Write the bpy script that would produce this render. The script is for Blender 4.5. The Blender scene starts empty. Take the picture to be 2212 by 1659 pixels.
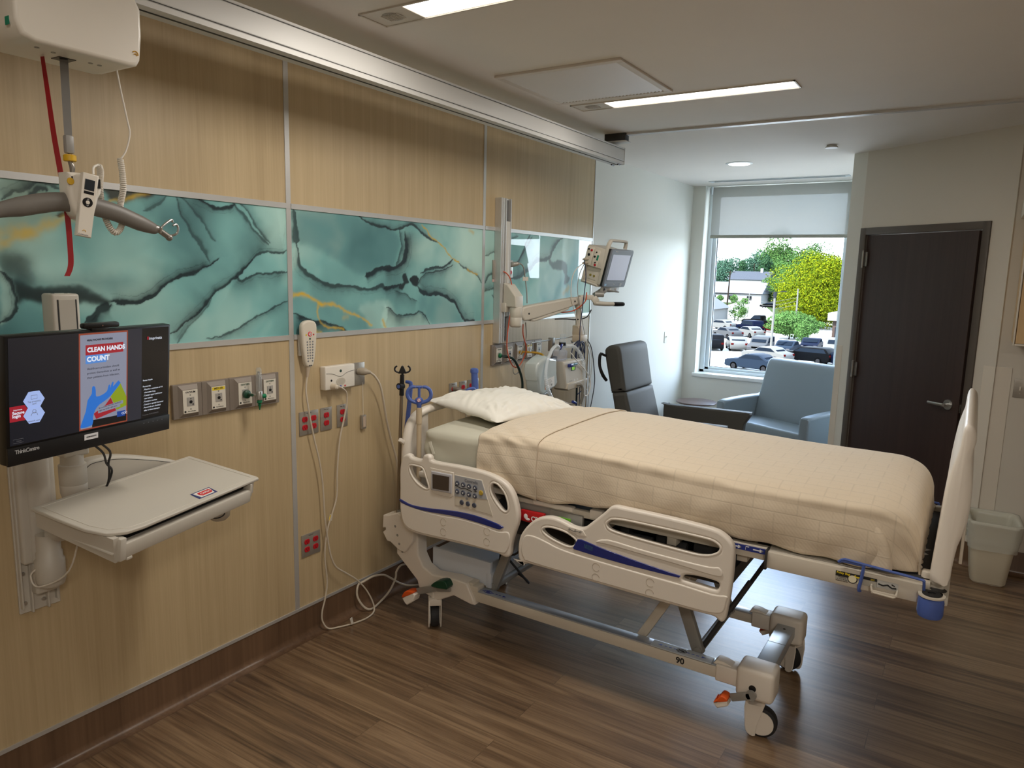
import bpy, bmesh, math, random
import numpy as np
from mathutils import Vector, Matrix, noise
sc = bpy.context.scene
C = sc.collection
PI = math.pi
# ---------------------------------------------------------------- camera
cam_d = bpy.data.cameras.new('camera'); cam = bpy.data.objects.new('camera', cam_d); C.objects.link(cam)
cam_d.sensor_fit = 'HORIZONTAL'; cam_d.sensor_width = 36.0; cam_d.lens = 1568.07 / 2212 * 36.0
cam_d.clip_start = 0.05; cam_d.clip_end = 3000
CAM = Vector((2.64, 0.0, 1.81))
yaw, pitch, roll = 0.565967362, 0.153446005, 0.0237657888
F = Vector((-math.sin(yaw) * math.cos(pitch), math.cos(yaw) * math.cos(pitch), -math.sin(pitch)))
R0 = Vector((math.cos(yaw), math.sin(yaw), 0)); U0 = R0.cross(F)
Rv = math.cos(roll) * R0 + math.sin(roll) * U0; Uv = -math.sin(roll) * R0 + math.cos(roll) * U0
M = Matrix(((Rv.x, Uv.x, -F.x, CAM.x), (Rv.y, Uv.y, -F.y, CAM.y), (Rv.z, Uv.z, -F.z, CAM.z), (0, 0, 0, 1)))
cam.matrix_world = M
sc.camera = cam
# ---------------------------------------------------------------- colour management
sc.view_settings.view_transform = 'Standard'; sc.view_settings.look = 'None'
sc.view_settings.exposure = 0.0; sc.view_settings.gamma = 1.0; sc.view_settings.use_curve_mapping = False
sc.cycles.use_denoising = True
sc.cycles.max_bounces = 10; sc.cycles.diffuse_bounces = 5; sc.cycles.glossy_bounces = 4
sc.cycles.transparent_max_bounces = 16; sc.cycles.transmission_bounces = 8
sc.cycles.sample_clamp_indirect = 8.0
# ---------------------------------------------------------------- sky
wd = bpy.data.worlds.new('sky'); sc.world = wd; wd.use_nodes = True
nt = wd.node_tree; nt.nodes.clear()
wo = nt.nodes.new('ShaderNodeOutputWorld'); bg = nt.nodes.new('ShaderNodeBackground')
tc = nt.nodes.new('ShaderNodeTexCoord'); sep = nt.nodes.new('ShaderNodeSeparateXYZ')
rp = nt.nodes.new('ShaderNodeValToRGB'); nz = nt.nodes.new('ShaderNodeTexNoise'); mx = nt.nodes.new('ShaderNodeMixRGB')
nt.links.new(tc.outputs['Generated'], sep.inputs[0]); nt.links.new(sep.outputs['Z'], rp.inputs['Fac'])
rp.color_ramp.elements[0].position = 0.0; rp.color_ramp.elements[0].color = (.74, .87, 1, 1)
rp.color_ramp.elements[1].position = .5; rp.color_ramp.elements[1].color = (.36, .60, 1, 1)
nz.inputs['Scale'].default_value = 3.2; nz.inputs['Detail'].default_value = 6; nz.inputs['Roughness'].default_value = .6
mp = nt.nodes.new('ShaderNodeMapping'); mp.inputs['Scale'].default_value = (1, 1, 2.6)
nt.links.new(tc.outputs['Generated'], mp.inputs[0]); nt.links.new(mp.outputs[0], nz.inputs['Vector'])
cr = nt.nodes.new('ShaderNodeValToRGB'); cr.color_ramp.elements[0].position = .42; cr.color_ramp.elements[1].position = .66
nt.links.new(nz.outputs['Fac'], cr.inputs['Fac'])
nt.links.new(cr.outputs[0], mx.inputs['Fac']); nt.links.new(rp.outputs[0], mx.inputs['Color1'])
mx.inputs['Color2'].default_value = (.92, .96, 1.04, 1)
nt.links.new(mx.outputs[0], bg.inputs['Color']); bg.inputs['Strength'].default_value = 12.5
nt.links.new(bg.outputs[0], wo.inputs['Surface'])
# ---------------------------------------------------------------- sun (high, behind the building)
sl = bpy.data.lights.new('sun', 'SUN'); sl.energy = 30.0; sl.angle = .01; sl.color = (1, .95, .86)
so = bpy.data.objects.new('sun', sl); C.objects.link(so)
so.rotation_euler = Vector((.35, .62, -.70)).to_track_quat('-Z', 'Y').to_euler(); so.location = (0, -20, 30)
# window portal, guides sampling of the daylight through the window
pl = bpy.data.lights.new('window_portal', 'AREA'); pl.shape = 'RECTANGLE'; pl.size = 1.42; pl.size_y = 1.92
pl.cycles.is_portal = True
po = bpy.data.objects.new('window_portal', pl); C.objects.link(po); po.location = (.84, 7.79, 1.76)
po.rotation_euler = Vector((0, -1, 0)).to_track_quat('-Z', 'Y').to_euler()
po2 = bpy.data.objects.new('window_portal', pl.copy()); C.objects.link(po2); po2.location = (2.28, 7.79, 1.76); po2.rotation_euler = po.rotation_euler; po2.data.size = .80
# ceiling lamps: in the strip fixtures below, plus unseen fill added near the camera
LAMP_COL = (1.0, .93, .85)
def lamp(name, x0, x1, y0, y1, z, watts, col=LAMP_COL):
    l = bpy.data.lights.new(name, 'AREA'); l.shape = 'RECTANGLE'; l.size = x1 - x0; l.size_y = y1 - y0; l.energy = watts; l.color = col
    o = bpy.data.objects.new(name, l); C.objects.link(o); o.location = ((x0 + x1) / 2, (y0 + y1) / 2, z); return o
lamp('strip_and_fill_lamp', .81, 1.79, 2.115, 2.23, 2.732, 21)
lamp('strip_and_fill_lamp', .81, 1.79, 3.775, 3.895, 2.732, 11.5)
lamp('strip_and_fill_lamp', .81, 1.79, .42, .54, 2.732, 5)  # unseen weak fill added nearer the camera, no fixture around it
lamp('added_fill_lamp', 3.3, 3.9, -1.0, -.4, 2.730, 42)  # fill lamp added behind the camera for the near bed side
# ================================================================ helpers
def srgb(r, g, b):
    f = lambda c: ((c / 255) / 12.92 if c / 255 <= .04045 else ((c / 255 + .055) / 1.055) ** 2.4)
    return (f(r), f(g), f(b), 1)
def mat(name, col, rough=.5, metal=0.0, spec=.5, bump=0, bscale=200, coat=0, emit=None, estr=0, alpha=1, var=0, vscale=3):
    m = bpy.data.materials.new(name); m.use_nodes = True; nt = m.node_tree; b = nt.nodes['Principled BSDF']
    b.inputs['Base Color'].default_value = col; b.inputs['Roughness'].default_value = rough; b.inputs['Metallic'].default_value = metal
    b.inputs['Specular IOR Level'].default_value = spec; b.inputs['Coat Weight'].default_value = coat; b.inputs['Coat Roughness'].default_value = .05
    b.inputs['Alpha'].default_value = alpha
    if emit: b.inputs['Emission Color'].default_value = emit; b.inputs['Emission Strength'].default_value = estr
    tc = nt.nodes.new('ShaderNodeTexCoord')
    if var or bump == 0:
        n = nt.nodes.new('ShaderNodeTexNoise'); n.inputs['Scale'].default_value = vscale; n.inputs['Detail'].default_value = 3
        nt.links.new(tc.outputs['Object'], n.inputs['Vector'])
        r = nt.nodes.new('ShaderNodeMapRange'); r.inputs['To Min'].default_value = 1 - (var or .03); r.inputs['To Max'].default_value = 1 + (var or .03)
        nt.links.new(n.outputs['Fac'], r.inputs['Value'])
        v = nt.nodes.new('ShaderNodeVectorMath'); v.operation = 'SCALE'; v.inputs[0].default_value = col[:3]
        nt.links.new(r.outputs[0], v.inputs['Scale']); nt.links.new(v.outputs[0], b.inputs['Base Color'])
    if bump:
        n = nt.nodes.new('ShaderNodeTexNoise'); n.inputs['Scale'].default_value = bscale; n.inputs['Detail'].default_value = 2
        nt.links.new(tc.outputs['Object'], n.inputs['Vector'])
        bu = nt.nodes.new('ShaderNodeBump'); bu.inputs['Strength'].default_value = bump; bu.inputs['Distance'].default_value = .002
        nt.links.new(n.outputs['Fac'], bu.inputs['Height']); nt.links.new(bu.outputs[0], b.inputs['Normal'])
    return m
def clear_mat(name, col, thru=.8, rough=.02, refl=.04):
    m = bpy.data.materials.new(name); m.use_nodes = True; nt = m.node_tree; nt.nodes.clear()
    o = nt.nodes.new('ShaderNodeOutputMaterial'); t = nt.nodes.new('ShaderNodeBsdfTransparent'); g = nt.nodes.new('ShaderNodeBsdfGlossy')
    lw = nt.nodes.new('ShaderNodeLayerWeight'); pw = nt.nodes.new('ShaderNodeMath'); pw.operation = 'POWER'; pw.inputs[1].default_value = 5; nt.links.new(lw.outputs['Facing'], pw.inputs[0])
    f = nt.nodes.new('ShaderNodeMath'); f.operation = 'MULTIPLY_ADD'; f.inputs[1].default_value = .9; f.inputs[2].default_value = refl; nt.links.new(pw.outputs[0], f.inputs[0])
    t.inputs['Color'].default_value = col; g.inputs['Roughness'].default_value = rough
    s = nt.nodes.new('ShaderNodeMixShader'); nt.links.new(f.outputs[0], s.inputs[0]); nt.links.new(t.outputs[0], s.inputs[1]); nt.links.new(g.outputs[0], s.inputs[2])
    if thru < 1:
        d = nt.nodes.new('ShaderNodeBsdfDiffuse'); d.inputs['Color'].default_value = (.8, .85, .88, 1)
        s2 = nt.nodes.new('ShaderNodeMixShader'); s2.inputs[0].default_value = 1 - thru
        nt.links.new(s.outputs[0], s2.inputs[1]); nt.links.new(d.outputs[0], s2.inputs[2]); s = s2
    nt.links.new(s.outputs[0], o.inputs['Surface']); return m
class B:
    """collects shapes for ONE mesh"""
    def __init__(s): s.bm = bmesh.new()
    def add(s, vs, fs):
        v = [s.bm.verts.new(p) for p in vs]
        for f in fs:
            try: s.bm.faces.new([v[i] for i in f])
            except ValueError: pass
        return v
    def box(s, x0, x1, y0, y1, z0, z1, bev=0, seg=2, rot=None, about=None):
        bm = bmesh.new(); bmesh.ops.create_cube(bm, size=1)
        bmesh.ops.scale(bm, vec=(x1 - x0, y1 - y0, z1 - z0), verts=bm.verts)
        bmesh.ops.translate(bm, vec=((x0 + x1) / 2, (y0 + y1) / 2, (z0 + z1) / 2), verts=bm.verts)
        if bev: bmesh.ops.bevel(bm, geom=bm.edges[:], offset=bev, segments=seg, profile=.5, affect='EDGES', clamp_overlap=True)
        if rot is not None: bmesh.ops.rotate(bm, cent=about or ((x0 + x1) / 2, (y0 + y1) / 2, (z0 + z1) / 2), matrix=rot, verts=bm.verts)
        return s.merge(bm)
    def merge(s, bm, mtx=None):
        me = bpy.data.meshes.new('tmp'); bm.to_mesh(me); bm.free()
        if mtx is not None: me.transform(mtx)
        s.bm.from_mesh(me); bpy.data.meshes.remove(me); return s
    def bar(s, p0, p1, w, h, bev=0, up=(0, 0, 1)):
        """square bar between two points: w across, h along up"""
        p0 = Vector(p0); p1 = Vector(p1); d = p1 - p0; L = d.length; d.normalize()
        u = Vector(up) - d * Vector(up).dot(d)
        if u.length < 1e-4: u = Vector((0, 1, 0))
        u.normalize(); a = u.cross(d)
        bm = bmesh.new(); bmesh.ops.create_cube(bm, size=1); bmesh.ops.scale(bm, vec=(L, w, h), verts=bm.verts)
        if bev: bmesh.ops.bevel(bm, geom=bm.edges[:], offset=bev, segments=2, profile=.5, affect='EDGES', clamp_overlap=True)
        c = (p0 + p1) / 2
        return s.merge(bm, Matrix(((d.x, a.x, u.x, c.x), (d.y, a.y, u.y, c.y), (d.z, a.z, u.z, c.z), (0, 0, 0, 1))))
    def tube(s, pts, r, seg=8, closed=False, smooth=0, flat=None):
        """tube along points; r number or list; smooth = catmull subdivisions"""
        P = [Vector(p) for p in pts]; n0 = len(P)
        R = list(r) if hasattr(r, '__len__') else [r] * n0
        if smooth: P, R = catmull(P, R, smooth, closed)
        n = len(P); rings = []; prev = None
        for i, p in enumerate(P):
            a = P[(i - 1) % n] if (closed or i) else P[i]; b = P[(i + 1) % n] if (closed or i < n - 1) else P[i]
            t = (b - a)
            if t.length < 1e-9: t = Vector((0, 0, 1))
            t.normalize()
            if prev is None:
                u = Vector((0, 0, 1)) if abs(t.z) < .9 else Vector((1, 0, 0))
            else: u = prev
            u = u - t * u.dot(t)
            if u.length < 1e-6: u = Vector((0, 1, 0)) - t * t.y
            u.normalize(); prev = u; w = t.cross(u)
            fx, fy = flat if flat else (1, 1)
            rings.append([s.bm.verts.new(p + R[i] * (math.cos(2 * PI * k / seg) * u * fx + math.sin(2 * PI * k / seg) * w * fy)) for k in range(seg)])
        for i in range(n if closed else n - 1):
            A = rings[i]; Bq = rings[(i + 1) % n]
            for k in range(seg): s.bm.faces.new((A[k], A[(k + 1) % seg], Bq[(k + 1) % seg], Bq[k]))
        if not closed:
            s.bm.faces.new(list(reversed(rings[0]))); s.bm.faces.new(rings[-1])
        return s
    def cyl(s, p0, p1, r, r2=None, seg=24): return s.tube([p0, p1], [r, r if r2 is None else r2], seg)
    def lathe(s, c, prof, seg=32, axis='z'):
        """prof: (radius, height) pairs from bottom to top"""
        rings = []
        for (r, h) in prof:
            ring = []
            for k in range(seg):
                a = 2 * PI * k / seg; x, y = r * math.cos(a), r * math.sin(a)
                p = {'z': (x, y, h), 'x': (h, x, y), 'y': (y, h, x)}[axis]
                ring.append(s.bm.verts.new((c[0] + p[0], c[1] + p[1], c[2] + p[2])))
            rings.append(ring)
        for i in range(len(rings) - 1):
            for k in range(seg): s.bm.faces.new((rings[i][k], rings[i][(k + 1) % seg], rings[i + 1][(k + 1) % seg], rings[i + 1][k]))
        s.bm.faces.new(list(reversed(rings[0]))); s.bm.faces.new(rings[-1]); return s
    def ball(s, c, r, seg=16):
        bm = bmesh.new(); bmesh.ops.create_uvsphere(bm, u_segments=seg, v_segments=seg // 2 + 2, radius=1)
        rr = r if hasattr(r, '__len__') else (r, r, r)
        return s.merge(bm, Matrix.Translation(c) @ Matrix.Diagonal((*rr, 1)))
    def outline(s, pts, holes=(), th=.02, bev=.004, mtx=None, smooth=0, res=2):
        """flat outline with holes, extruded to +-th/2, rounded edges; mtx maps (u, v, w)"""
        cu = bpy.data.curves.new('tmp', 'CURVE'); cu.dimensions = '2D'; cu.fill_mode = 'BOTH'
        cu.extrude = max(th / 2 - bev, 1e-5); cu.bevel_depth = bev; cu.bevel_resolution = res; cu.offset = -bev
        for L in [pts] + list(holes):
            Pn = [Vector((p[0], p[1], 0)) for p in L]
            if smooth: Pn, _ = catmull(Pn, [0] * len(Pn), smooth, True)
            sp = cu.splines.new('POLY'); sp.points.add(len(Pn) - 1)
            for q, p in zip(sp.points, Pn): q.co = (p.x, p.y, 0, 1)
            sp.use_cyclic_u = True
        o = bpy.data.objects.new('tmp', cu); C.objects.link(o)
        me = bpy.data.meshes.new_from_object(o.evaluated_get(bpy.context.evaluated_depsgraph_get()))
        if mtx is not None: me.transform(mtx)
        s.bm.from_mesh(me); bpy.data.meshes.remove(me); bpy.data.objects.remove(o); bpy.data.curves.remove(cu)
        return s
    def text(s, body, size, mtx, ext=.0004, align='CENTER', bold=0, font=None, spacing=1):
        cu = bpy.data.curves.new('tmp', 'FONT'); cu.body = body; cu.size = size; cu.extrude = ext; cu.align_x = align; cu.align_y = 'CENTER'
        cu.offset = bold; cu.space_line = 1.0; cu.resolution_u = 3; cu.space_character = spacing
        o = bpy.data.objects.new('tmp', cu); C.objects.link(o)
        me = bpy.data.meshes.new_from_object(o.evaluated_get(bpy.context.evaluated_depsgraph_get()))
        me.transform(mtx); s.bm.from_mesh(me); bpy.data.meshes.remove(me); bpy.data.objects.remove(o); bpy.data.curves.remove(cu)
        return s
def catmull(P, R, k, closed):
    n = len(P); out = []; ro = []
    for i in range(n if closed else n - 1):
        if closed: p0, p1, p2, p3 = P[(i - 1) % n], P[i], P[(i + 1) % n], P[(i + 2) % n]
        else: p0, p1, p2, p3 = P[max(i - 1, 0)], P[i], P[i + 1], P[min(i + 2, n - 1)]
        r1, r2 = R[i], R[(i + 1) % n]
        for j in range(k):
            t = j / k
            out.append(.5 * ((2 * p1) + (p2 - p0) * t + (2 * p0 - 5 * p1 + 4 * p2 - p3) * t * t + (3 * p1 - p0 - 3 * p2 + p3) * t ** 3)); ro.append(r1 + (r2 - r1) * t)
    if not closed: out.append(P[-1]); ro.append(R[-1])
    return out, ro
WM = {}
def thing(name, label, cat, loc=(0, 0, 0), rotz=0, group=None):
    o = bpy.data.objects.new(name, None); C.objects.link(o); o.location = loc; o.rotation_euler = (0, 0, rotz); o.empty_display_size = .05
    o['label'] = label; o['category'] = cat
    if group: o['group'] = group
    WM[o.name] = Matrix.Translation(loc) @ Matrix.Rotation(rotz, 4, 'Z'); return o
def obj(name, b, m, parent=None, local=False, smooth=35, label=None, origin=None, kind=None):
    me = bpy.data.meshes.new(name)
    if isinstance(b, B):
        bmesh.ops.recalc_face_normals(b.bm, faces=b.bm.faces); b.bm.to_mesh(me); b.bm.free()
    else: me = b
    o = bpy.data.objects.new(name, me); C.objects.link(o)
    if m is not None and not me.materials: me.materials.append(m)
    if smooth:
        me.polygons.foreach_set('use_smooth', [True] * len(me.polygons))
        try: me.set_sharp_from_angle(angle=math.radians(smooth))
        except Exception: pass
    if parent is not None:
        W = WM[parent.name]
        if not local: me.transform(W.inverted())
        o.parent = parent; WM[o.name] = W
    elif origin is not None:
        me.transform(Matrix.Translation(-Vector(origin))); o.location = origin; WM[o.name] = Matrix.Translation(origin)
    else: WM[o.name] = Matrix.Identity(4)
    if label: o['label'] = label
    if kind: o['kind'] = kind
    return o
def single(name, b, m, label, cat, origin, group=None, **k):
    o = obj(name, b, m, origin=origin, **k); o['label'] = label; o['category'] = cat
    if group: o['group'] = group
    return o
def struct(name, b, m, parent=None, **k):
    o = obj(name, b, m, parent, **k)
    if parent is None: o['kind'] = 'structure'
    return o
def dup(root, loc=None, rotz=None, label=None):
    r = root.copy(); C.objects.link(r)
    if loc is not None: r.location = loc
    if rotz is not None: r.rotation_euler = (0, 0, rotz)
    if label: r['label'] = label
    for ch in list(root.children):
        c = ch.copy(); C.objects.link(c); c.parent = r
        for g in list(ch.children):
            d = g.copy(); C.objects.link(d); d.parent = c
    return r
def frame(o, u, v, w=None):
    """matrix: local x -> u, y -> v, z -> w at origin o"""
    u = Vector(u).normalized(); v = Vector(v).normalized(); w = Vector(w).normalized() if w is not None else u.cross(v)
    return Matrix(((u.x, v.x, w.x, o[0]), (u.y, v.y, w.y, o[1]), (u.z, v.z, w.z, o[2]), (0, 0, 0, 1)))
def wallm(y, z, x=0): return frame((x, y, z), (0, 1, 0), (0, 0, 1))          # text on the head wall (faces +x)
def XZ(y): return frame((0, y, 0), (1, 0, 0), (0, 0, 1), (0, -1, 0))            # outline (x, z) standing at y, facing -y
def YZ(x): return frame((x, 0, 0), (0, 1, 0), (0, 0, 1))                        # outline (y, z) standing at x
def XY(z): return frame((0, 0, z), (1, 0, 0), (0, 1, 0))
# ================================================================ surfaces of the room
def wood_mat(name, c1, c2, along='z', scale=1.0, rough=.45, dark=None, coat=0, knots=0):
    m = bpy.data.materials.new(name); m.use_nodes = True; nt = m.node_tree; b = nt.nodes['Principled BSDF']
    b.inputs['Roughness'].default_value = rough; b.inputs['Coat Weight'].default_value = coat
    tc = nt.nodes.new('ShaderNodeTexCoord'); mp = nt.nodes.new('ShaderNodeMapping')
    s = {'z': (26, 26, .55), 'x': (.8, 26, 26)}[along]; mp.inputs['Scale'].default_value = tuple(v * scale for v in s)
    nt.links.new(tc.outputs['Object'], mp.inputs[0])
    n = nt.nodes.new('ShaderNodeTexNoise'); n.inputs['Scale'].default_value = 1; n.inputs['Detail'].default_value = 6; n.inputs['Roughness'].default_value = .62; n.inputs['Distortion'].default_value = .6
    nt.links.new(mp.outputs[0], n.inputs['Vector'])
    mp2 = nt.nodes.new('ShaderNodeMapping'); mp2.inputs['Scale'].default_value = tuple(v * scale * 5.5 for v in s); nt.links.new(tc.outputs['Object'], mp2.inputs[0])
    n2 = nt.nodes.new('ShaderNodeTexNoise'); n2.inputs['Scale'].default_value = 1; n2.inputs['Detail'].default_value = 3; nt.links.new(mp2.outputs[0], n2.inputs['Vector'])
    mp3 = nt.nodes.new('ShaderNodeMapping'); mp3.inputs['Scale'].default_value = tuple(v * scale * .17 for v in s); nt.links.new(tc.outputs['Object'], mp3.inputs[0])
    n3 = nt.nodes.new('ShaderNodeTexNoise'); n3.inputs['Scale'].default_value = 1; n3.inputs['Detail'].default_value = 2; nt.links.new(mp3.outputs[0], n3.inputs['Vector'])
    def ma(op, a, bb):
        q = nt.nodes.new('ShaderNodeMath'); q.operation = op
        for i, v in enumerate((a, bb)):
            if isinstance(v, (int, float)): q.inputs[i].default_value = v
            else: nt.links.new(v, q.inputs[i])
        return q.outputs[0]
    f = ma('ADD', ma('MULTIPLY', n.outputs['Fac'], .5), ma('ADD', ma('MULTIPLY', n2.outputs['Fac'], .25), ma('MULTIPLY', n3.outputs['Fac'], .35)))
    r = nt.nodes.new('ShaderNodeValToRGB'); r.color_ramp.elements[0].position = .30; r.color_ramp.elements[1].position = .78
    r.color_ramp.elements[0].color = c1; r.color_ramp.elements[1].color = c2
    nt.links.new(f, r.inputs['Fac']); nt.links.new(r.outputs[0], b.inputs['Base Color'])
    return m
M_wood = wood_mat('maple_laminate', srgb(168, 147, 111), srgb(202, 181, 143), 'z', .9, .45)
M_cab = wood_mat('cabinet_laminate', srgb(186, 152, 106), srgb(220, 190, 144), 'z', .9, .42)
M_door = wood_mat('dark_walnut', srgb(40, 28, 25), srgb(62, 46, 41), 'z', .8, .45)
M_white = mat('white_wall_paint', srgb(222, 222, 214), .6, bump=.05, bscale=400)
M_beige = mat('warm_wall_paint', srgb(205, 199, 187), .6, bump=.05, bscale=400)
M_ceil = mat('ceiling_paint', srgb(222, 216, 208), .8)
M_alu = mat('satin_aluminium', srgb(205, 205, 203), .35, .55)
M_alu_dark = mat('dark_gap', (.02, .02, .02, 1), .7)
def plank_mat(name, cove=False):
    m = bpy.data.materials.new(name); m.use_nodes = True; nt = m.node_tree; b = nt.nodes['Principled BSDF']
    b.inputs['Roughness'].default_value = .30; b.inputs['Specular IOR Level'].default_value = .8; b.inputs['Coat Weight'].default_value = .4; b.inputs['Coat Roughness'].default_value = .34
    tc = nt.nodes.new('ShaderNodeTexCoord')
    br = nt.nodes.new('ShaderNodeTexBrick'); br.inputs['Scale'].default_value = 1
    br.inputs['Brick Width'].default_value = 1.22; br.inputs['Row Height'].default_value = .155; br.inputs['Mortar Size'].default_value = .0012; br.offset = .37
    br.inputs['Color1'].default_value = (0, 0, 0, 1); br.inputs['Color2'].default_value = (1, 1, 1, 1); br.inputs['Mortar'].default_value = (.5, .5, .5, 1)
    nt.links.new(tc.outputs['Object'], br.inputs['Vector'])
    # shift the grain of every plank
    add = nt.nodes.new('ShaderNodeVectorMath'); add.operation = 'ADD'
    sc_ = nt.nodes.new('ShaderNodeVectorMath'); sc_.operation = 'SCALE'; sc_.inputs['Scale'].default_value = 9
    nt.links.new(br.outputs['Color'], sc_.inputs[0]); nt.links.new(sc_.outputs[0], add.inputs[1]); nt.links.new(tc.outputs['Object'], add.inputs[0])
    def noi(scale, det, rough=.6, dist=0.0):
        mp = nt.nodes.new('ShaderNodeMapping'); mp.inputs['Scale'].default_value = scale; nt.links.new(add.outputs[0], mp.inputs[0])
        n = nt.nodes.new('ShaderNodeTexNoise'); n.inputs['Scale'].default_value = 1; n.inputs['Detail'].default_value = det
        n.inputs['Roughness'].default_value = rough; n.inputs['Distortion'].default_value = dist; nt.links.new(mp.outputs[0], n.inputs['Vector']); return n.outputs['Fac']
    def ma(op, a, bb):
        q = nt.nodes.new('ShaderNodeMath'); q.operation = op
        for i, v in enumerate((a, bb)):
            if isinstance(v, (int, float)): q.inputs[i].default_value = v
            else: nt.links.new(v, q.inputs[i])
        return q.outputs[0]
    s = (.75, 17, 17)
    g = ma('ADD', ma('MULTIPLY', noi(s, 6, .6, 1.2), .6), ma('MULTIPLY', noi((2.5, 110, 110), 4, .7), .36))
    g = ma('ADD', g, ma('MULTIPLY', br.outputs['Color'], .09))
    r = nt.nodes.new('ShaderNodeValToRGB'); e = r.color_ramp.elements
    e[0].position = .38; e[0].color = srgb(70, 52, 37); e[1].position = .66; e[1].color = srgb(150, 124, 95)
    k = e.new(.50); k.color = srgb(112, 88, 64)
    nt.links.new(g, r.inputs['Fac'])
    # knots
    vo = nt.nodes.new('ShaderNodeTexVoronoi'); vo.inputs['Scale'].default_value = 1; mpk = nt.nodes.new('ShaderNodeMapping'); mpk.inputs['Scale'].default_value = (1.5, 4.2, 1)
    nt.links.new(add.outputs[0], mpk.inputs[0]); nt.links.new(mpk.outputs[0], vo.inputs['Vector'])
    kr = nt.nodes.new('ShaderNodeMapRange'); kr.inputs['From Min'].default_value = .02; kr.inputs['From Max'].default_value = .12; kr.inputs['To Min'].default_value = .42; kr.inputs['To Max'].default_value = 1
    nt.links.new(vo.outputs['Distance'], kr.inputs['Value'])
    mo = nt.nodes.new('ShaderNodeMapRange'); mo.inputs['To Min'].default_value = 1; mo.inputs['To Max'].default_value = .62; nt.links.new(br.outputs['Fac'], mo.inputs['Value'])
    v = nt.nodes.new('ShaderNodeVectorMath'); v.operation = 'SCALE'; nt.links.new(r.outputs[0], v.inputs[0]); nt.links.new(ma('MULTIPLY', kr.outputs[0], mo.outputs[0]), v.inputs['Scale'])
    nt.links.new(v.outputs[0], b.inputs['Base Color'])
    bu = nt.nodes.new('ShaderNodeBump'); bu.inputs['Strength'].default_value = .12; bu.inputs['Distance'].default_value = .002
    nt.links.new(g, bu.inputs['Height']); nt.links.new(bu.outputs[0], b.inputs['Normal'])
    return m
M_floor = plank_mat('wood_look_vinyl')
H = 2.74
# plan of the room: head wall x=0; far wall y=7.65; angled wall A-B; right wall y=5.372
Ax, Ay = 1.744, 6.121; Bx, By = 2.768, 5.362
dA = Vector((Bx - Ax, By - Ay, 0)).normalized(); nA = Vector((dA.y, -dA.x, 0)); nA = nA if nA.y < 0 else -nA   # nA points into the room
b = B(); b.box(-.3, 6.0, -2.6, 8.4, -.1, 0); struct('floor', b, M_floor, smooth=0)
b = B(); b.box(-.3, 6.0, -2.6, 8.4, H, H + .12); struct('ceiling', b, M_ceil, smooth=0)
# head wall: painted core, then laminate panels set 12 mm proud
b = B(); b.box(-.25, -.012, -2.6, 8.2, 0, H); W_head = struct('wall_left', b, M_white, smooth=0)
ZB0, ZB1 = 1.487, 2.078     # art band
YJ = [-2.4, -.75, .80, 2.256, 3.785, 5.303]
pan = B()
for i in range(5):
    y0, y1 = YJ[i] + .004, YJ[i + 1] - .004
    pan.box(-.012, 0, y0, y1, .155, ZB0 - .004, .001, 1); pan.box(-.012, 0, y0, y1, ZB1 + .004, 2.72, .001, 1)
struct('wall_panels', pan, M_wood, smooth=0)
b = B()
for i in range(1, 6):
    b.box(-.012, .0035, YJ[i] - .013, YJ[i] + .013, .155, 2.72) if i < 5 else b.box(-.012, .0035, YJ[i] - .006, YJ[i] + .004, .155, 2.72)
struct('trim_1', b, M_alu, smooth=0)
b = B()
for i in range(5):
    b.box(-.012, .006, YJ[i] + .014, YJ[i + 1] - .014, ZB1 - .013, ZB1 + .010); b.box(-.012, .006, YJ[i] + .014, YJ[i + 1] - .014, ZB0 - .010, ZB0 + .013)
struct('trim_2', b, M_alu, smooth=0)
b = B(); b.box(-.012, .006, -2.4, 5.303, .149, .163); struct('trim_3', b, M_alu, smooth=0)
# coved base, same sheet as the floor
def cove(name, p0, p1, n, h=.152, r=.035):
    p0 = Vector(p0); p1 = Vector(p1); n = Vector(n); prof = [(0, h), (.004, h), (.004, r)]
    for k in range(1, 9):
        a = PI / 2 * k / 8; prof.append((.004 + r - r * math.cos(a), r - r * math.sin(a) + .001))
    prof.append((.004 + r + .01, .0008)); b = B(); vs = []
    for q in (p0, p1): vs += [q + n * d + Vector((0, 0, z)) for d, z in prof]
    k = len(prof); b.add(vs, [(i, i + 1, k + i + 1, k + i) for i in range(k - 1)])
    return struct(name, b, M_cove, smooth=60)
M_cove = wood_mat('wood_look_cove', srgb(70, 50, 36), srgb(128, 100, 76), 'z', .55, .3)
cove('baseboard_left', (-.001, 5.31, 0), (-.001, -2.5, 0), (1, 0, 0))
cove('baseboard_window', (-.012, 7.65, 0), (3, 7.65, 0), (0, -1, 0), .1)
cove('baseboard_corner', (-.012, 5.31, 0), (-.012, 7.65, 0), (1, 0, 0), .1)
# far wall with two window openings
WZ0, WZ1 = .775, 2.738
WINS = ((.122, 1.56), (1.87, 2.70))
b = B(); b.box(-.25, .122, 7.65, 7.95, 0, H); b.box(1.56, 1.87, 7.65, 7.95, 0, H); b.box(2.70, 3.6, 7.65, 7.95, 0, H)
for x0, x1 in WINS: b.box(x0, x1, 7.65, 7.95, 0, WZ0); b.box(x0, x1, 7.65, 7.95, WZ1, H)
struct('wall_far', b, M_white, smooth=0)
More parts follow.
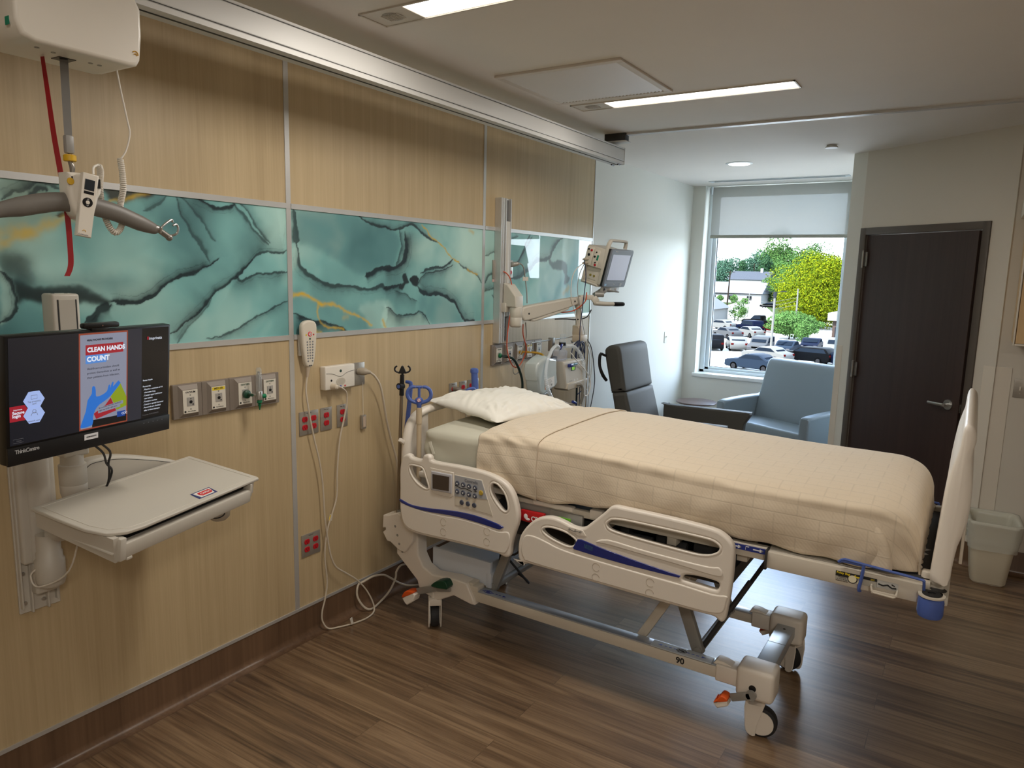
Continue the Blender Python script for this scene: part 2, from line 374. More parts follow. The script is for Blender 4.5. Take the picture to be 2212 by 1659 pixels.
# angled wall with the door, its return into the window bay, the wall beyond the corner
DL, DR = 0.135, 1.14                         # door frame outer edges measured along A->B
Az = Vector((Ax, Ay, 0)); th = .13
def along(s, d=0, z=0): p = Az + dA * s + nA * d; return Vector((p.x, p.y, z))
def wall_quad(b, s0, s1, z0, z1, d0=0, d1=-th, bev=0):
    p = along((s0 + s1) / 2, (d0 + d1) / 2, (z0 + z1) / 2)
    return b.merge(_cube(abs(s1 - s0), abs(d1 - d0), z1 - z0, bev), frame(p, dA, -nA if True else nA))
def _cube(a, c, d, bev=0):
    bm = bmesh.new(); bmesh.ops.create_cube(bm, size=1); bmesh.ops.scale(bm, vec=(a, c, d), verts=bm.verts)
    if bev: bmesh.ops.bevel(bm, geom=bm.edges[:], offset=bev, segments=2, profile=.5, affect='EDGES', clamp_overlap=True)
    return bm
LW = (Vector((Bx, By, 0)) - Az).length
DZ = 2.19
b = B(); wall_quad(b, 0, DL + .05, 0, H); wall_quad(b, DR - .05, LW, 0, H); wall_quad(b, DL + .05, DR - .05, DZ - .05, H)
struct('wall_angled', b, M_beige, smooth=0)
b = B(); q = along(0, -th); e = nA * -1
b.merge(_cube(th, 2.2, H), frame(Az + dA * (th / 2) + e * 1.1 + Vector((0, 0, H / 2)), dA, e)); struct('wall_bay', b, M_white, smooth=0)
b = B(); b.box(Bx - .01, 6.0, By + .01, By + .14, 0, H); struct('wall_right', b, M_beige, smooth=0)
b = B(); b.box(4.9, 5.05, -2.6, By + .1, 0, H); struct('wall_entry', b, M_beige, smooth=0)
b = B(); b.box(-.3, 5.05, -2.6, -2.45, 0, H); struct('wall_back', b, M_beige, smooth=0)
cove('baseboard_angled', along(DR, .0), along(LW + .002, .0), nA)
cove('baseboard_right', (Bx, By + .009, 0), (4.9, By + .009, 0), (0, -1, 0))
# door
M_frame = mat('taupe_steel_frame', srgb(84, 76, 69), .45)
dr = bpy.data.objects.new('door_1', None); C.objects.link(dr); dr['kind'] = 'structure'; dr.location = along(DL, 0, 0); WM['door_1'] = Matrix.Translation(dr.location)
b = B(); wall_quad(b, DL, DL + .05, 0, DZ, .012, -th, .002); wall_quad(b, DR - .05, DR, 0, DZ, .012, -th, .002); wall_quad(b, DL + .05, DR - .05, DZ - .05, DZ, .012, -th, .002)
obj('door_frame', b, M_frame, dr)
# leaf stands slightly ajar, swinging into the room at its latch side
hinge = along(DL + .052, -.01); ang = math.radians(2.2); dd = Matrix.Rotation(-ang, 3, 'Z') @ dA; nn = Matrix.Rotation(-ang, 3, 'Z') @ nA
if (hinge + dd).dot(nA) < (hinge + dA).dot(nA): dd = Matrix.Rotation(ang, 3, 'Z') @ dA; nn = Matrix.Rotation(ang, 3, 'Z') @ nA
Ld = DR - DL - .110
b = B(); b.merge(_cube(Ld, .044, DZ - .062, .0015), frame(hinge + dd * Ld / 2 - nn * .022 + Vector((0, 0, (DZ - .062) / 2 + .006)), dd, -nn)); leaf = obj('door_leaf', b, M_door, dr, smooth=0)
M_chrome = mat('brushed_nickel', srgb(190, 190, 188), .28, .9)
M_steel = mat('stainless_steel', srgb(150, 146, 140), .36, .75)
for hz in (1.963, 1.145, .33):
    b = B(); p = along(DL + .05, .016, hz); b.cyl(p - Vector((0, 0, .055)), p + Vector((0, 0, .055)), .0075)
    for k in (-.058, .058): b.ball(p + Vector((0, 0, k)), .008, 10)
    wall_quad(b, DL + .052, DL + .078, hz - .052, hz + .052, .006, -.004)
    obj('hinge', b, M_steel, dr)
b = B(); p = hinge + dd * (Ld - .075) + Vector((0, 0, 1.015)); b.cyl(p, p + nn * .009, .033, seg=32); b.cyl(p, p + nn * .048, .011)
b.tube([p + nn * .05, p + nn * .052 - dd * .03, p + nn * .052 - dd * .07, p + nn * .05 - dd * .115], [.011, .0105, .010, .009], 14, smooth=4, flat=(1, .75)); obj('door_handle', b, M_chrome, dr)
b = B(); p = hinge + dd * (Ld + .002) - nn * .022 + Vector((0, 0, 1.0)); b.merge(_cube(.003, .026, .055, .0005), frame(p, dd, -nn)); obj('latch_plate', b, M_steel, dr)
# room behind the door, so the gap shows a lit wall
b = B(); b.merge(_cube(LW + .4, .02, H), frame(along(LW / 2, -1.4, H / 2), dA, -nA)); struct('wall_bathroom', b, M_white, smooth=0)
# corner guards
M_guard = mat('off_white_wall_guard', srgb(216, 208, 194), .45)
b = B(); wall_quad(b, -.003, .055, .1, 1.308, .003, 0, .001); b.merge(_cube(.003, .06, 1.208), frame(Az - dA * .0015 - nA * .03 + Vector((0, 0, .704)), dA, -nA)); struct('trim_4', b, M_guard, smooth=0)
b = B(); wall_quad(b, LW - .075, LW + .002, .153, 1.3, .003, 0, .001); b.box(Bx, Bx + .088, By + .006, By + .01, .153, 1.3, .001, 1); struct('trim_5', b, M_guard, smooth=0)
# window
M_wframe = mat('window_frame_white', srgb(205, 214, 218), .4)
M_sill = mat('white_sill', srgb(226, 228, 226), .35); M_pane = clear_mat('window_glass', (.97, 1, .99, 1), 1.0, .0, .01); M_hem = mat('shade_hem', srgb(150, 150, 138), .6)
m = bpy.data.materials.new('shade_fabric'); m.use_nodes = True; nt = m.node_tree; nt.nodes.clear()
o_ = nt.nodes.new('ShaderNodeOutputMaterial'); t_ = nt.nodes.new('ShaderNodeBsdfTransparent'); tl = nt.nodes.new('ShaderNodeBsdfTranslucent'); df = nt.nodes.new('ShaderNodeBsdfDiffuse')
tl.inputs['Color'].default_value = (.125, .13, .122, 1); df.inputs['Color'].default_value = (.60, .59, .54, 1)
s1 = nt.nodes.new('ShaderNodeMixShader'); s1.inputs[0].default_value = .5; nt.links.new(tl.outputs[0], s1.inputs[1]); nt.links.new(df.outputs[0], s1.inputs[2])
s2 = nt.nodes.new('ShaderNodeMixShader'); s2.inputs[0].default_value = .016; nt.links.new(s1.outputs[0], s2.inputs[1]); nt.links.new(t_.outputs[0], s2.inputs[2]); nt.links.new(s2.outputs[0], o_.inputs['Surface'])
M_shade = m
for wi, (X0, X1) in enumerate(WINS):
    wn = bpy.data.objects.new('window_%d' % (wi + 1), None); C.objects.link(wn); wn['kind'] = 'structure'; wn.location = ((X0 + X1) / 2, 7.8, .775); WM[wn.name] = Matrix.Translation(wn.location)
    b = B()
    for (x0, x1, z0, z1) in ((X0, X0 + .05, WZ0, WZ1), (X1 - .05, X1, WZ0, WZ1), (X0, X1, WZ0, WZ0 + .03), (X0, X1, WZ1 - .05, WZ1)): b.box(x0, x1, 7.80, 7.92, z0, z1, .003, 1)
    for (x0, x1, z0, z1) in ((X0 + .045, X0 + .09, WZ0, WZ1), (X1 - .09, X1 - .045, WZ0, WZ1), (X0, X1, WZ0 + .02, WZ0 + .055), (X0, X1, WZ1 - .09, WZ1 - .045)): b.box(x0, x1, 7.83, 7.90, z0, z1, .003, 1)
    obj('window_frame', b, M_wframe, wn, smooth=0)
    b = B(); gx0, gx1, gz0, gz1 = X0 + .09, X1 - .09, WZ0 + .055, WZ1 - .09
    for (x0, x1, z0, z1) in ((gx0, gx0 + .005, gz0, gz1), (gx1 - .005, gx1, gz0, gz1), (gx0, gx1, gz0, gz0 + .005), (gx0, gx1, gz1 - .005, gz1)): b.box(x0, x1, 7.855, 7.875, z0, z1)
    obj('gasket', b, M_alu_dark, wn, smooth=0)
    b = B(); b.add([(gx0 + .003, 7.866, gz0 + .003), (gx1 - .003, 7.866, gz0 + .003), (gx1 - .003, 7.866, gz1 - .003), (gx0 + .003, 7.866, gz1 - .003)], [(0, 1, 2, 3)]); obj('glass_pane', b, M_pane, wn, smooth=0)
    b = B(); b.box(X0 - .024, X1 + .024, 7.625, 7.83, .738, .776, .003, 2); obj('window_sill', b, M_sill, wn)
    sh = thing('roller_shade', 'pale translucent roller shade pulled a quarter down over the window', 'window shade', ((X0 + X1) / 2, 7.72, 2.73)) if wi == 0 else wn
    b = B(); b.add([(X0 + .056, 7.721, 2.235), (X1 - .03, 7.721, 2.235), (X1 - .03, 7.721, 2.733), (X0 + .056, 7.721, 2.733)], [(0, 1, 2, 3)]); obj('shade_cloth', b, M_shade, sh, smooth=0)
    b = B(); b.box(X0 + .053, X1 - .027, 7.715, 7.727, 2.208, 2.24, .003, 2); obj('hem_bar', b, M_hem, sh)
    b = B(); b.box(X0 + .038, X0 + .050, 7.70, 7.74, 2.66, 2.735); obj('shade_bracket', b, M_wframe, sh, smooth=0)
# ceiling details
sd = thing('slot_diffuser', 'long narrow black slot diffuser in the ceiling by the window', 'air vent', (.95, 7.31, 2.735))
b = B()
for (x0, x1, y0, y1) in ((.27, 1.55, 7.265, 7.285), (.27, 1.55, 7.335, 7.36), (.27, .31, 7.285, 7.335), (1.51, 1.55, 7.285, 7.335)): b.box(x0, x1, y0, y1, 2.734, 2.7405)
obj('frame', b, mat('slot_white', srgb(200, 206, 208), .5), sd, smooth=0)
b = B(); b.box(.31, 1.51, 7.285, 7.335, 2.738, 2.7402); obj('slot', b, M_alu_dark, sd, smooth=0)
M_lampw = mat('fixture_white', srgb(200, 192, 180), .45)
def emis(name, col, s):
    m = mat(name, (.8, .8, .8, 1), .6, emit=(*col, 1), estr=s); return m
M_diff = emis('strip_diffuser', (1, .95, .88), 5.0)
def strip_light(y0, label):
    t = thing('ceiling_light', label, 'ceiling light', (1.2, y0 + .08, 2.74), group='recessed strip lights in the ceiling')
    x0, x1, y1 = .595, 1.80, y0 + .155
    b = B()
    for (a, c, d, e_) in ((x0, x1, y0, y0 + .008), (x0, x1, y1 - .008, y1), (x0, x0 + .008, y0, y1), (x1 - .008, x1, y0, y1)): b.box(a, c, d, e_, 2.734, 2.7405)
    b.box(x0 + .008, .795, y0 + .008, y1 - .008, 2.737, 2.7403)
    obj('housing', b, M_lampw, t, smooth=0)
    b = B(); b.box(.80, x1 - .008, y0 + .014, y1 - .014, 2.7375, 2.7402); obj('diffuser', b, M_diff, t, smooth=0)
    b = B(); b.lathe((.698, y0 + .078, 2.7355), [(.04, 0), (.045, .004)], 32); obj('speaker_grille', b, mat('grille_grey', srgb(150, 144, 134), .5), t)
    b = B()
    for k in range(9): b.box(.698 - .036 + k * .009, .698 - .033 + k * .009, y0 + .05, y0 + .106, 2.733, 2.7362)
    obj('grille_bars', b, M_lampw, t, smooth=0)
strip_light(2.095, 'white recessed strip light at the top edge of the photo, nearest the bed lift')
strip_light(3.757, 'white recessed strip light glowing between the air grille and the curtain track')
t = thing('added_panel_light', 'square white panel light added behind the camera to brighten the bed', 'ceiling light', (3.6, -.7, 2.74))  # unseen fixture, added to brighten the side of the bed facing the camera
b = B(); b.box(3.27, 3.93, -1.03, -.37, 2.733, 2.7403, .002); obj('frame', b, M_lampw, t)
b = B(); b.box(3.30, 3.90, -1.0, -.4, 2.7315, 2.7335); obj('diffuser', b, M_diff, t, smooth=0)
# air grille
t = thing('air_grille', 'square louvred white return air grille in the ceiling above the bed', 'air vent', (.895, 3.36, 2.74))
gx0, gx1, gy0, gy1 = .565, 1.225, 3.04, 3.685
b = B()
for (a, c, d, e_) in ((gx0, gx1, gy0, gy0 + .035), (gx0, gx1, gy1 - .035, gy1), (gx0, gx0 + .035, gy0 + .035, gy1 - .035), (gx1 - .035, gx1, gy0 + .035, gy1 - .035)): b.box(a, c, d, e_, 2.728, 2.7405, .002, 1)
obj('grille_frame', b, mat('grille_white', srgb(206, 198, 188), .5), t)
b = B(); b.box(gx0 + .035, gx1 - .035, gy0 + .035, gy1 - .035, 2.739, 2.7404); obj('backing', b, mat('grille_dark', srgb(70, 64, 58), .8), t, smooth=0)
b = B(); n_ = 30
for k in range(n_):
    xx = gx0 + .045 + (gx1 - gx0 - .09) * k / (n_ - 1); b.box(xx - .0083, xx + .0083, gy0 + .035, gy1 - .035, 2.7315, 2.7333, rot=Matrix.Rotation(math.radians(-24), 3, 'Y'))
o = obj('louvre_blades', b, mat('grille_blade', srgb(214, 208, 200), .45), t, smooth=0)
# downlight, sprinkler plate
t = thing('downlight', 'round lit downlight in the ceiling of the window alcove', 'ceiling light', (.853, 6.241, 2.74))
b = B(); b.lathe((.853, 6.241, 2.733), [(.098, 0), (.108, .004), (.11, .0078)], 40); obj('trim_ring', b, mat('ring_white', srgb(220, 224, 224), .4), t)
b = B(); b.lathe((.853, 6.241, 2.7315), [(.085, 0), (.088, .003)], 40); obj('lens', b, emis('downlight_lens', (1, .96, .9), 3.0), t)
b = B(); b.lathe((1.658, 5.662, 2.722), [(.040, 0), (.042, .004), (.042, .008), (.034, .009), (.034, .0185)], 32)
single('sprinkler_cover', b, mat('cover_white', srgb(205, 205, 202), .4), 'small round white sprinkler cover on the ceiling near the corner', 'sprinkler', (1.658, 5.662, 2.74))
# curtain / lift track on the ceiling
t = thing('ceiling_track', 'thin white double groove track crossing the ceiling towards the right', 'ceiling track', (2.7, 4.655, 2.74))
b = B()
for (d, e_) in ((4.632, 4.642), (4.650, 4.660), (4.668, 4.678)): b.box(.50, 4.9, d, e_, 2.727, 2.7405)
obj('rail', b, mat('track_white', srgb(206, 206, 206), .35, .3), t, smooth=0)
b = B()
for (d, e_) in ((4.642, 4.650), (4.660, 4.668)): b.box(.50, 4.9, d, e_, 2.735, 2.7404)
obj('groove', b, M_alu_dark, t, smooth=0)
# ================================================================ back-printed glass art band on the head wall
VEINS=[([(1.444,1.665),(1.466,1.669),(1.476,1.664),(1.542,1.67),(1.606,1.694),(1.646,1.724),(1.697,1.755),(1.749,1.771),(1.809,1.793),(1.846,1.804),(1.897,1.827)],0.007,0.9,0.04,1,0.5),
([(1.441,1.653),(1.406,1.64),(1.377,1.612),(1.352,1.597)],0.014,0.85,0.03,1,0.5),
([(1.69,1.499),(1.751,1.565),(1.801,1.616),(1.847,1.675)],0.003,0.6,0.05,1,0.3),
([(1.669,1.532),(1.74,1.581),(1.802,1.638),(1.841,1.68),(1.905,1.723),(1.978,1.765),(2.019,1.802),(2.061,1.837)],0.005,0.85,0.03,1,0.4),
([(1.978,1.768),(2.011,1.751),(2.066,1.771),(2.136,1.776),(2.247,1.782)],0.004,0.8,0.05,-1,0.35),
([(1.82,1.507),(1.89,1.519),(1.989,1.553),(2.095,1.606),(2.168,1.634),(2.251,1.656)],0.003,0.75,0.03,-1,0.3),
([(1.094,1.788),(1.112,1.773),(1.12,1.748),(1.123,1.713),(1.125,1.653),(1.109,1.623),(1.08,1.6)],0.004,0.85,0.03,-1,0.4),
([(1.714,2.067),(1.723,2.033),(1.733,1.993),(1.757,1.975),(1.782,1.938),(1.812,1.903),(1.826,1.877),(1.837,1.856),(1.851,1.819)],0.004,0.65,0.03,1,0.25),
([(1.732,2.064),(1.775,2.032),(1.808,2.002),(1.834,1.972),(1.847,1.944),(1.861,1.918),(1.879,1.893)],0.003,0.6,0.03,1,0.22),
([(1.776,2.071),(1.82,2.057),(1.864,2.045),(1.91,2.043),(1.951,2.046),(1.981,2.053)],0.006,0.92,0.03,-1,0.4),
([(1.974,2.06),(2.006,2.025),(2.038,1.994),(2.07,1.957),(2.114,1.926),(2.149,1.904)],0.004,0.7,0.03,-1,0.3),
([(2.004,2.068),(2.033,2.038),(2.068,1.991),(2.101,1.953),(2.156,1.91)],0.003,0.7,0.03,1,0.25),
([(1.996,1.772),(2.045,1.824),(2.084,1.859),(2.137,1.869),(2.213,1.868),(2.247,1.878)],0.004,0.8,0.06,1,0.4),
([(1.673,2.066),(1.649,2.034),(1.619,2.012),(1.592,2)],0.003,0.6,0.03,-1,0.25),
([(1.11,1.994),(1.15,2.029),(1.201,2.051),(1.253,2.063),(1.287,2.049)],0.008,0.7,0.04,1,0.4),
([(1.185,2.024),(1.221,2.042),(1.251,2.044)],0.008,0.8,0.03,1,0.3),
([(1.271,1.96),(1.31,1.966),(1.35,1.975)],0.005,0.85,0.02,1,0.3),
([(2.289,2.068),(2.295,2.018),(2.291,1.95),(2.299,1.914)],0.018,0.75,0.03,-1,0.3),
([(2.297,1.914),(2.31,1.875),(2.315,1.813),(2.359,1.773),(2.418,1.747),(2.484,1.728),(2.562,1.716),(2.645,1.716),(2.701,1.711),(2.789,1.711),(2.861,1.723),(2.898,1.702),(2.953,1.714)],0.008,0.8,0.03,-1,0.4),
([(2.694,2.064),(2.762,2.048),(2.851,2.029),(2.954,2.021)],0.004,0.85,0.04,1,0.2),
([(2.736,1.776),(2.789,1.789),(2.85,1.811),(2.953,1.817)],0.011,0.95,0.04,-1,0.4),
([(2.271,1.6),(2.33,1.579),(2.394,1.561),(2.454,1.555),(2.532,1.535),(2.586,1.513),(2.619,1.495)],0.005,0.85,0.06,-1,0.55),
([(3.001,2.021),(3.012,1.972),(3.018,1.923),(2.995,1.861),(2.966,1.826)],0.004,0.7,0.04,1,0.4),
([(3.047,2.013),(3.053,1.955),(3.047,1.893),(3.03,1.846),(2.972,1.822),(2.926,1.806),(2.881,1.802)],0.011,0.95,0.06,1,0.55),
([(2.882,2.029),(2.932,2.019),(3.006,2.029),(3.059,2.046),(3.131,2.037),(3.187,2.017),(3.251,1.992),(3.33,1.964)],0.005,0.85,0.03,1,0.3),
([(3.533,1.845),(3.584,1.82),(3.66,1.808),(3.722,1.787),(3.778,1.738)],0.003,0.75,0.02,1,0.2),
([(2.881,1.704),(2.926,1.711),(2.966,1.722),(3.012,1.73)],0.009,0.9,0.03,-1,0.4),
([(3.158,1.714),(3.209,1.685),(3.306,1.68),(3.388,1.662),(3.444,1.636),(3.487,1.622),(3.531,1.582),(3.583,1.532),(3.607,1.5)],0.009,0.9,0.04,1,0.5),
([(3.591,1.509),(3.698,1.505)],0.012,0.9,0.03,1,0.4),
([(3.158,1.718),(3.176,1.75),(3.221,1.786),(3.305,1.804),(3.406,1.813),(3.476,1.84)],0.003,0.8,0.04,-1,0.35),
([(3.176,1.782),(3.24,1.811),(3.318,1.828),(3.392,1.826),(3.44,1.852),(3.482,1.874)],0.006,0.85,0.03,-1,0.35),
([(2.897,1.608),(2.925,1.603),(2.965,1.575),(3.012,1.562),(3.072,1.567),(3.134,1.569),(3.165,1.58),(3.216,1.55),(3.262,1.498)],0.003,0.8,0.08,-1,0.35),
([(2.966,1.699),(3.054,1.675),(3.102,1.656),(3.152,1.641)],0.003,0.7,0.05,-1,0.3),
([(4.078,2.015),(4.19,2.049)],0.004,0.6,0.03,1,0.2),
([(3.805,1.904),(3.88,1.929),(3.949,1.955)],0.004,0.6,0.03,1,0.2),
([(4.348,2.057),(4.287,2.001),(4.213,1.896),(4.16,1.862)],0.006,0.75,0.03,1,0.3),
([(4.373,2.046),(4.303,1.989),(4.227,1.921),(4.168,1.862)],0.003,0.75,0.03,1,0.2),
([(4.814,2.055),(4.723,2.024),(4.654,1.964),(4.62,1.924),(4.525,1.904),(4.441,1.881),(4.359,1.845),(4.28,1.806),(4.202,1.781),(4.082,1.744)],0.013,0.75,0.04,-1,0.4),
([(3.81,1.739),(3.857,1.786),(3.891,1.798)],0.004,0.7,0.03,1,0.2),
([(3.799,1.686),(3.839,1.693),(3.895,1.696),(3.952,1.7)],0.005,0.7,0.05,1,0.4),
([(3.882,1.661),(3.926,1.629),(3.955,1.613)],0.004,0.7,0.03,1,0.2)]
PATCHES=[([(1.13,1.752),(1.169,1.739),(1.193,1.731),(1.251,1.732),(1.302,1.726),(1.356,1.716),(1.401,1.697),(1.444,1.665),(1.417,1.656),(1.38,1.662),(1.353,1.669),(1.316,1.666),(1.217,1.668),(1.201,1.671),(1.177,1.682),(1.153,1.683),(1.126,1.672),(1.124,1.726)],0.95,0.012,0),
([(1.097,1.824),(1.115,1.838),(1.143,1.841),(1.175,1.831),(1.189,1.795),(1.193,1.738),(1.138,1.729),(1.117,1.759),(1.094,1.788)],0.8,0.03,0),
([(1.13,1.748),(1.296,1.757),(1.482,1.764),(1.531,1.744),(1.43,1.706),(1.294,1.73),(1.169,1.743)],0.5,0.05,3),
([(1.415,2.07),(1.604,2.073),(1.621,2.06),(1.602,2.046),(1.56,2.038),(1.522,2.024),(1.492,2.019),(1.459,2.03),(1.439,2.056)],0.9,0.012,1),
([(1.116,2.072),(1.289,2.071),(1.287,1.953),(1.222,1.916),(1.159,1.88),(1.099,1.845)],0.55,0.06,4),
([(2.301,2.069),(2.683,2.065),(2.954,2.019),(3.007,1.942),(2.953,1.821),(2.85,1.811),(2.736,1.776),(2.646,1.795),(2.549,1.837),(2.461,1.88),(2.368,1.903),(2.306,1.918)],0.55,0.03,3),
([(2.305,1.889),(2.487,1.866),(2.702,1.768),(2.536,1.736),(2.36,1.784)],0.15,0.05,3),
([(3.09,1.75),(3.114,1.761),(3.145,1.766),(3.164,1.75),(3.152,1.714),(3.114,1.722)],0.97,0.004,0),
([(3.024,1.777),(3.054,1.789),(3.072,1.761),(3.084,1.738),(3.048,1.73),(3.03,1.703),(3,1.707),(3,1.726),(3.036,1.742)],0.95,0.005,0),
([(2.88,1.609),(2.914,1.608),(3.012,1.554),(3.152,1.569),(3.216,1.542),(3.256,1.49),(2.88,1.494)],0.6,0.015,2),
([(2.7,1.626),(2.879,1.643),(2.953,1.598),(2.952,1.485),(2.787,1.494),(2.728,1.563)],0.4,0.02,2),
([(3.177,1.677),(3.307,1.676),(3.444,1.631),(3.577,1.501),(3.269,1.498),(3.165,1.601)],0.35,0.03,3),
([(3.458,2.057),(3.768,2.059),(3.759,1.854),(3.658,1.852),(3.509,1.934)],0.35,0.06,2),
([(4.603,1.915),(4.686,1.891),(4.768,1.902),(4.885,1.873),(4.9,1.791),(4.941,1.768),(4.905,1.731),(4.857,1.726),(4.863,1.777),(4.83,1.826),(4.754,1.83),(4.633,1.863)],0.75,0.008,0),
([(1.094,1.786),(1.112,1.771),(1.12,1.748),(1.123,1.713),(1.125,1.653),(1.109,1.623),(1.081,1.603)],0.6,0.01,2),
([(1.419,1.916),(1.594,1.902),(1.585,1.738),(1.41,1.776)],0.3,0.1,2),
([(2.074,2.064),(2.246,2.07),(2.247,1.879),(2.174,1.9),(2.106,1.982)],0.35,0.05,2),
([(2.273,1.888),(2.301,1.889),(2.308,1.816),(2.27,1.794)],0.6,0.02,2)]
GOLD=[([(1.1,1.86),(1.14,1.883),(1.181,1.904),(1.222,1.922),(1.265,1.94),(1.309,1.959),(1.349,1.971)],0.017,0.55),
([(1.103,1.898),(1.141,1.904),(1.187,1.905)],0.02,0.45),
([(1.459,2.023),(1.497,2.027),(1.548,2.044),(1.603,2.066)],0.008,0.7),
([(2.274,1.684),(2.333,1.684),(2.386,1.672),(2.431,1.648),(2.508,1.631),(2.588,1.605),(2.671,1.578),(2.728,1.547),(2.781,1.515)],0.007,0.85),
([(2.426,1.648),(2.42,1.606),(2.434,1.559),(2.469,1.535),(2.586,1.509)],0.006,0.7),
([(2.587,1.569),(2.615,1.576)],0.01,0.3),
([(2.867,1.541),(2.898,1.497)],0.008,0.7),
([(2.392,1.511),(2.428,1.502)],0.012,0.8),
([(3.187,2.06),(3.238,2.036),(3.264,2.005),(3.33,1.968),(3.405,1.922),(3.475,1.878),(3.533,1.85)],0.004,1),
([(3.622,1.817),(3.675,1.804),(3.729,1.792)],0.006,0.8),
([(3.638,2.051),(3.669,2.036)],0.012,0.5),
([(4.842,1.662),(4.926,1.703)],0.02,0.5)]
def seg_dist(Y, Z, pts, k=6):
    """distance to a smoothed polyline, and the signed side"""
    P, _ = catmull([Vector((a, b_, 0)) for a, b_ in pts], [0] * len(pts), k, False)
    best = np.full(Y.shape, 9.0); side = np.zeros(Y.shape); tt = np.zeros(Y.shape); n = len(P) - 1
    for i in range(n):
        ax, ay = P[i].x, P[i].y; dx, dy = P[i + 1].x - ax, P[i + 1].y - ay; L = dx * dx + dy * dy + 1e-12
        t = np.clip(((Y - ax) * dx + (Z - ay) * dy) / L, 0, 1); ex = Y - ax - t * dx; ey = Z - ay - t * dy; d = np.sqrt(ex * ex + ey * ey)
        m_ = d < best; best = np.where(m_, d, best); side = np.where(m_, np.sign(dx * ey - dy * ex), side); tt = np.where(m_, (i + t) / n, tt)
    return best, side, tt
def poly_sd(Y, Z, pts):
    P, _ = catmull([Vector((a, b_, 0)) for a, b_ in pts], [0] * len(pts), 3, True); n = len(P)
    best = np.full(Y.shape, 9.0); ins = np.zeros(Y.shape, bool)
    for i in range(n):
        ax, ay = P[i].x, P[i].y; bx, by = P[(i + 1) % n].x, P[(i + 1) % n].y; dx, dy = bx - ax, by - ay; L = dx * dx + dy * dy + 1e-12
        t = np.clip(((Y - ax) * dx + (Z - ay) * dy) / L, 0, 1); best = np.minimum(best, np.hypot(Y - ax - t * dx, Z - ay - t * dy))
        c = ((ay > Z) != (by > Z)) & (Y < (bx - ax) * (Z - ay) / (by - ay + 1e-12) + ax); ins ^= c
    return np.where(ins, -best, best)
def vnoise(Y, Z, f, seed):
    """smooth value noise"""
    rs = np.random.RandomState(seed); T = rs.rand(128, 128); a = Y * f + 40; c = Z * f + 40
    i = np.floor(a).astype(int); j = np.floor(c).astype(int); u = a - i; v = c - j; u = u * u * (3 - 2 * u); v = v * v * (3 - 2 * v)
    g = lambda p, q: T[p % 128, q % 128]
    return (g(i, j) * (1 - u) + g(i + 1, j) * u) * (1 - v) + (g(i, j + 1) * (1 - u) + g(i + 1, j + 1) * u) * v
def fbm(Y, Z, f, seed, o=4):
    s = 0; a = .5; t = 0
    for k in range(o): s = s + a * vnoise(Y, Z, f * 2 ** k, seed + k); t += a; a *= .5
    return s / t
M_art = bpy.data.materials.new('printed_glass'); M_art.use_nodes = True; nt = M_art.node_tree; bb = nt.nodes['Principled BSDF']
at = nt.nodes.new('ShaderNodeVertexColor'); at.layer_name = 'ink'; nt.links.new(at.outputs['Color'], bb.inputs['Base Color'])
bb.inputs['Roughness'].default_value = .5; bb.inputs['Specular IOR Level'].default_value = .3; bb.inputs['Coat Weight'].default_value = 1.0; bb.inputs['Coat Roughness'].default_value = .012; bb.inputs['Coat IOR'].default_value = 1.36
gr = nt.nodes.new('ShaderNodeTexNoise'); gr.inputs['Scale'].default_value = 260
bu = nt.nodes.new('ShaderNodeBump'); bu.inputs['Strength'].default_value = .02; nt.links.new(gr.outputs['Fac'], bu.inputs['Height']); nt.links.new(bu.outputs[0], bb.inputs['Normal'])
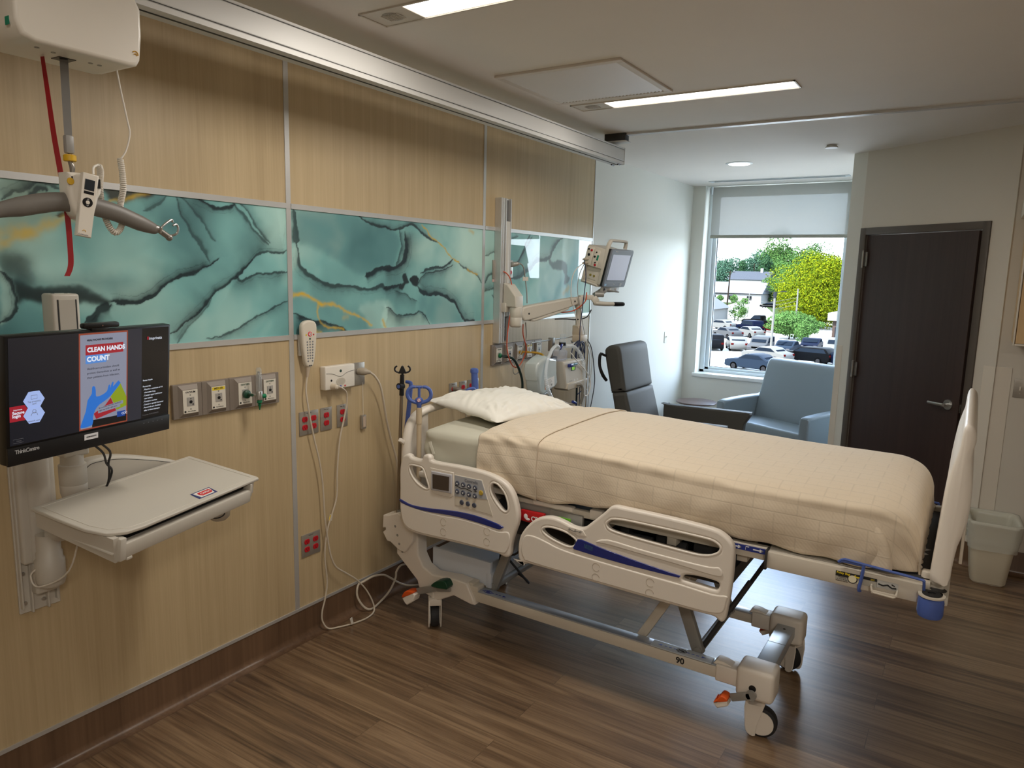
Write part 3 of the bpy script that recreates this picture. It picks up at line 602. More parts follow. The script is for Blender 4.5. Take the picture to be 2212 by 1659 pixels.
def art_panel(y0, y1, z0, z1, st):
    ny = int((y1 - y0) / st) + 1; nz = int((z1 - z0) / st) + 1
    Y, Z = np.meshgrid(np.linspace(y0, y1, ny), np.linspace(z0, z1, nz))
    wob = lambda f, a, s: (fbm(Y, Z, f, s, 4) - .5) * a
    Yw = Y + wob(9, .030, 3) + wob(45, .012, 5); Zw = Z + wob(9, .030, 11) + wob(45, .012, 13)
    lt = np.array(srgb(186, 222, 212)[:3]); md = np.array(srgb(128, 186, 184)[:3]); dk = np.array(srgb(50, 98, 106)[:3])
    t = fbm(Y + .25 * fbm(Y, Z, 3, 91, 3), Z + .25 * fbm(Y, Z, 3, 95, 3), 2.4, 21, 4)[..., None]; col = md + (lt - md) * np.clip((t - .45) * 3.6, 0, 1) + (dk - md) * np.clip((.46 - t) * 2.6, 0, .75)
    cols = [np.array((.004, .007, .009)), np.array(srgb(52, 38, 20)[:3]), lt * 1.12, dk, np.array(srgb(96, 110, 84)[:3])]
    for pts, a, soft, ci in PATCHES:
        if max(p[0] for p in pts) < y0 - .2 or min(p[0] for p in pts) > y1 + .2: continue
        d = poly_sd(Yw, Zw, pts); w = 1 / (1 + np.exp(np.clip(d / (soft * .30), -30, 30)))
        if ci == 1: w = w * (.6 + .8 * fbm(Y, Z, 30, 77, 3))
        w = (np.clip(w, 0, 1) * a)[..., None]; col = col * (1 - w) + cols[ci] * w
    ink = np.array((.006, .018, .024))
    for pts, cw, dark, hw, side, hd in VEINS:
        if max(p[0] for p in pts) < y0 - .2 or min(p[0] for p in pts) > y1 + .2: continue
        d, s, tt = seg_dist(Yw, Zw, pts); taper = np.clip(np.minimum(tt, 1 - tt) * 8, .15, 1)
        cwv = cw * (.25 + 2.6 * fbm(Y, Z, 16, 31, 3) ** 1.3) * taper
        q = d / (cwv * .62 + .0012); core = np.where(s * side > 0, np.exp(-np.clip(q - .8, 0, 9) * .75), np.clip((1.3 - q) * 2.2, 0, 1)) * min(1, dark * 1.1)
        halo = np.where(s * side > 0, np.exp(-d / hw * 1.1), np.exp(-d / .004)) * hd * 1.7 * (.35 + 1.3 * fbm(Y, Z, 10, 41, 3)) * taper
        streak = np.clip(1 - np.abs(d - cw * 3.2 * (.6 + fbm(Y, Z, 7, 51, 2))) / .0022, 0, 1) * .45 * hd * taper * (s * side > 0)
        w = np.clip(np.maximum(core, halo + streak), 0, .97)[..., None]; col = col * (1 - w) + ink * w
    gold = np.array(srgb(206, 172, 52)[:3])
    for pts, wd_, a in GOLD:
        if max(p[0] for p in pts) < y0 - .2 or min(p[0] for p in pts) > y1 + .2: continue
        d, s, tt = seg_dist(Yw, Zw, pts); n_ = fbm(Y, Z, 34, 61, 3)
        w = np.clip(np.exp(-(d / (wd_ * (.5 + n_))) ** 2) * a * (.55 + .8 * n_), 0, 1)[..., None]; col = col * (1 - w) + gold * w
    n_ = ny * nz; co = np.zeros((n_, 3), np.float32); co[:, 1] = Y.ravel(); co[:, 2] = Z.ravel(); co[:, 0] = 0
    idx = np.arange(n_).reshape(nz, ny); fc = np.stack([idx[:-1, :-1], idx[:-1, 1:], idx[1:, 1:], idx[1:, :-1]], -1).reshape(-1, 4)
    me = bpy.data.meshes.new('art_glass'); me.from_pydata(co.tolist(), [], fc.tolist())
    ca = me.color_attributes.new('ink', 'FLOAT_COLOR', 'POINT'); rgba = np.ones((n_, 4), np.float32); rgba[:, :3] = np.clip(col.reshape(-1, 3), 0, 1); ca.data.foreach_set('color', rgba.ravel())
    return me
for i, lab in ((1, 'glass art panel at the left edge of the photo, sliver beyond the computer'), (2, 'glass art panel behind the computer, teal ink with one broad black band'), (3, 'middle glass art panel above the bed, teal ink with black blotch and thin gold line'), (4, 'glass art panel behind the patient monitor, teal ink reflecting the window')):
    y0, y1 = YJ[i] + .013, YJ[i + 1] - .013
    if i == 1: continue
    t = thing('art_panel', lab, 'wall art', (0, (y0 + y1) / 2, 1.78), group='teal glass art panels along the head wall')
    obj('printed_face', art_panel(y0, y1, ZB0 + .012, ZB1 - .012, (.0034 if i < 4 else .005)), M_art, t, smooth=0)
    b = B(); b.box(-.012, -.0006, y0, y1, ZB0 + .012, ZB1 - .012); obj('backing', b, M_alu_dark, t, smooth=0)
# ================================================================ hospital bed (head at the wall, foot to the right)
M_bed = mat('bed_plastic_cream', srgb(228, 220, 208), .38, bump=.06, bscale=900)
M_bedm = mat('bed_metal_cream', srgb(205, 197, 182), .42)
M_bedg = mat('bed_metal_grey', srgb(150, 148, 142), .4, .2)
M_blue = mat('blue_plastic', srgb(74, 98, 168), .4)
M_navy = mat('navy_strip', srgb(28, 44, 120), .25, coat=.6)
M_rub = mat('black_rubber', srgb(30, 30, 32), .6)
M_blk = mat('black_plastic', srgb(16, 16, 18), .35)
M_dgrey = mat('dark_grey_metal', srgb(62, 62, 62), .5, .3)
M_orange = mat('orange_plastic', srgb(214, 84, 20), .45)
M_green = mat('dark_green_plastic', srgb(14, 66, 44), .4)
M_txt = mat('black_ink', (.01, .01, .01, 1), .6)
M_txtw = mat('white_ink', (.8, .8, .8, 1), .6)
M_txtg = mat('grey_ink', srgb(120, 122, 130), .6)
bed = thing('hospital_bed', 'cream electric hospital bed with its head against the wood panel wall', 'bed', (1.27, 3.08, 0))
HS = [(.334, .741), (.334, .843), (.350, .901), (.366, .918), (.382, .924), (.400, .921), (.412, .911), (.470, .911), (.480, .930), (.492, .939), (.512, .940), (.526, .930), (.543, .914), (.69, .917), (.79, .915), (.846, .911), (.907, .899), (.961, .876), (.997, .833), (1.02, .766), (1.021, .714), (1.004, .659), (.988, .602), (.984, .553), (.964, .537), (.934, .541), (.897, .545), (.695, .541), (.513, .534), (.408, .536), (.360, .557), (.340, .605), (.334, .67)]
HS1 = [(.400, .873), (.440, .876), (.480, .870), (.500, .83), (.518, .786), (.513, .773), (.490, .772), (.449, .787), (.414, .817), (.395, .850)]
HS2 = [(.872, .856), (.886, .872), (.914, .868), (.950, .836), (.969, .791), (.970, .761), (.955, .748), (.928, .759), (.891, .797), (.872, .83)]
FS = [(1.027, .617), (1.038, .660), (1.066, .704), (1.105, .743), (1.150, .766), (1.200, .774), (1.250, .766), (1.294, .754), (1.330, .754), (1.352, .764), (1.375, .785), (1.407, .816), (1.441, .850), (1.462, .873), (1.485, .882), (1.524, .882), (1.714, .880), (1.880, .872), (1.932, .855), (1.959, .831), (1.969, .802), (1.971, .741), (1.967, .642), (1.960, .570), (1.953, .526), (1.938, .513), (1.918, .524), (1.898, .528), (1.781, .527), (1.414, .531), (1.085, .536), (1.070, .530), (1.048, .530), (1.033, .541), (1.027, .569)]
FS1 = [(1.146, .706), (1.158, .722), (1.185, .729), (1.230, .728), (1.275, .720), (1.308, .704), (1.318, .689), (1.304, .669), (1.276, .660), (1.220, .669), (1.168, .686)]
FS2 = [(1.448, .801), (1.460, .816), (1.482, .827), (1.551, .832), (1.717, .832), (1.852, .830), (1.895, .825), (1.918, .808), (1.915, .787), (1.890, .769), (1.856, .759), (1.812, .756), (1.675, .761), (1.53, .768), (1.470, .775), (1.452, .786)]
FS3 = [(1.779, .648), (1.790, .664), (1.844, .671), (1.908, .669), (1.922, .660), (1.920, .644), (1.908, .635), (1.850, .637), (1.790, .641)]
def siderail(head, y, s, label=None):
    """s=-1 near side (face at y towards -y), s=+1 far side"""
    b = B(); out, holes = (HS, [HS1, HS2]) if head else (FS, [FS1, FS2, FS3])
    b.outline(out, holes, .036, .011, frame((0, y + (.018 if s < 0 else -.018), 0), (1, 0, 0), (0, 0, 1)), smooth=3, res=3)
    # raised ring round every hand hold and lower apron
    yy = y + (0 if s < 0 else 0)
    for h in holes[:2]:
        P, _ = catmull([Vector((a, yy + (.0035 if s < 0 else -.0035), c)) for a, c in h], [0] * len(h), 3, True)
        b.tube(P, .0055, 8, closed=True)
    o = obj('head_siderail' if head else 'foot_siderail', b, M_bed, bed, smooth=50)
    return o
hs = siderail(True, 2.62, -1)
fs = siderail(False, 2.62, -1)
siderail(True, 3.54, 1); siderail(False, 3.54, 1)
Y0 = 2.6215
def front(name, pts, m, par, th=.004, y=Y0, bev=.001, smooth=3, holes=()):
    b = B(); b.outline(pts, holes, th, bev, XZ(y), smooth=smooth); return obj(name, b, m, par)
# head siderail: lower apron swell, blue strip, screen, keypad
front('apron', [(.345, .675), (.40, .668), (.50, .660), (.60, .661), (.70, .668), (.82, .665), (.92, .652), (.975, .66), (.985, .62), (.968, .565), (.92, .553), (.70, .553), (.52, .546), (.42, .548), (.372, .566), (.352, .60)], M_bed, hs, .014, Y0 + .001, .005)
front('blue_strip', [(.340, .692), (.38, .682), (.422, .676), (.512, .680), (.60, .690), (.692, .699), (.78, .701), (.86, .695), (.945, .681), (.938, .668), (.920, .662), (.851, .667), (.78, .671), (.693, .673), (.60, .668), (.50, .662), (.42, .664), (.36, .672), (.340, .681)], M_navy, hs, .012, Y0 - .001, .003)
front('screen_bezel', [(.537, .869), (.661, .871), (.659, .779), (.537, .775)], mat('bezel_grey', srgb(190, 190, 196), .4), hs, .016, Y0 - .001, .005, 0)
front('screen', [(.548, .856), (.646, .859), (.645, .790), (.549, .785)], mat('screen_dark', srgb(72, 62, 56), .15), hs, .003, Y0 - .0098, .0008, 0)
front('screen_surround', [(.527, .882), (.668, .882), (.668, .770), (.650, .757), (.560, .757), (.54, .768), (.527, .79)], M_bed, hs, .007, Y0 - .0005, .003, 0)
front('keypad', [(.674, .873), (.828, .874), (.890, .718), (.862, .722), (.676, .728)], mat('keypad_cream', srgb(212, 204, 188), .4), hs, .006, Y0 - .001, .0012, 0)
front('keypad_grey', [(.676, .871), (.827, .872), (.860, .790), (.676, .770)], mat('keypad_grey', srgb(172, 174, 178), .4), hs, .003, Y0 - .0042, .0006, 0)
M_btn = mat('button_slate', srgb(70, 76, 92), .3); M_btny = mat('button_yellow', srgb(188, 160, 60), .4)
k = 0
for zz_, n_ in ((.836, 4), (.797, 4)):
    for i in range(4):
        xx = .692 + i * .0335; b = B(); b.lathe((xx, Y0 - .0060, zz_ - i * .0012), [(.0118, 0), (.0118, -.002), (.0095, -.0042)], 20, 'y'); bt = obj('keypad_button', b, M_btn, hs)
        b = B(); d = 1 if zz_ > .81 else -1; xz = [(xx - .005, zz_ - i * .0012 - .003 * d), (xx + .005, zz_ - i * .0012 - .003 * d), (xx, zz_ - i * .0012 + .005 * d)]
        b.outline(xz, (), .001, .0001, XZ(Y0 - .0108)); obj('arrow', b, M_txtw, bt)
b = B(); b.lathe((.826, Y0 - .006, .815), [(.0118, 0), (.0118, -.002), (.0095, -.0042)], 20, 'y'); obj('keypad_button', b, M_btny, hs, label='yellow lockout button')
for xx in (.717, .752, .788):
    b = B(); b.lathe((xx, Y0 - .004, .748), [(.0118, 0), (.0118, -.002), (.0095, -.0042)], 20, 'y'); obj('keypad_button', b, M_btn, hs)
b = B(); b.lathe((.745, Y0 - .004, .772), [(.007, 0), (.006, -.002)], 16, 'y'); obj('keypad_button', b, mat('button_pale', srgb(150, 150, 150), .3), hs)
b = B(); b.text('Centrella', .020, XZ(Y0 - .0066) @ Matrix.Translation((.770, .857, 0)), .0003, 'CENTER', .0003); obj('lettering', b, M_txtg, hs, smooth=0)
b = B(); b.tube([(.687, Y0 - .006, .822), (.715, Y0 - .006, .815), (.735, Y0 - .006, .820), (.752, Y0 - .006, .816), (.775, Y0 - .006, .811)], .0018, 6); b.ball((.684, Y0 - .006, .825), .004, 10)
b.tube([(.795, Y0 - .006, .812), (.795, Y0 - .006, .822)], .0012, 6); b.tube([(.787, Y0 - .006, .816), (.803, Y0 - .006, .816)], .0012, 6); obj('bed_symbol', b, M_txt, hs)
def cplug(b, x, z, y=Y0 - .0062, r=.017):
    P = [(x + r * math.cos(a), y, z + r * math.sin(a)) for a in np.linspace(.1, 2 * PI - .7, 22)]; b.tube(P, .0009, 5)
b = B()
for x, z in ((.612, .632), (.612, .583), (.862, .640), (.862, .590)): cplug(b, x, z, Y0 - .0064)
obj('plug_outline', b, mat('line_tan', srgb(176, 164, 146), .5), hs)
# foot siderail details
front('apron', [(1.045, .60), (1.06, .66), (1.10, .672), (1.16, .663), (1.22, .648), (1.285, .640), (1.40, .634), (1.60, .628), (1.77, .624), (1.90, .617), (1.955, .624), (1.955, .60), (1.945, .557), (1.90, .541), (1.78, .539), (1.41, .543), (1.10, .548), (1.06, .560)], M_bed, fs, .014, Y0 + .001, .005)
front('blue_strip', [(1.322, .705), (1.34, .708), (1.45, .690), (1.60, .673), (1.70, .664), (1.773, .658), (1.768, .649), (1.70, .648), (1.55, .648), (1.42, .652), (1.306, .658), (1.302, .664)], M_navy, fs, .010, Y0 - .001, .002, 1)
b = B(); b.outline([(1.405, .712), (1.46, .735), (1.60, .727), (1.78, .722), (1.88, .722), (1.92, .728), (1.935, .70), (1.90, .69), (1.75, .70), (1.60, .706), (1.47, .712)], (), .012, .005, XZ(Y0 + .0005), smooth=3)
b.outline([(1.27, .752), (1.345, .748), (1.36, .728), (1.325, .720), (1.27, .735)], (), .008, .002, XZ(Y0 - .0002), smooth=0); obj('moulding', b, M_bed, fs)
b = B(); b.tube([(1.283, Y0 - .006, .742), (1.30, Y0 - .006, .737), (1.318, Y0 - .006, .741), (1.335, Y0 - .006, .737)], .001, 5); b.tube([(1.31, Y0 - .006, .735), (1.31, Y0 - .006, .748)], .001, 5)
for q in (1.283, 1.335): b.tube([(q + .004 * math.cos(a), Y0 - .006, .741 + .004 * math.sin(a)) for a in np.linspace(0, 6.28, 10)], .0007, 5)
obj('bed_symbol', b, M_txt, fs)
b = B()
for x, z in ((1.414, .606), (1.414, .560), (1.652, .600), (1.652, .555)): cplug(b, x, z, Y0 - .0064)
obj('plug_outline', b, mat('line_tan', srgb(176, 164, 146), .5), fs)
b = B(); b.text('||||||||', .02, XZ(Y0 - .0068) @ Matrix.Translation((1.375, .684, 0)) @ Matrix.Rotation(-.13, 4, 'Z'), .0003); obj('strip_scale', b, mat('scale_green', srgb(60, 110, 120), .4), fs, smooth=0)
# rail hinges to the frame
for (x, yy) in ((.56, 2.66), (.86, 2.66), (1.30, 2.66), (1.72, 2.66), (.56, 3.50), (.86, 3.50), (1.30, 3.50), (1.72, 3.50)):
    b = B(); y2 = 2.76 if yy < 3 else 3.40; b.bar((x, yy, .60), (x, y2, .74), .06, .03, .006); obj('rail_bracket', b, M_dgrey, bed)
# headboard: bent rim with an inset panel
hx = .30
b = B(); Pn = [(hx, 2.705, .55), (hx, 2.705, .75), (hx, 2.712, .93), (hx, 2.728, 1.01), (hx, 2.765, 1.065), (hx, 2.83, 1.092), (hx, 2.95, 1.103), (hx, 3.14, 1.106), (hx, 3.33, 1.103), (hx, 3.45, 1.092), (hx, 3.515, 1.065), (hx, 3.552, 1.01), (hx, 3.568, .93), (hx, 3.575, .75), (hx, 3.575, .55)]
b.tube(Pn, .021, 14, smooth=4, flat=(1.25, 1.0))
hb = obj('headboard', b, M_bed, bed)
b = B(); b.outline([(2.72, .58), (2.72, .98), (2.75, 1.05), (2.80, 1.075), (2.865, 1.082), (2.868, .95), (2.90, .86), (3.38, .86), (3.412, .95), (3.415, 1.082), (3.48, 1.075), (3.53, 1.05), (3.56, .98), (3.56, .58)], (), .022, .005, YZ(hx + .004)); obj('headboard_panel', b, M_bed, hb)
b = B(); b.bar((hx - .005, 2.695, .955), (hx - .005, 2.668, .975), .02, .02, .004); obj('hook_peg', b, M_bed, hb)
# footboard, slightly tapering to a slim handle
b = B(); prof = [(2.605, .838), (2.597, .864), (2.607, 1.012), (2.610, 1.093), (2.622, 1.218), (2.637, 1.286), (2.640, 1.340), (2.648, 1.366), (2.660, 1.366), (2.673, 1.350), (2.678, 1.312), (2.672, 1.267), (2.682, 1.16), (2.680, 1.05), (2.662, .97), (2.655, .90), (2.648, .838)]
P_, _ = catmull([Vector((x, 0, z)) for x, z in prof], [0] * len(prof), 2, True); cxp = sum(p.x for p in P_) / len(P_); secs = []
for yy, kx, kz in ((2.648, .35, .965), (2.651, .78, .985), (2.660, 1, 1), (2.68, 1.04, 1.004), (2.75, 1.05, 1.01), (3.14, 1.05, 1.02), (3.53, 1.05, 1.01), (3.60, 1.04, 1.004), (3.620, 1, 1), (3.629, .78, .985), (3.632, .35, .965)):
    secs.append([b.bm.verts.new((cxp + (p.x - cxp - (.004 if p.z > 1.3 else 0)) * kx + (.004 if p.z > 1.3 else 0), yy, .838 + (p.z - .838) * kz)) for p in P_])
for A_, B_ in zip(secs[:-1], secs[1:]):
    for k in range(len(P_)): b.bm.faces.new((A_[k], A_[(k + 1) % len(P_)], B_[(k + 1) % len(P_)], B_[k]))
b.bm.faces.new(secs[0]); b.bm.faces.new(list(reversed(secs[-1])))
fb = obj('footboard', b, M_bed, bed, smooth=60)
b = B(); b.outline([(2.70, .90), (2.70, 1.2), (3.58, 1.2), (3.58, .90)], (), .01, .003, YZ(2.6755)); obj('outer_panel', b, mat('panel_beige', srgb(208, 198, 182), .4), fb)
b = B(); b.box(2.6805, 2.6820, 2.76, 2.86, 1.02, 1.13); obj('label_sticker', b, mat('sticker_white', srgb(225, 225, 228), .4), fb, smooth=0)
b = B(); b.lathe((2.6825, 2.785, 1.095), [(.012, 0), (.012, .001)], 6, 'x'); obj('sticker_mark', b, mat('sticker_purple', srgb(80, 70, 140), .4), fb)
# deck frame
b = B()
b.box(.95, 2.08, 2.690, 2.715, .775, .806, .004); b.box(.95, 2.08, 3.445, 3.47, .775, .806, .004); b.box(.42, 2.0, 2.74, 3.42, .81, .835, .004)
for x in (.5, .8, 1.1, 1.4, 1.7, 1.98): b.box(x - .02, x + .02, 2.70, 3.46, .74, .79, .003)
obj('deck_frame', b, M_bedm, bed)
b = B(); b.box(.40, .95, 2.685, 2.72, .80, .828, .006); b.box(1.06, 1.26, 2.682, 2.715, .79, .812, .006); b.box(1.34, 1.40, 2.682, 2.715, .782, .822, .006); obj('deck_bumper', b, M_bed, bed)
b = B(); b.box(.60, 1.93, 2.78, 3.36, .60, .66, .004); b.box(.60, 1.93, 2.76, 2.80, .60, .70, .004); b.box(.60, 1.93, 3.34, 3.38, .60, .70, .004); obj('upper_frame', b, M_dgrey, bed)
b = B(); b.box(1.35, 1.75, 2.84, 3.05, .645, .74, .01); b.cyl((1.3, 3.1, .68), (1.85, 3.1, .68), .03); b.cyl((1.45, 2.76, .72), (1.60, 2.76, .72), .012); b.cyl((1.05, 2.9, .69), (1.3, 2.9, .69), .028)
b.box(1.46, 1.50, 2.74, 2.80, .66, .76, .004); b.box(1.62, 1.70, 2.735, 2.80, .66, .80, .006); b.box(1.78, 1.92, 2.73, 2.80, .68, .76, .006); obj('actuator', b, M_dgrey, bed)
b = B(); b.box(1.72, 1.85, 2.71, 2.76, .775, .80, .004); b.ball((1.60, 2.72, .785), (.05, .01, .012)); obj('control_box', b, M_bedg, bed)
b = B(); b.box(1.006, 1.128, 2.668, 2.69, .706, .760, .006); cp = obj('cpr_handle', b, mat('red_plastic', srgb(178, 24, 28), .4), bed, label='red emergency release handle')
b = B(); b.text('CPR', .030, XZ(2.6665) @ Matrix.Translation((1.090, .728, 0)), .0004, 'CENTER', .0006); b.ball((1.035, 2.667, .733), (.010, .0015, .012)); b.ball((1.045, 2.667, .722), (.012, .0015, .006)); obj('lettering', b, M_txtw, cp, smooth=0)
b = B(); b.box(1.195, 1.255, 2.676, 2.679, .735, .762); gl = obj('green_label', b, mat('label_lime', srgb(120, 200, 60), .5), bed, smooth=0)
b = B(); b.box(1.15, 1.31, 2.679, 2.70, .715, .785, .003); b.box(.96, 1.16, 2.69, 2.72, .70, .79, .003); obj('side_plate', b, M_bedg, bed)
# extending foot section
b = B(); b.box(2.076, 2.585, 2.648, 2.68, .757, .820, .004); b.box(2.076, 2.585, 3.60, 3.63, .757, .820, .004); b.box(2.08, 2.60, 2.68, 3.60, .800, .822, .003)
b.box(1.94, 2.08, 2.668, 2.70, .775, .825, .003); ff = obj('foot_frame', b, M_bedm, bed)
b = B(); b.box(1.945, 2.072, 2.664, 2.667, .800, .820); arr = obj('arrow_decal', b, mat('decal_blue', srgb(36, 52, 130), .4), ff, smooth=0)
b = B()
for x in (1.965, 2.045): b.bar((x - .018, 2.6635, .810), (x + .018, 2.6635, .810), .001, .004); b.bar((x + .006, 2.6635, .815), (x + .018, 2.6635, .810), .001, .003); b.bar((x + .006, 2.6635, .805), (x + .018, 2.6635, .810), .001, .003)
b.bar((2.0, 2.6635, .804), (2.0, 2.6635, .816), .001, .003); b.bar((2.0, 2.6635, .816), (2.012, 2.6635, .816), .001, .003); obj('decal_arrows', b, M_txtw, arr, smooth=0)
b = B(); b.box(2.075, 2.083, 2.640, 2.69, .752, .826, .002); obj('frame_lip', b, M_dgrey, ff)
b = B(); b.box(2.42, 2.598, 2.70, 3.58, .822, .830, .002); mt = obj('foot_mat', b, mat('mat_charcoal', srgb(48, 50, 52), .55), ff)
b = B(); mm = frame((2.545, 2.80, .8312), (0, 1, 0), (-1, 0, 0), (0, 0, 1))
b.bar((2.505, 2.735, .8305), (2.565, 2.735, .8305), .003, .001); b.bar((2.505, 2.735, .8305), (2.505, 2.76, .8305), .003, .001)
b.outline([(2.555, 2.728), (2.555, 2.742), (2.578, 2.735)], (), .001, .0001, XY(.8306)); b.text('Gentle', .03, mm, .0003)
b.outline([(2.52, 2.92), (2.545, 2.945), (2.565, 2.925), (2.58, 2.94), (2.56, 2.965), (2.585, 3.0), (2.57, 3.005), (2.545, 2.98), (2.525, 3.005), (2.51, 2.99), (2.53, 2.96), (2.51, 2.935)], (), .001, .0001, XY(.8306))
b.text('Calf', .035, frame((2.53, 3.12, .8312), (0, 1, 0), (-1, 0, 0), (0, 0, 1)), .0003); obj('mat_marks', b, M_txtw, mt, smooth=0)
b = B(); b.box(2.560, 2.655, 2.66, 3.62, .760, .792, .006); b.box(2.570, 2.640, 2.70, 2.74, .79, .85, .008); b.box(2.570, 2.640, 3.54, 3.58, .79, .85, .008); obj('end_plate', b, M_bedm, bed)
for yy in (2.640, 3.64):
    b = B(); b.lathe((2.608, yy, .722), [(.027, 0), (.035, .004), (.0385, .015), (.0385, .055), (.036, .068), (.030, .073)], 32); bm_ = obj('corner_bumper', b, M_blue, bed, label='blue roller bumper')
    b = B(); b.lathe((2.608, yy, .795), [(.040, 0), (.040, .005)], 32); b.box(2.58, 2.64, min(yy, 3.14) if yy < 3 else yy - .06, yy + .06 if yy < 3 else yy, .795, .80, .001); obj('bumper_plate', b, M_bedm, bm_)
    b = B(); b.lathe((2.608, yy, .800), [(.028, 0), (.028, .004), (.012, .0042), (.012, .001)], 32); obj('bumper_cap', b, M_rub, bm_)
    b = B(); b.lathe((2.625, yy + (.052 if yy < 3 else -.052), .8002), [(.024, 0), (.024, .0012)], 32); b.text('OK', .01, frame((2.625, yy, .8025), (1, 0, 0), (0, 1, 0)), .0002); obj('round_label', b, M_dgrey, bm_)
for s_, yy in ((-1, 2.640), (1, 3.64)):
    b = B(); b.tube([(2.321, yy, .842), (2.34, yy, .856), (2.38, yy, .853), (2.401, yy + .002, .846), (2.34, yy + .004, .846), (2.322, yy, .842)], .0042, 8, smooth=3)
    b.tube([(2.34, yy, .856), (2.40, yy, .852), (2.50, yy, .846), (2.574, yy, .841), (2.582, yy, .836), (2.584, yy + .012 * (-s_), .80)], .0048, 8, smooth=3)
    b.tube([(2.402, yy, .850), (2.398, yy, .80), (2.393, yy, .760), (2.396, yy - s_ * .01, .752)], .0055, 8, smooth=3); obj('line_holder', b, M_blue, ff, label='blue wire line holder')
b = B(); b.tube([(2.431, 2.648, .785), (2.431, 2.630, .785), (2.434, 2.625, .772), (2.44, 2.622, .768), (2.50, 2.622, .765), (2.507, 2.625, .770), (2.509, 2.630, .782), (2.509, 2.648, .782)], .0035, 8); b.box(2.433, 2.507, 2.621, 2.626, .764, .776, .001); obj('bag_handle', b, M_bedm, ff)
b = B(); b.box(2.315, 2.446, 2.6465, 2.648, .776, .808); fo = obj('care_label', b, mat('label_grey', srgb(176, 172, 160), .5), ff, smooth=0)
b = B(); b.box(2.316, 2.445, 2.6455, 2.6465, .798, .808); b.box(2.316, 2.385, 2.6455, 2.6465, .790, .800); b.lathe((2.37, 2.646, .789), [(.016, 0), (.016, -.0006)], 24, 'y'); obj('label_band', b, M_txt, fo, smooth=0)
b = B(); b.text('Foley Bag', .011, XZ(2.6450) @ Matrix.Translation((2.340, .803, 0)), .0002, 'CENTER', .0003); b.outline([(2.392, .801), (2.392, .796), (2.380, .796), (2.380, .792), (2.368, .799), (2.380, .806), (2.380, .801)], (), .0006, .0001, XZ(2.6452)); b.text('zzz', .010, XZ(2.6450) @ Matrix.Translation((2.432, .803, 0)), .0002); obj('label_yellow', b, mat('ink_yellow', srgb(226, 200, 40), .5), fo, smooth=0)
b = B(); b.text('Ensure Floor\nClearance\nw. low & tag\nPosition Labels', .0065, XZ(2.6458) @ Matrix.Translation((2.337, .784, 0)), .0002); obj('label_print', b, M_txt, fo, smooth=0)
b = B(); b.lathe((2.37, 2.6452, .789), [(.013, 0), (.013, -.0005)], 24, 'y'); b.lathe((2.392, 2.6455, .782), [(.010, 0), (.010, -.0005)], 3, 'y'); obj('label_symbol', b, mat('ink_cream', srgb(226, 220, 190), .5), fo)
b = B(); b.box(2.445, 2.510, 2.6465, 2.648, .780, .806); fo2 = obj('picture_label', b, mat('label_silver', srgb(186, 186, 182), .5), ff, smooth=0)
b = B(); b.tube([(2.45, 2.646, .793), (2.465, 2.646, .790), (2.478, 2.646, .795), (2.492, 2.646, .787), (2.505, 2.646, .789)], .0028, 6); b.tube([(2.49, 2.646, .800), (2.50, 2.646, .795)], .002, 6); obj('picture', b, M_txt, fo2)
# base
b = B()
b.box(.66, 2.02, 2.742, 2.790, .212, .262, .005); b.box(.66, 2.02, 3.30, 3.345, .212, .262, .005)
bs = obj('base_rail', b, M_bedm, bed)
b = B(); b.box(.70, 2.0, 2.744, 2.80, .262, .268, .002); b.box(.70, 2.0, 3.29, 3.343, .262, .268, .002); obj('rail_top', b, mat('rail_top_silver', srgb(176, 184, 196), .3, .5), bs)
for x0_, x1_ in ((.46, .56), (2.022, 2.098)): b = B(); b.box(x0_, x1_, 2.80, 3.29, .218, .268, .004); obj('base_crossbeam', b, mat('beam_silver', srgb(180, 186, 192), .32, .4), bed)
b = B()
for p in ((2.06, 2.86), (2.06, 3.22)): b.lathe((p[0], p[1], .268), [(.006, 0), (.004, .0015)], 16)
b.box(2.024, 2.096, 3.07, 3.072, .2678, .2686); obj('beam_bolt', b, M_dgrey, bed)
b = B(); b.box(1.62, 1.88, 2.735, 2.79, .268, .272, .001); rp_ = obj('rail_label', b, mat('label_pale', srgb(188, 196, 204), .4), bs)
def arrow_lbl(b, x, yy, z):
    for q in (-1, 1):
        for k in range(3): b.box(x + q * (.028 + k * .020) - .006, x + q * (.028 + k * .020) + .006, yy - .002, yy + .002, z, z + .0006)
        b.outline([(x + q * .085, yy - .007), (x + q * .085, yy + .007), (x + q * .103, yy)][::q], (), .0006, .0001, XY(z + .0004))
b = B(); arrow_lbl(b, 1.75, 2.762, .2722); obj('arrow_print', b, mat('ink_blue', srgb(84, 104, 190), .5), rp_, smooth=0)
b = B(); b.tube([(1.75 + .021 * math.cos(a), 2.762 + .014 * math.sin(a), .2728) for a in np.linspace(0, 2 * PI, 20)], .0012, 5); b.tube([(1.735, 2.755, .2728), (1.765, 2.769, .2728)], .0014, 5); b.tube([(1.735, 2.769, .2728), (1.765, 2.755, .2728)], .0014, 5); b.ball((1.752, 2.762, .273), (.008, .006, .001)); obj('cross_print', b, M_txt, rp_)
b = B(); arrow_lbl(b, .775, 2.765, .2682); b.ball((.775, 2.765, .269), (.012, .008, .0008)); b.tube([(.775 + .021 * math.cos(a), 2.765 + .013 * math.sin(a), .269) for a in np.linspace(0, 2 * PI, 20)], .0012, 5); obj('arrow_print', b, mat('ink_blue2', srgb(40, 56, 150), .5), bs)
b = B(); b.text('90', .036, XZ(2.7415) @ Matrix.Translation((1.752, .238, 0)), .0003, 'CENTER', .0012); obj('number', b, M_txt, bs, smooth=0)
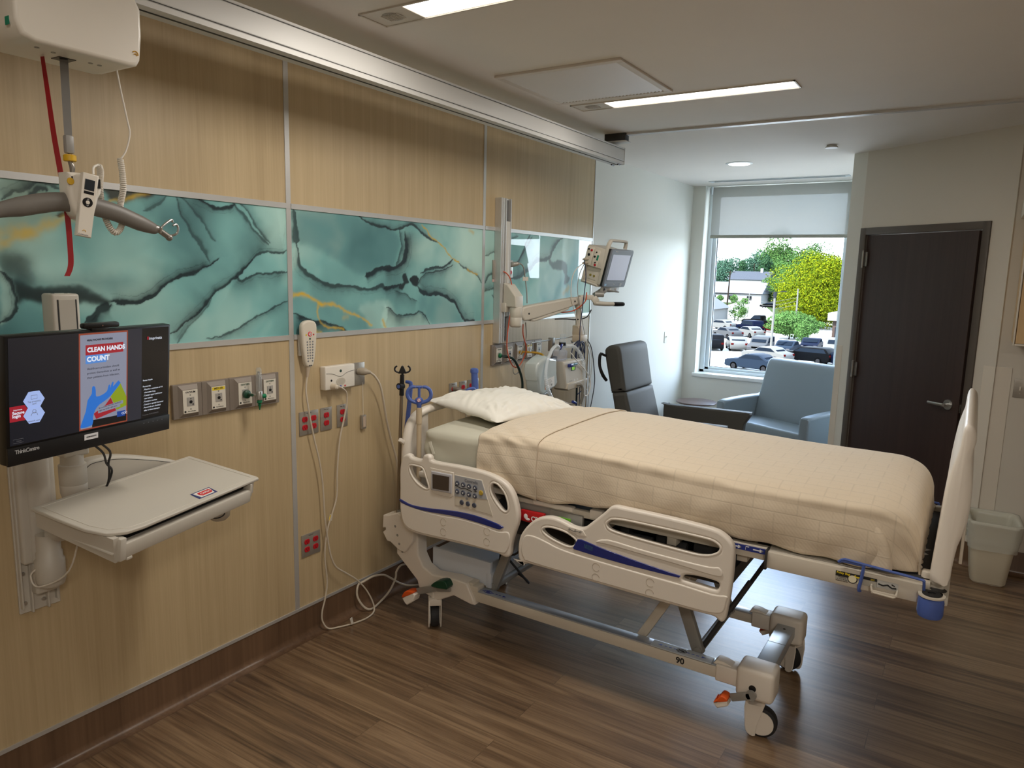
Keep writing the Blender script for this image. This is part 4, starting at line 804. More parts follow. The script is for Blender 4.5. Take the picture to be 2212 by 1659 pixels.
# foot corner housings with casters
def caster(x, y, turn, name='caster'):
    b = B(); r = .0625
    b.lathe((0, 0, r), [(r - .012, -.022), (r - .002, -.018), (r, -.008), (r, .008), (r - .002, .018), (r - .012, .022)], 40, 'y')
    mt_ = Matrix.Translation((x, y, 0)) @ Matrix.Rotation(turn, 4, 'Z')
    def put(b_):
        me = bpy.data.meshes.new('t'); b_.bm.to_mesh(me); b_.bm.free(); me.transform(mt_); b2 = B(); b2.bm.from_mesh(me); bpy.data.meshes.remove(me); return b2
    cw = obj(name, put(b), M_rub, bed)
    b = B()
    for s_ in (-1, 1): b.lathe((0, s_ * .0235, r), [(r - .013, -.0018), (r - .013, .0018), (r - .02, .0028 if s_ > 0 else .0018)], 40, 'y')
    obj('wheel_disc', put(b), M_bed, cw)
    b = B()
    for s_ in (-1, 1): b.outline([(-.034, .070), (-.028, .012 + r - .05), (-.012, .008), (.010, .008), (.012, .05), (.034, .13), (.034, .165), (-.034, .165)], (), .006, .002, frame((-.026, s_ * .030, 0), (1, 0, 0), (0, 0, 1)), smooth=2)
    b.box(-.058, .008, -.033, .033, .13, .168, .008); b.cyl((-.026, 0, .165), (-.026, 0, .20), .02); obj('fork', put(b), M_bed, cw)
    return cw
caster(2.078, 2.80, .12); caster(2.055, 3.385, PI - .5)
caster(.447, 2.762, math.radians(131)); caster(.447, 3.40, math.radians(110))
def foot_corner(y, s):
    b = B(); ya, yb = (y - .055, y + .065) if s < 0 else (y - .065, y + .055)
    b.box(1.985, 2.130, ya, yb, .178, .306, .020, 4); b.box(1.90, 2.0, y - .038, y + .038, .205, .276, .006)
    b.outline([(1.885, .268), (1.90, .288), (1.93, .286), (1.965, .275), (1.985, .268)], (), .05, .003, XZ(y)); fc = obj('corner_housing', b, M_bed, bed, smooth=50)
    b = B(); yf = ya if s < 0 else yb; b.lathe((2.052, yf - s * .0, .230), [(.014, 0), (.014, s * .001), (.012, s * .0015)], 24, 'y'); obj('lock_hole', b, M_blk, fc)
    b = B(); yo = yf + s * .012
    b.bar((2.052, yo, .207), (1.975, yo, .172), .012, .032, .005, (0, 0, 1)); b.lathe((2.052, yo + .006, .207), [(.020, 0), (.020, -.012)], 24, 'y'); pd = obj('brake_pedal', b, M_bedg, fc)
    b = B(); b.outline([(1.918, .145), (1.935, .130), (1.975, .152), (1.972, .172), (1.955, .172)], (), .05, .005, XZ(yo + s * .012)); obj('pedal_body', b, M_bed, pd)
    b = B(); b.outline([(1.918, .150), (1.932, .166), (1.945, .186), (1.962, .186), (1.972, .172)], (), .054, .004, XZ(yo + s * .012), smooth=2)
    for q in range(5): b.bar((1.927 + q * .008, yo - .014 + s * .012, .166 + q * .0042), (1.927 + q * .008, yo + .014 + s * .012, .166 + q * .0042), .003, .006)
    obj('pedal_pad', b, M_orange, pd, label='orange pedal pad')
foot_corner(2.775, -1); foot_corner(3.325, 1)
# head end casting with its wheel cover, pedal
def head_corner(y, s):
    b = B(); b.outline([(.222, .44), (.222, .347), (.36, .235), (.376, .185), (.41, .178), (.445, .170), (.49, .160), (.53, .180), (.595, .215), (.70, .197), (.722, .200), (.716, .222), (.672, .300), (.60, .305), (.53, .298), (.46, .292), (.40, .318), (.368, .37), (.363, .47), (.35, .53)], (), .075, .008, XZ(y), smooth=1); hc = obj('head_casting', b, M_bed, bed)
    b = B(); b.outline([(.152, .548), (.190, .556), (.250, .580), (.30, .560), (.36, .53), (.40, .535), (.40, .505), (.355, .495), (.352, .45), (.30, .382), (.295, .377), (.255, .382), (.202, .412), (.176, .414), (.148, .456), (.168, .472), (.166, .482), (.146, .478)], (), .10, .006, XZ(y + s * .012)); obj('pole_bracket', b, M_bed, hc)
    b = B(); b.cyl((.24, y + s * .028, .53), (.24, y + s * .028, .585), .018)
    for q in ((.25, .46), (.262, .416), (.235, .505)): b.lathe((q[0], y + s * .062, q[1]), [(.007, 0), (.006, s * .001)], 16, 'y')
    b.lathe((.262, y + s * .038, .366), [(.006, 0), (.005, s * .002)], 12, 'y'); obj('bracket_plug', b, M_bedg, hc)
    b = B(); yo = y + s * .052; b.bar((.375, yo, .185), (.52, yo, .245), .012, .034, .005); b.bar((.50, yo, .237), (.585, yo, .258), .014, .038, .006); pd = obj('brake_pedal', b, M_bedg, hc)
    b = B(); b.outline([(.303, .140), (.322, .118), (.335, .112), (.378, .145), (.388, .180), (.36, .19)], (), .05, .005, XZ(yo + s * .01)); obj('pedal_body', b, M_bed, pd)
    b = B(); b.outline([(.303, .144), (.310, .168), (.33, .188), (.368, .194), (.375, .186)], (), .054, .004, XZ(yo + s * .01), smooth=2); obj('pedal_pad', b, M_orange, pd, label='orange pedal pad')
    b = B(); b.outline([(.492, .252), (.50, .272), (.53, .292), (.57, .300), (.585, .288), (.585, .262)], (), .056, .004, XZ(yo + s * .004), smooth=2); obj('pedal_pad', b, M_green, pd, label='dark green pedal pad')
head_corner(2.762, -1); head_corner(3.40, 1)
b = B(); b.box(.63, .73, 2.74, 2.80, .258, .288, .006); b.box(.66, .70, 2.742, 2.80, .286, .300, .003); obj('rail_joint', b, M_bedm, bed)
# shelf over the head end
b = B(); vs = [(.42, 2.82, .395), (.76, 2.82, .325), (.76, 3.32, .325), (.42, 3.32, .395)]; b.add([Vector(v) for v in vs] + [Vector(v) - Vector((0, 0, .012)) for v in vs], [(0, 1, 2, 3), (7, 6, 5, 4), (0, 4, 5, 1), (1, 5, 6, 2), (2, 6, 7, 3), (3, 7, 4, 0)])
b.box(.735, .765, 2.80, 3.34, .268, .345, .004); b.box(.40, .76, 2.802, 2.822, .275, .40, .004); b.box(.40, .76, 3.32, 3.34, .275, .40, .004)
obj('head_shelf', b, mat('shelf_silver', srgb(206, 212, 220), .35, .1), bed)
# lift arms
b = B(); b.bar((.90, 2.83, .62), (.765, 2.83, .262), .03, .045, .004, (1, 0, 0)); b.bar((.90, 3.29, .62), (.765, 3.29, .262), .03, .045, .004, (1, 0, 0)); b.bar((.93, 2.87, .62), (1.05, 2.9, .45), .02, .02, .002); b.cyl((.765, 2.81, .275), (.765, 3.31, .275), .02); obj('lift_arm', b, M_bedg, bed)
b = B(); b.bar((1.66, 2.84, .60), (1.80, 2.84, .245), .03, .05, .004, (1, 0, 0)); b.bar((1.66, 3.28, .60), (1.80, 3.28, .245), .03, .05, .004, (1, 0, 0)); b.cyl((1.80, 2.81, .262), (1.80, 3.31, .262), .018); obj('lift_arm', b, M_bedg, bed)
for y_ in (2.83, 3.29): b = B(); b.bar((1.74, y_, .60), (1.545, y_, .25), .028, .04, .004, (1, 0, 0)); obj('lift_strut', b, M_bedm, bed)
for y_ in (2.86, 3.26): b = B(); b.cyl((1.98, y_, .60), (1.81, y_, .27), .010); obj('gas_spring', b, M_dgrey, bed)
b = B(); b.cyl((.74, 3.0, .62), (.70, 3.0, .30), .022); b.cyl((.70, 3.0, .32), (.69, 3.0, .27), .014); obj('power_column', b, M_rub, bed)
b = B(); b.tube([(.80, 2.86, .44), (.90, 2.92, .30), (.84, 3.0, .27), (.72, 3.05, .28)], .006, 8, smooth=5); b.tube([(.78, 2.80, .52), (.92, 2.74, .50), (1.0, 2.72, .58), (1.0, 2.76, .66)], .005, 8, smooth=5); obj('frame_cable', b, M_rub, bed)
b = B(); b.outline([(1.90, .77), (1.94, .735), (1.98, .722), (2.02, .732), (2.05, .77)], (), .5, .004, XZ(3.05), smooth=2); obj('foot_bracket', b, M_dgrey, bed)
# pole with black hook, push handle with blue grip
b = B(); px_, py_ = .238, 2.73
b.cyl((.226, py_, .56), (.252, py_, 1.20), .0095, .0085, 16); po_ = obj('pole', b, mat('pole_steel', srgb(150, 138, 120), .3, .8), bed)
b = B(); b.cyl((.252, py_, 1.185), (.256, py_, 1.29), .012, .011, 16); b.lathe((.252, py_ - .022, 1.232), [(.0165, 0), (.0165, .03)], 20, 'y'); obj('pole_clamp', b, M_blk, po_)
b = B(); b.outline([(-.021, 0), (.021, 0), (.012, .022), (.006, .036), (0, .041), (-.006, .036), (-.012, .022)], (), .018, .004, frame((.2575, py_, 1.296), (.75, .66, 0), (0, 0, 1)))
for s_ in (-1, 1): b.tube([Vector((.2575, py_, 1.300)) + Vector((.75, .66, 0)) * (s_ * a) + Vector((0, 0, c)) for a, c in ((.012, .0), (.030, .004), (.038, .014), (.036, .026), (.030, .031), (.027, .035))], .0042, 8, smooth=3)
b.cyl((.2575, py_, 1.28), (.2575, py_, 1.30), .006); obj('pole_hook', b, M_blk, po_)
b = B(); b.lathe((.252, py_ - .0235, 1.232), [(.010, 0), (.010, .001)], 16, 'y'); obj('clamp_button', b, M_blue, po_)
b = B(); b.tube([(.262, 2.75, 1.252), (.290, 2.752, 1.250), (.293, 2.752, 1.235), (.284, 2.752, 1.15), (.268, 2.75, 1.02), (.258, 2.748, .965), (.252, 2.745, .95)], [.008, .010, .012, .013, .013, .010, .008], 10, smooth=3, flat=(1, .6)); obj('stored_pole', b, M_blue, bed, label='blue folded pole arm')
def push_handle(p0, tilt=0, lay=None, name='push_handle'):
    b = B(); b.cyl((0, 0, 0), (0, 0, .40), .0125, .0125, 16); b.cyl((0, 0, .36), (0, 0, .44), .0145, .0145, 16)
    mt_ = Matrix.Translation(p0) @ (lay if lay is not None else Matrix.Identity(4))
    def put(b_):
        me = bpy.data.meshes.new('t'); b_.bm.to_mesh(me); b_.bm.free(); me.transform(mt_); b2 = B(); b2.bm.from_mesh(me); bpy.data.meshes.remove(me); return b2
    h = obj(name, put(b), mat('handle_beige', srgb(196, 178, 150), .4), bed)
    mt_ = mt_ @ Matrix.Translation((0, 0, .43)) @ Matrix.Rotation(math.radians(36), 4, 'Z') @ Matrix.Diagonal((.76, .8, .78, 1)) @ Matrix.Translation((0, 0, -.43))
    b = B(); b.cyl((0, 0, .43), (0, 0, .475), .012, .02, 16)
    b.tube([(0, 0, .472), (.030, 0, .478), (.060, 0, .492), (.076, 0, .520), (.070, 0, .552), (.048, 0, .572), (.022, 0, .574)], [.014, .012, .012, .012, .012, .011, .009], 12, smooth=4)
    b.tube([(0, 0, .472), (-.030, 0, .478), (-.060, 0, .492), (-.076, 0, .520), (-.070, 0, .552), (-.048, 0, .572), (-.022, 0, .574)], [.014, .012, .012, .012, .012, .011, .009], 12, smooth=4)
    b.cyl((0, 0, .47), (0, 0, .572), .0095, .009, 12); b.tube([(-.02, 0, .574), (.02, 0, .574)], .009, 12); b.ball((0, -.004, .487), (.028, .013, .024))
    g = obj('handle_grip', put(b), M_blue, h, label='blue grip')
    b = B(); b.lathe((0, -.0165, .492), [(.0125, 0), (.0125, -.001)], 20, 'y'); st = obj('grip_sticker', put(b), M_txtw, h)
    b = B(); b.tube([(.011 * math.cos(a), -.0178, .492 + .011 * math.sin(a)) for a in np.linspace(0, 2 * PI, 18)], .0013, 5); b.tube([(-.008, -.0178, .500), (.008, -.0178, .484)], .0013, 5); obj('sticker_ring', put(b), mat('ink_red', srgb(190, 40, 50), .4), h)
push_handle((.378, 2.715, .70))
push_handle((.315, 3.36, 1.10), lay=Matrix.Rotation(math.radians(74), 4, 'X') @ Matrix.Rotation(0, 4, 'Z') @ Matrix.Scale(.8, 4) @ Matrix.Translation((0, 0, -.30)), name='push_handle')
b = B(); b.cyl((.275, 3.35, .95), (.255, 3.35, 1.245), .0215, .019, 20); b.lathe((.255, 3.35, 1.235), [(.023, 0), (.024, .01), (.022, .022), (.016, .026)], 20); obj('stored_pole', b, M_blue, bed, label='blue upright pole sleeve')
# ---------------------------------------------------------------- mattress, bedding
M_sheet = mat('sheet_sage_white', srgb(196, 193, 176), .75, bump=.15, bscale=700)
mtr = thing('mattress', 'mattress in a pale sage fitted sheet on the hospital bed', 'mattress', (1.45, 3.14, .84))
def soft_box(x0, x1, y0, y1, z0, z1, r, nx, ny, nz, disp):
    bm = bmesh.new(); b_ = B()
    bmesh.ops.create_cube(bm, size=2); bmesh.ops.subdivide_edges(bm, edges=bm.edges[:], cuts=nx, use_grid_fill=True)
    hx_, hy_, hz_ = (x1 - x0) / 2, (y1 - y0) / 2, (z1 - z0) / 2
    for v in bm.verts:
        p = Vector((v.co.x * hx_, v.co.y * hy_, v.co.z * hz_)); q = Vector((max(-hx_ + r, min(hx_ - r, p.x)), max(-hy_ + r, min(hy_ - r, p.y)), max(-hz_ + r, min(hz_ - r, p.z))))
        d = p - q
        if d.length > 1e-6: p = q + d.normalized() * min(r, max(abs(d.x), abs(d.y), abs(d.z)))
        p += Vector(((x0 + x1) / 2, (y0 + y1) / 2, (z0 + z1) / 2)); v.co = p + disp(p)
    b_.merge(bm); return b_
def sheet_d(p):
    n = noise.noise(Vector((p.x * 6, p.y * 5, p.z * 9))) * .006
    if p.x < .55: n += .006 * math.sin(p.z * 60 + p.x * 40) * max(0, (.55 - p.x) / .13) * (1 if p.z < 1.03 else .2)
    crown = .018 * (1 - ((p.y - 3.14) / .46) ** 2) if p.z > .98 else 0
    return Vector((n * .4, n, n * .4 + crown))
obj('sheet', soft_box(.415, 2.40, 2.692, 3.588, .845, 1.042, .04, 44, 0, 0, sheet_d), M_sheet, mtr, smooth=60)
b = B(); b.outline([(.462, .985), (.478, .990), (.502, .932), (.488, .925)], (), .003, .001, XZ(2.686)); obj('corner_tag', b, mat('tag_white', srgb(222, 220, 206), .6), mtr)
# blanket: a draped shell
M_blanket = bpy.data.materials.new('woven_cotton_blanket'); M_blanket.use_nodes = True; nt = M_blanket.node_tree; bb = nt.nodes['Principled BSDF']
bb.inputs['Base Color'].default_value = srgb(212, 197, 174); bb.inputs['Roughness'].default_value = .85; bb.inputs['Sheen Weight'].default_value = .25; bb.inputs['Specular IOR Level'].default_value = .2
uv = nt.nodes.new('ShaderNodeAttribute'); uv.attribute_name = 'cloth'; 
br = nt.nodes.new('ShaderNodeTexBrick'); br.inputs['Scale'].default_value = 1; br.inputs['Brick Width'].default_value = .155; br.inputs['Row Height'].default_value = .078; br.inputs['Mortar Size'].default_value = .0035; br.inputs['Mortar Smooth'].default_value = .6
nt.links.new(uv.outputs['Vector'], br.inputs['Vector'])
br2 = nt.nodes.new('ShaderNodeTexBrick'); br2.inputs['Scale'].default_value = 1; br2.inputs['Brick Width'].default_value = .0775; br2.inputs['Row Height'].default_value = .039; br2.inputs['Mortar Size'].default_value = .003; br2.inputs['Mortar Smooth'].default_value = .8
nt.links.new(uv.outputs['Vector'], br2.inputs['Vector'])
wv = nt.nodes.new('ShaderNodeTexWave'); wv.inputs['Scale'].default_value = 42; wv.bands_direction = 'DIAGONAL'; nt.links.new(uv.outputs['Vector'], wv.inputs['Vector'])
nz = nt.nodes.new('ShaderNodeTexNoise'); nz.inputs['Scale'].default_value = 30; nt.links.new(uv.outputs['Vector'], nz.inputs['Vector'])
mn = nt.nodes.new('ShaderNodeMapping'); mn.inputs['Scale'].default_value = (1.5, 18, 1); nt.links.new(uv.outputs['Vector'], mn.inputs[0])
nz2 = nt.nodes.new('ShaderNodeTexNoise'); nz2.inputs['Scale'].default_value = 2; nz2.inputs['Detail'].default_value = 4; nt.links.new(mn.outputs[0], nz2.inputs['Vector'])
def mth(op, a, b_):
    q = nt.nodes.new('ShaderNodeMath'); q.operation = op
    for i, v in enumerate((a, b_)):
        if isinstance(v, (int, float)): q.inputs[i].default_value = v
        else: nt.links.new(v, q.inputs[i])
    return q.outputs[0]
hh = mth('ADD', mth('MULTIPLY', br.outputs['Fac'], -.28), mth('MULTIPLY', br2.outputs['Fac'], -.18))
hh = mth('ADD', hh, mth('ADD', mth('MULTIPLY', wv.outputs['Fac'], .22), mth('ADD', mth('MULTIPLY', nz.outputs['Fac'], .3), mth('MULTIPLY', nz2.outputs['Fac'], 1.6))))
bu = nt.nodes.new('ShaderNodeBump'); bu.inputs['Strength'].default_value = .32; bu.inputs['Distance'].default_value = .003; nt.links.new(hh, bu.inputs['Height']); nt.links.new(bu.outputs[0], bb.inputs['Normal'])
mc = nt.nodes.new('ShaderNodeMapRange'); mc.inputs['To Min'].default_value = 1.0; mc.inputs['To Max'].default_value = .90; nt.links.new(mth('MAXIMUM', br.outputs['Fac'], mth('MULTIPLY', br2.outputs['Fac'], .5)), mc.inputs['Value'])
vs_ = nt.nodes.new('ShaderNodeVectorMath'); vs_.operation = 'SCALE'; vs_.inputs[0].default_value = srgb(212, 197, 174)[:3]; nt.links.new(mc.outputs[0], vs_.inputs['Scale']); nt.links.new(vs_.outputs[0], bb.inputs['Base Color'])
def blanket_mesh(x0, x1, nx, nv, off, zlow, foot=True, ylow=0.0):
    """cross-section: from near hem up over the mattress to far hem"""
    verts = []; uvs = []
    yc = 3.14
    for i in range(nx + 1):
        x = x0 + (x1 - x0) * i / nx
        e = max(0.0, (x - 2.36) / (2.565 - 2.36)) if foot else 0
        sh_ = (1 - min(e, 1) ** 3.0) ** (1 / 3.0) if e < 1 else 0
        top = .845 + (.225 + .030 * math.exp(-((x - 1.15) / .5) ** 2)) * (.12 + .88 * sh_) if foot and e > 0 else 1.07 + .030 * math.exp(-((x - 1.15) / .5) ** 2)
        hw = .470 - (.06 * min(e, 1) ** 2.2 if foot else 0)
        for j in range(nv + 1):
            t = -1 + 2 * j / nv                     # -1 near hem .. +1 far hem
            a = abs(t); s = -1 if t < 0 else 1
            zl = zlow(x) if s < 0 else .86
            if a > .70:                              # hanging side
                k = (a - .70) / .30; z = (top - .055) + (zl - top + .055) * k; y = hw - .002 + .012 * math.sin(k * PI) - ylow * k
                z0_ = top - .055
            else:
                th_ = a / .70; ang_ = th_ * PI / 2
                y = hw * math.sin(ang_) ** .80 if th_ > 0 else 0; z = (top - .055) + .055 * (max(0, math.cos(ang_))) ** .62
            xx = x
            p = Vector((xx, yc + s * y, z)); u_ = x; v_ = s * (y if a <= .7 else hw + (top - .055 - z))
            side = max(0, (a - .45) / .55)
            n = noise.noise(Vector((x * 2.4 + 3 * side, t * 1.7, 1.3))) * .007 + noise.noise(Vector((x * 9 + t * 4, t * 5, 4.1))) * .0022
            w = math.sin(x * 34 + side * 9 + 2.2 * noise.noise(Vector((x * 3, t * 3, 7)))) * .0022 * side
            w += math.sin((x * 15 - side * 5.5) * 2.2 + 3 * noise.noise(Vector((x * 2, t, 2)))) * .0035 * side * max(0, noise.noise(Vector((x * 1.7, 3, t))) + .3)
            if x < 1.10: w += .0035 * math.sin((x * .8 + t * .5) * 60) * math.exp(-((x - .93) / .13) ** 2) * (1 if a > .3 else .3)
            if foot: w += .006 * math.sin(t * 24 + x * 30) * max(0, min(1, (x - 2.40) / .12)) * (.3 + side)
            nrm = Vector((0, s * min(1, a * 1.3), 1 - side)).normalized()
            p += nrm * (n + w + off); verts.append(p); uvs.append((u_, v_ + 2))
    W_ = nv + 1; faces = [(i * W_ + j, i * W_ + j + 1, (i + 1) * W_ + j + 1, (i + 1) * W_ + j) for i in range(nx) for j in range(nv)]
    me = bpy.data.meshes.new('cloth')
    if foot:  # close the foot end with a rounded face
        last = nx * W_; c0 = len(verts); ring = [verts[last + j] for j in range(W_)]; rows = 6
        for r_ in range(1, rows + 1):
            k = r_ / rows
            for j in range(W_):
                q = ring[j]; zt = q.z + (.845 - q.z) * k; yy = yc + (q.y - yc) * (1 - .06 * k); verts.append(Vector((x1 + .010 * math.sin(k * PI) - .02 * k + .004 * math.sin(j * .9 + r_), yy, zt))); uvs.append((x1 + k * .1, (q.y)))
        prev = last
        for r_ in range(rows):
            cur = c0 + r_ * W_
            for j in range(W_ - 1): faces.append((prev + j, prev + j + 1, cur + j + 1, cur + j))
            prev = cur
    me.from_pydata([tuple(v) for v in verts], [], faces)
    at = me.attributes.new('cloth', 'FLOAT_VECTOR', 'POINT'); at.data.foreach_set('vector', np.array([(a, b_, 0) for a, b_ in uvs], np.float32).ravel()); me.update()
    return me
def zl_near(x):
    return float(np.interp(x, [.77, .80, 1.05, 1.10, 1.18, 1.4, 1.6, 1.98, 2.2, 2.39, 2.48, 2.57], [.872, .865, .825, .816, .822, .848, .857, .843, .835, .833, .835, .84])) + .004 * math.sin(x * 31)
bl = thing('blanket', 'cream woven cotton blanket tucked over the foot of the bed', 'blanket', (1.7, 3.14, .84))
o = obj('drape', blanket_mesh(.80, 2.565, 300, 130, .004, zl_near), M_blanket, bl, smooth=80)
sm = o.modifiers.new('s', 'SOLIDIFY'); sm.thickness = .004; sm.offset = 1
o = obj('turned_back_fold', blanket_mesh(.775, 1.088, 70, 130, .011, lambda x: zl_near(x) - .004, foot=False), M_blanket, bl, smooth=80)
sm = o.modifiers.new('s', 'SOLIDIFY'); sm.thickness = .005; sm.offset = 1
# folded corner at the foot
b = B(); rows_ = []
for i in range(13):
    k = i / 12; xt = 2.36 + .11 * math.sin(k * PI * .5) ** .8; zt = 1.045 - .20 * k ** 1.1; yt = 2.72 - .052 * math.sin(min(1, k * 1.6) * PI / 2)
    rows_.append([(xt - .05, yt - .001, zt - .004), (xt - .02, yt - .010, zt), (xt, yt - .014, zt), (xt + .014, yt - .008, zt - .002), (xt + .016, yt + .006, zt - .004)])
vs = [Vector(p) for r_ in rows_ for p in r_]; b.add(vs, [(i * 5 + j, i * 5 + j + 1, i * 5 + j + 6, i * 5 + j + 5) for i in range(12) for j in range(4)])
me = bpy.data.meshes.new('fold'); b.bm.to_mesh(me); at = me.attributes.new('cloth', 'FLOAT_VECTOR', 'POINT'); at.data.foreach_set('vector', np.array([(v.co.x, v.co.z + 2, 0) for v in me.vertices], np.float32).ravel())
o = obj('corner_tuck', me, M_blanket, bl, smooth=80); sm = o.modifiers.new('s', 'SUBSURF'); sm.levels = 2; sm.render_levels = 2
# pillow
M_pillow = mat('pillowcase_ivory', srgb(230, 227, 217), .7, bump=.12, bscale=500)
def pillow_mesh(n=90):
    verts = []; W_ = n + 1; hx_, hy_ = .245, .335
    for side in (1, -1):
        for i in range(W_):
            for j in range(W_):
                u = -1 + 2 * i / n; v = -1 + 2 * j / n
                e = (max(0, 1 - abs(u) ** 2.6)) ** .55 * (max(0, 1 - abs(v) ** 3.0)) ** .55
                px = u * hx_ * (1 - .10 * (1 - abs(v) ** 2) * 0 - .07 * (1 - v * v)); py = v * hy_ * (1 - .06 * (1 - u * u))
                h = e * (.070 if side > 0 else .034)
                r_ = math.hypot(1 - abs(u), 1 - abs(v)); wr = math.sin(math.atan2(1 - abs(v), 1 - abs(u) + 1e-6) * 22) * .0042 * math.exp(-((r_ - .45) / .28) ** 2)
                wr += .005 * math.sin(v * 26 + 3 * noise.noise(Vector((u * 2, v * 3, side)))) * max(0, abs(u) - .35) * (1 if abs(u) < .97 else 0) * 1.5
                wr += noise.noise(Vector((u * 2.2 + v, v * 2.5, side * 2))) * .009 + abs(noise.noise(Vector((u * 5 + v * 4, v * 2 - u * 3, 5)))) * .008
                verts.append((px, py, side * (h + wr * min(1, e * 2))))
    N = W_ * W_; f = []
    for i in range(n):
        for j in range(n):
            a = i * W_ + j; f.append((a, a + W_, a + W_ + 1, a + 1)); a += N; f.append((a, a + 1, a + W_ + 1, a + W_))
    me = bpy.data.meshes.new('pillow'); me.from_pydata(verts, [], f); bm = bmesh.new(); bm.from_mesh(me); bmesh.ops.remove_doubles(bm, verts=bm.verts, dist=.0006); bm.to_mesh(me); bm.free(); return me
pm = pillow_mesh(); o = single('pillow', pm, M_pillow, 'plump ivory pillow lying at the head of the bed', 'pillow', (0, 0, 0), smooth=80)
o.location = (.575, 3.185, 1.108); o.rotation_euler = (math.radians(-2), math.radians(5), math.radians(-8))
# ================================================================ patient lift under its traverse rail
M_pwhite = mat('gloss_white_plastic', srgb(224, 218, 206), .3)
M_rail = mat('anodised_rail', srgb(200, 199, 195), .5, .12)
M_red = mat('red_webbing', srgb(150, 14, 22), .6)
M_wire = mat('white_cord', srgb(222, 216, 204), .45)
t = thing('lift_rail', 'long silver traverse rail running along the wood wall just under the ceiling', 'lift rail', (.445, 1.9, 2.66))
b = B(); b.outline([(.40, 2.556), (.49, 2.556), (.4905, 2.572), (.4885, 2.576), (.4905, 2.580), (.4905, 2.650), (.4885, 2.653), (.4905, 2.657), (.4905, 2.664), (.40, 2.664)], (), 6.55, .0008, XZ(1.475)); obj('rail_profile', b, M_rail, t, smooth=20)
b = B(); b.box(.4906, .4912, -1.8, 4.749, 2.575, 2.577); ln = obj('groove_line', b, M_alu_dark, t, smooth=0)
b = B(); b.box(.4906, .4912, -1.8, 4.749, 2.652, 2.654); obj('groove_line', b, M_alu_dark, t, smooth=0)
b = B(); b.box(.440, .450, -1.8, 4.748, 2.5550, 2.5562); obj('underside_slot', b, M_alu_dark, t, smooth=0)
b = B(); b.box(.398, .4925, 4.750, 4.757, 2.554, 2.666, .001, 1); obj('end_plate', b, M_rail, t)
for q in (.42, .468):
    b = B(); b.cyl((q, 4.70, 2.553), (q, 4.735, 2.553), .006, seg=10); obj('end_stop', b, M_blk, t)
t = thing('rail_carrier', 'dark bracket where the lift rail hangs from the ceiling track', 'bracket', (.47, 4.64, 2.74))
b = B(); b.box(.40, .553, 4.615, 4.675, 2.690, 2.7402, .003); obj('housing', b, M_dgrey, t)
b = B(); b.box(.40, .562, 4.600, 4.690, 2.682, 2.690, .002); obj('flange', b, M_rail, t)
b = B(); b.cyl((.45, 4.60, 2.672), (.45, 4.68, 2.672), .008, seg=12); obj('roller', b, M_pwhite, t)
t = thing('patient_lift', 'white ceiling lift motor box hanging from the rail at the top left', 'patient lift', (.45, 1.11, 2.55))
b = B(); b.outline([(.945, 2.53), (.945, 2.405), (.957, 2.372), (.99, 2.360), (1.235, 2.360), (1.258, 2.365), (1.268, 2.382), (1.276, 2.45), (1.276, 2.52), (1.262, 2.546), (1.235, 2.553), (.975, 2.553), (.952, 2.548)], (), .20, .010, YZ(.45), smooth=0, res=3); lift = obj('motor_box', b, M_pwhite, t, smooth=50)
b = B()
for q in ((.55 - .0, 1.252, 2.395),):
    for k in (0, 1): b.tube([Vector((.5512, q[1] + (.008 - .004 * k) * math.cos(a), q[2] + (.008 - .004 * k) * math.sin(a) - .003 * k)) for a in np.linspace(-.3, 2.6, 8)], .0016, 6)
obj('logo_mark', b, mat('ink_ochre', srgb(206, 160, 60), .4), lift)
b = B(); b.box(.50, .52, .9438, .9452, 2.395, 2.415); obj('side_sticker', b, mat('sticker_green', srgb(10, 130, 100), .5), lift, smooth=0)
for q in ((.50, 1.015), (.49, 1.06), (.475, 1.165), (.475, 1.19)):
    b = B(); b.lathe((q[0], q[1], 2.3605), [(.006, -.002), (.006, .001)], 12); obj('underside_port', b, M_bedg, lift)
b = B(); b.box(.425, .468, 1.085, 1.130, 2.3585, 2.3605); obj('strap_slot', b, M_blk, lift, smooth=0)
def ribbon(b, pts, w, wdir, th=.0015, smooth=6):
    P, _ = catmull([Vector(p) for p in pts], [0] * len(pts), smooth, False); wd_ = [Vector(wdir(i / (len(P) - 1))).normalized() for i in range(len(P))]
    vs = []
    for p, d in zip(P, wd_): vs += [p - d * w / 2, p + d * w / 2]
    tn = Vector((.7, -.7, 0)) * th; n = len(vs)
    b.add(vs + [v + tn for v in vs], [(2 * i, 2 * i + 1, 2 * i + 3, 2 * i + 2) for i in range(len(P) - 1)] + [(n + 2 * i, n + 2 * i + 2, n + 2 * i + 3, n + 2 * i + 1) for i in range(len(P) - 1)] + [(2 * i, 2 * i + 2, n + 2 * i + 2, n + 2 * i) for i in range(len(P) - 1)] + [(2 * i + 1, n + 2 * i + 1, n + 2 * i + 3, 2 * i + 3) for i in range(len(P) - 1)])
b = B(); ribbon(b, [(.447, 1.108, 2.362), (.447, 1.107, 2.26), (.447, 1.106, 2.155)], .020, lambda k: (.55 - .5 * k, .84 + .1 * k, 0)); obj('lift_strap', b, mat('grey_webbing', srgb(120, 118, 114), .6), t)
b = B(); b.box(.437, .457, 1.094, 1.117, 2.108, 2.158, .005); obj('strap_clip', b, mat('clip_grey', srgb(150, 148, 144), .4), t)
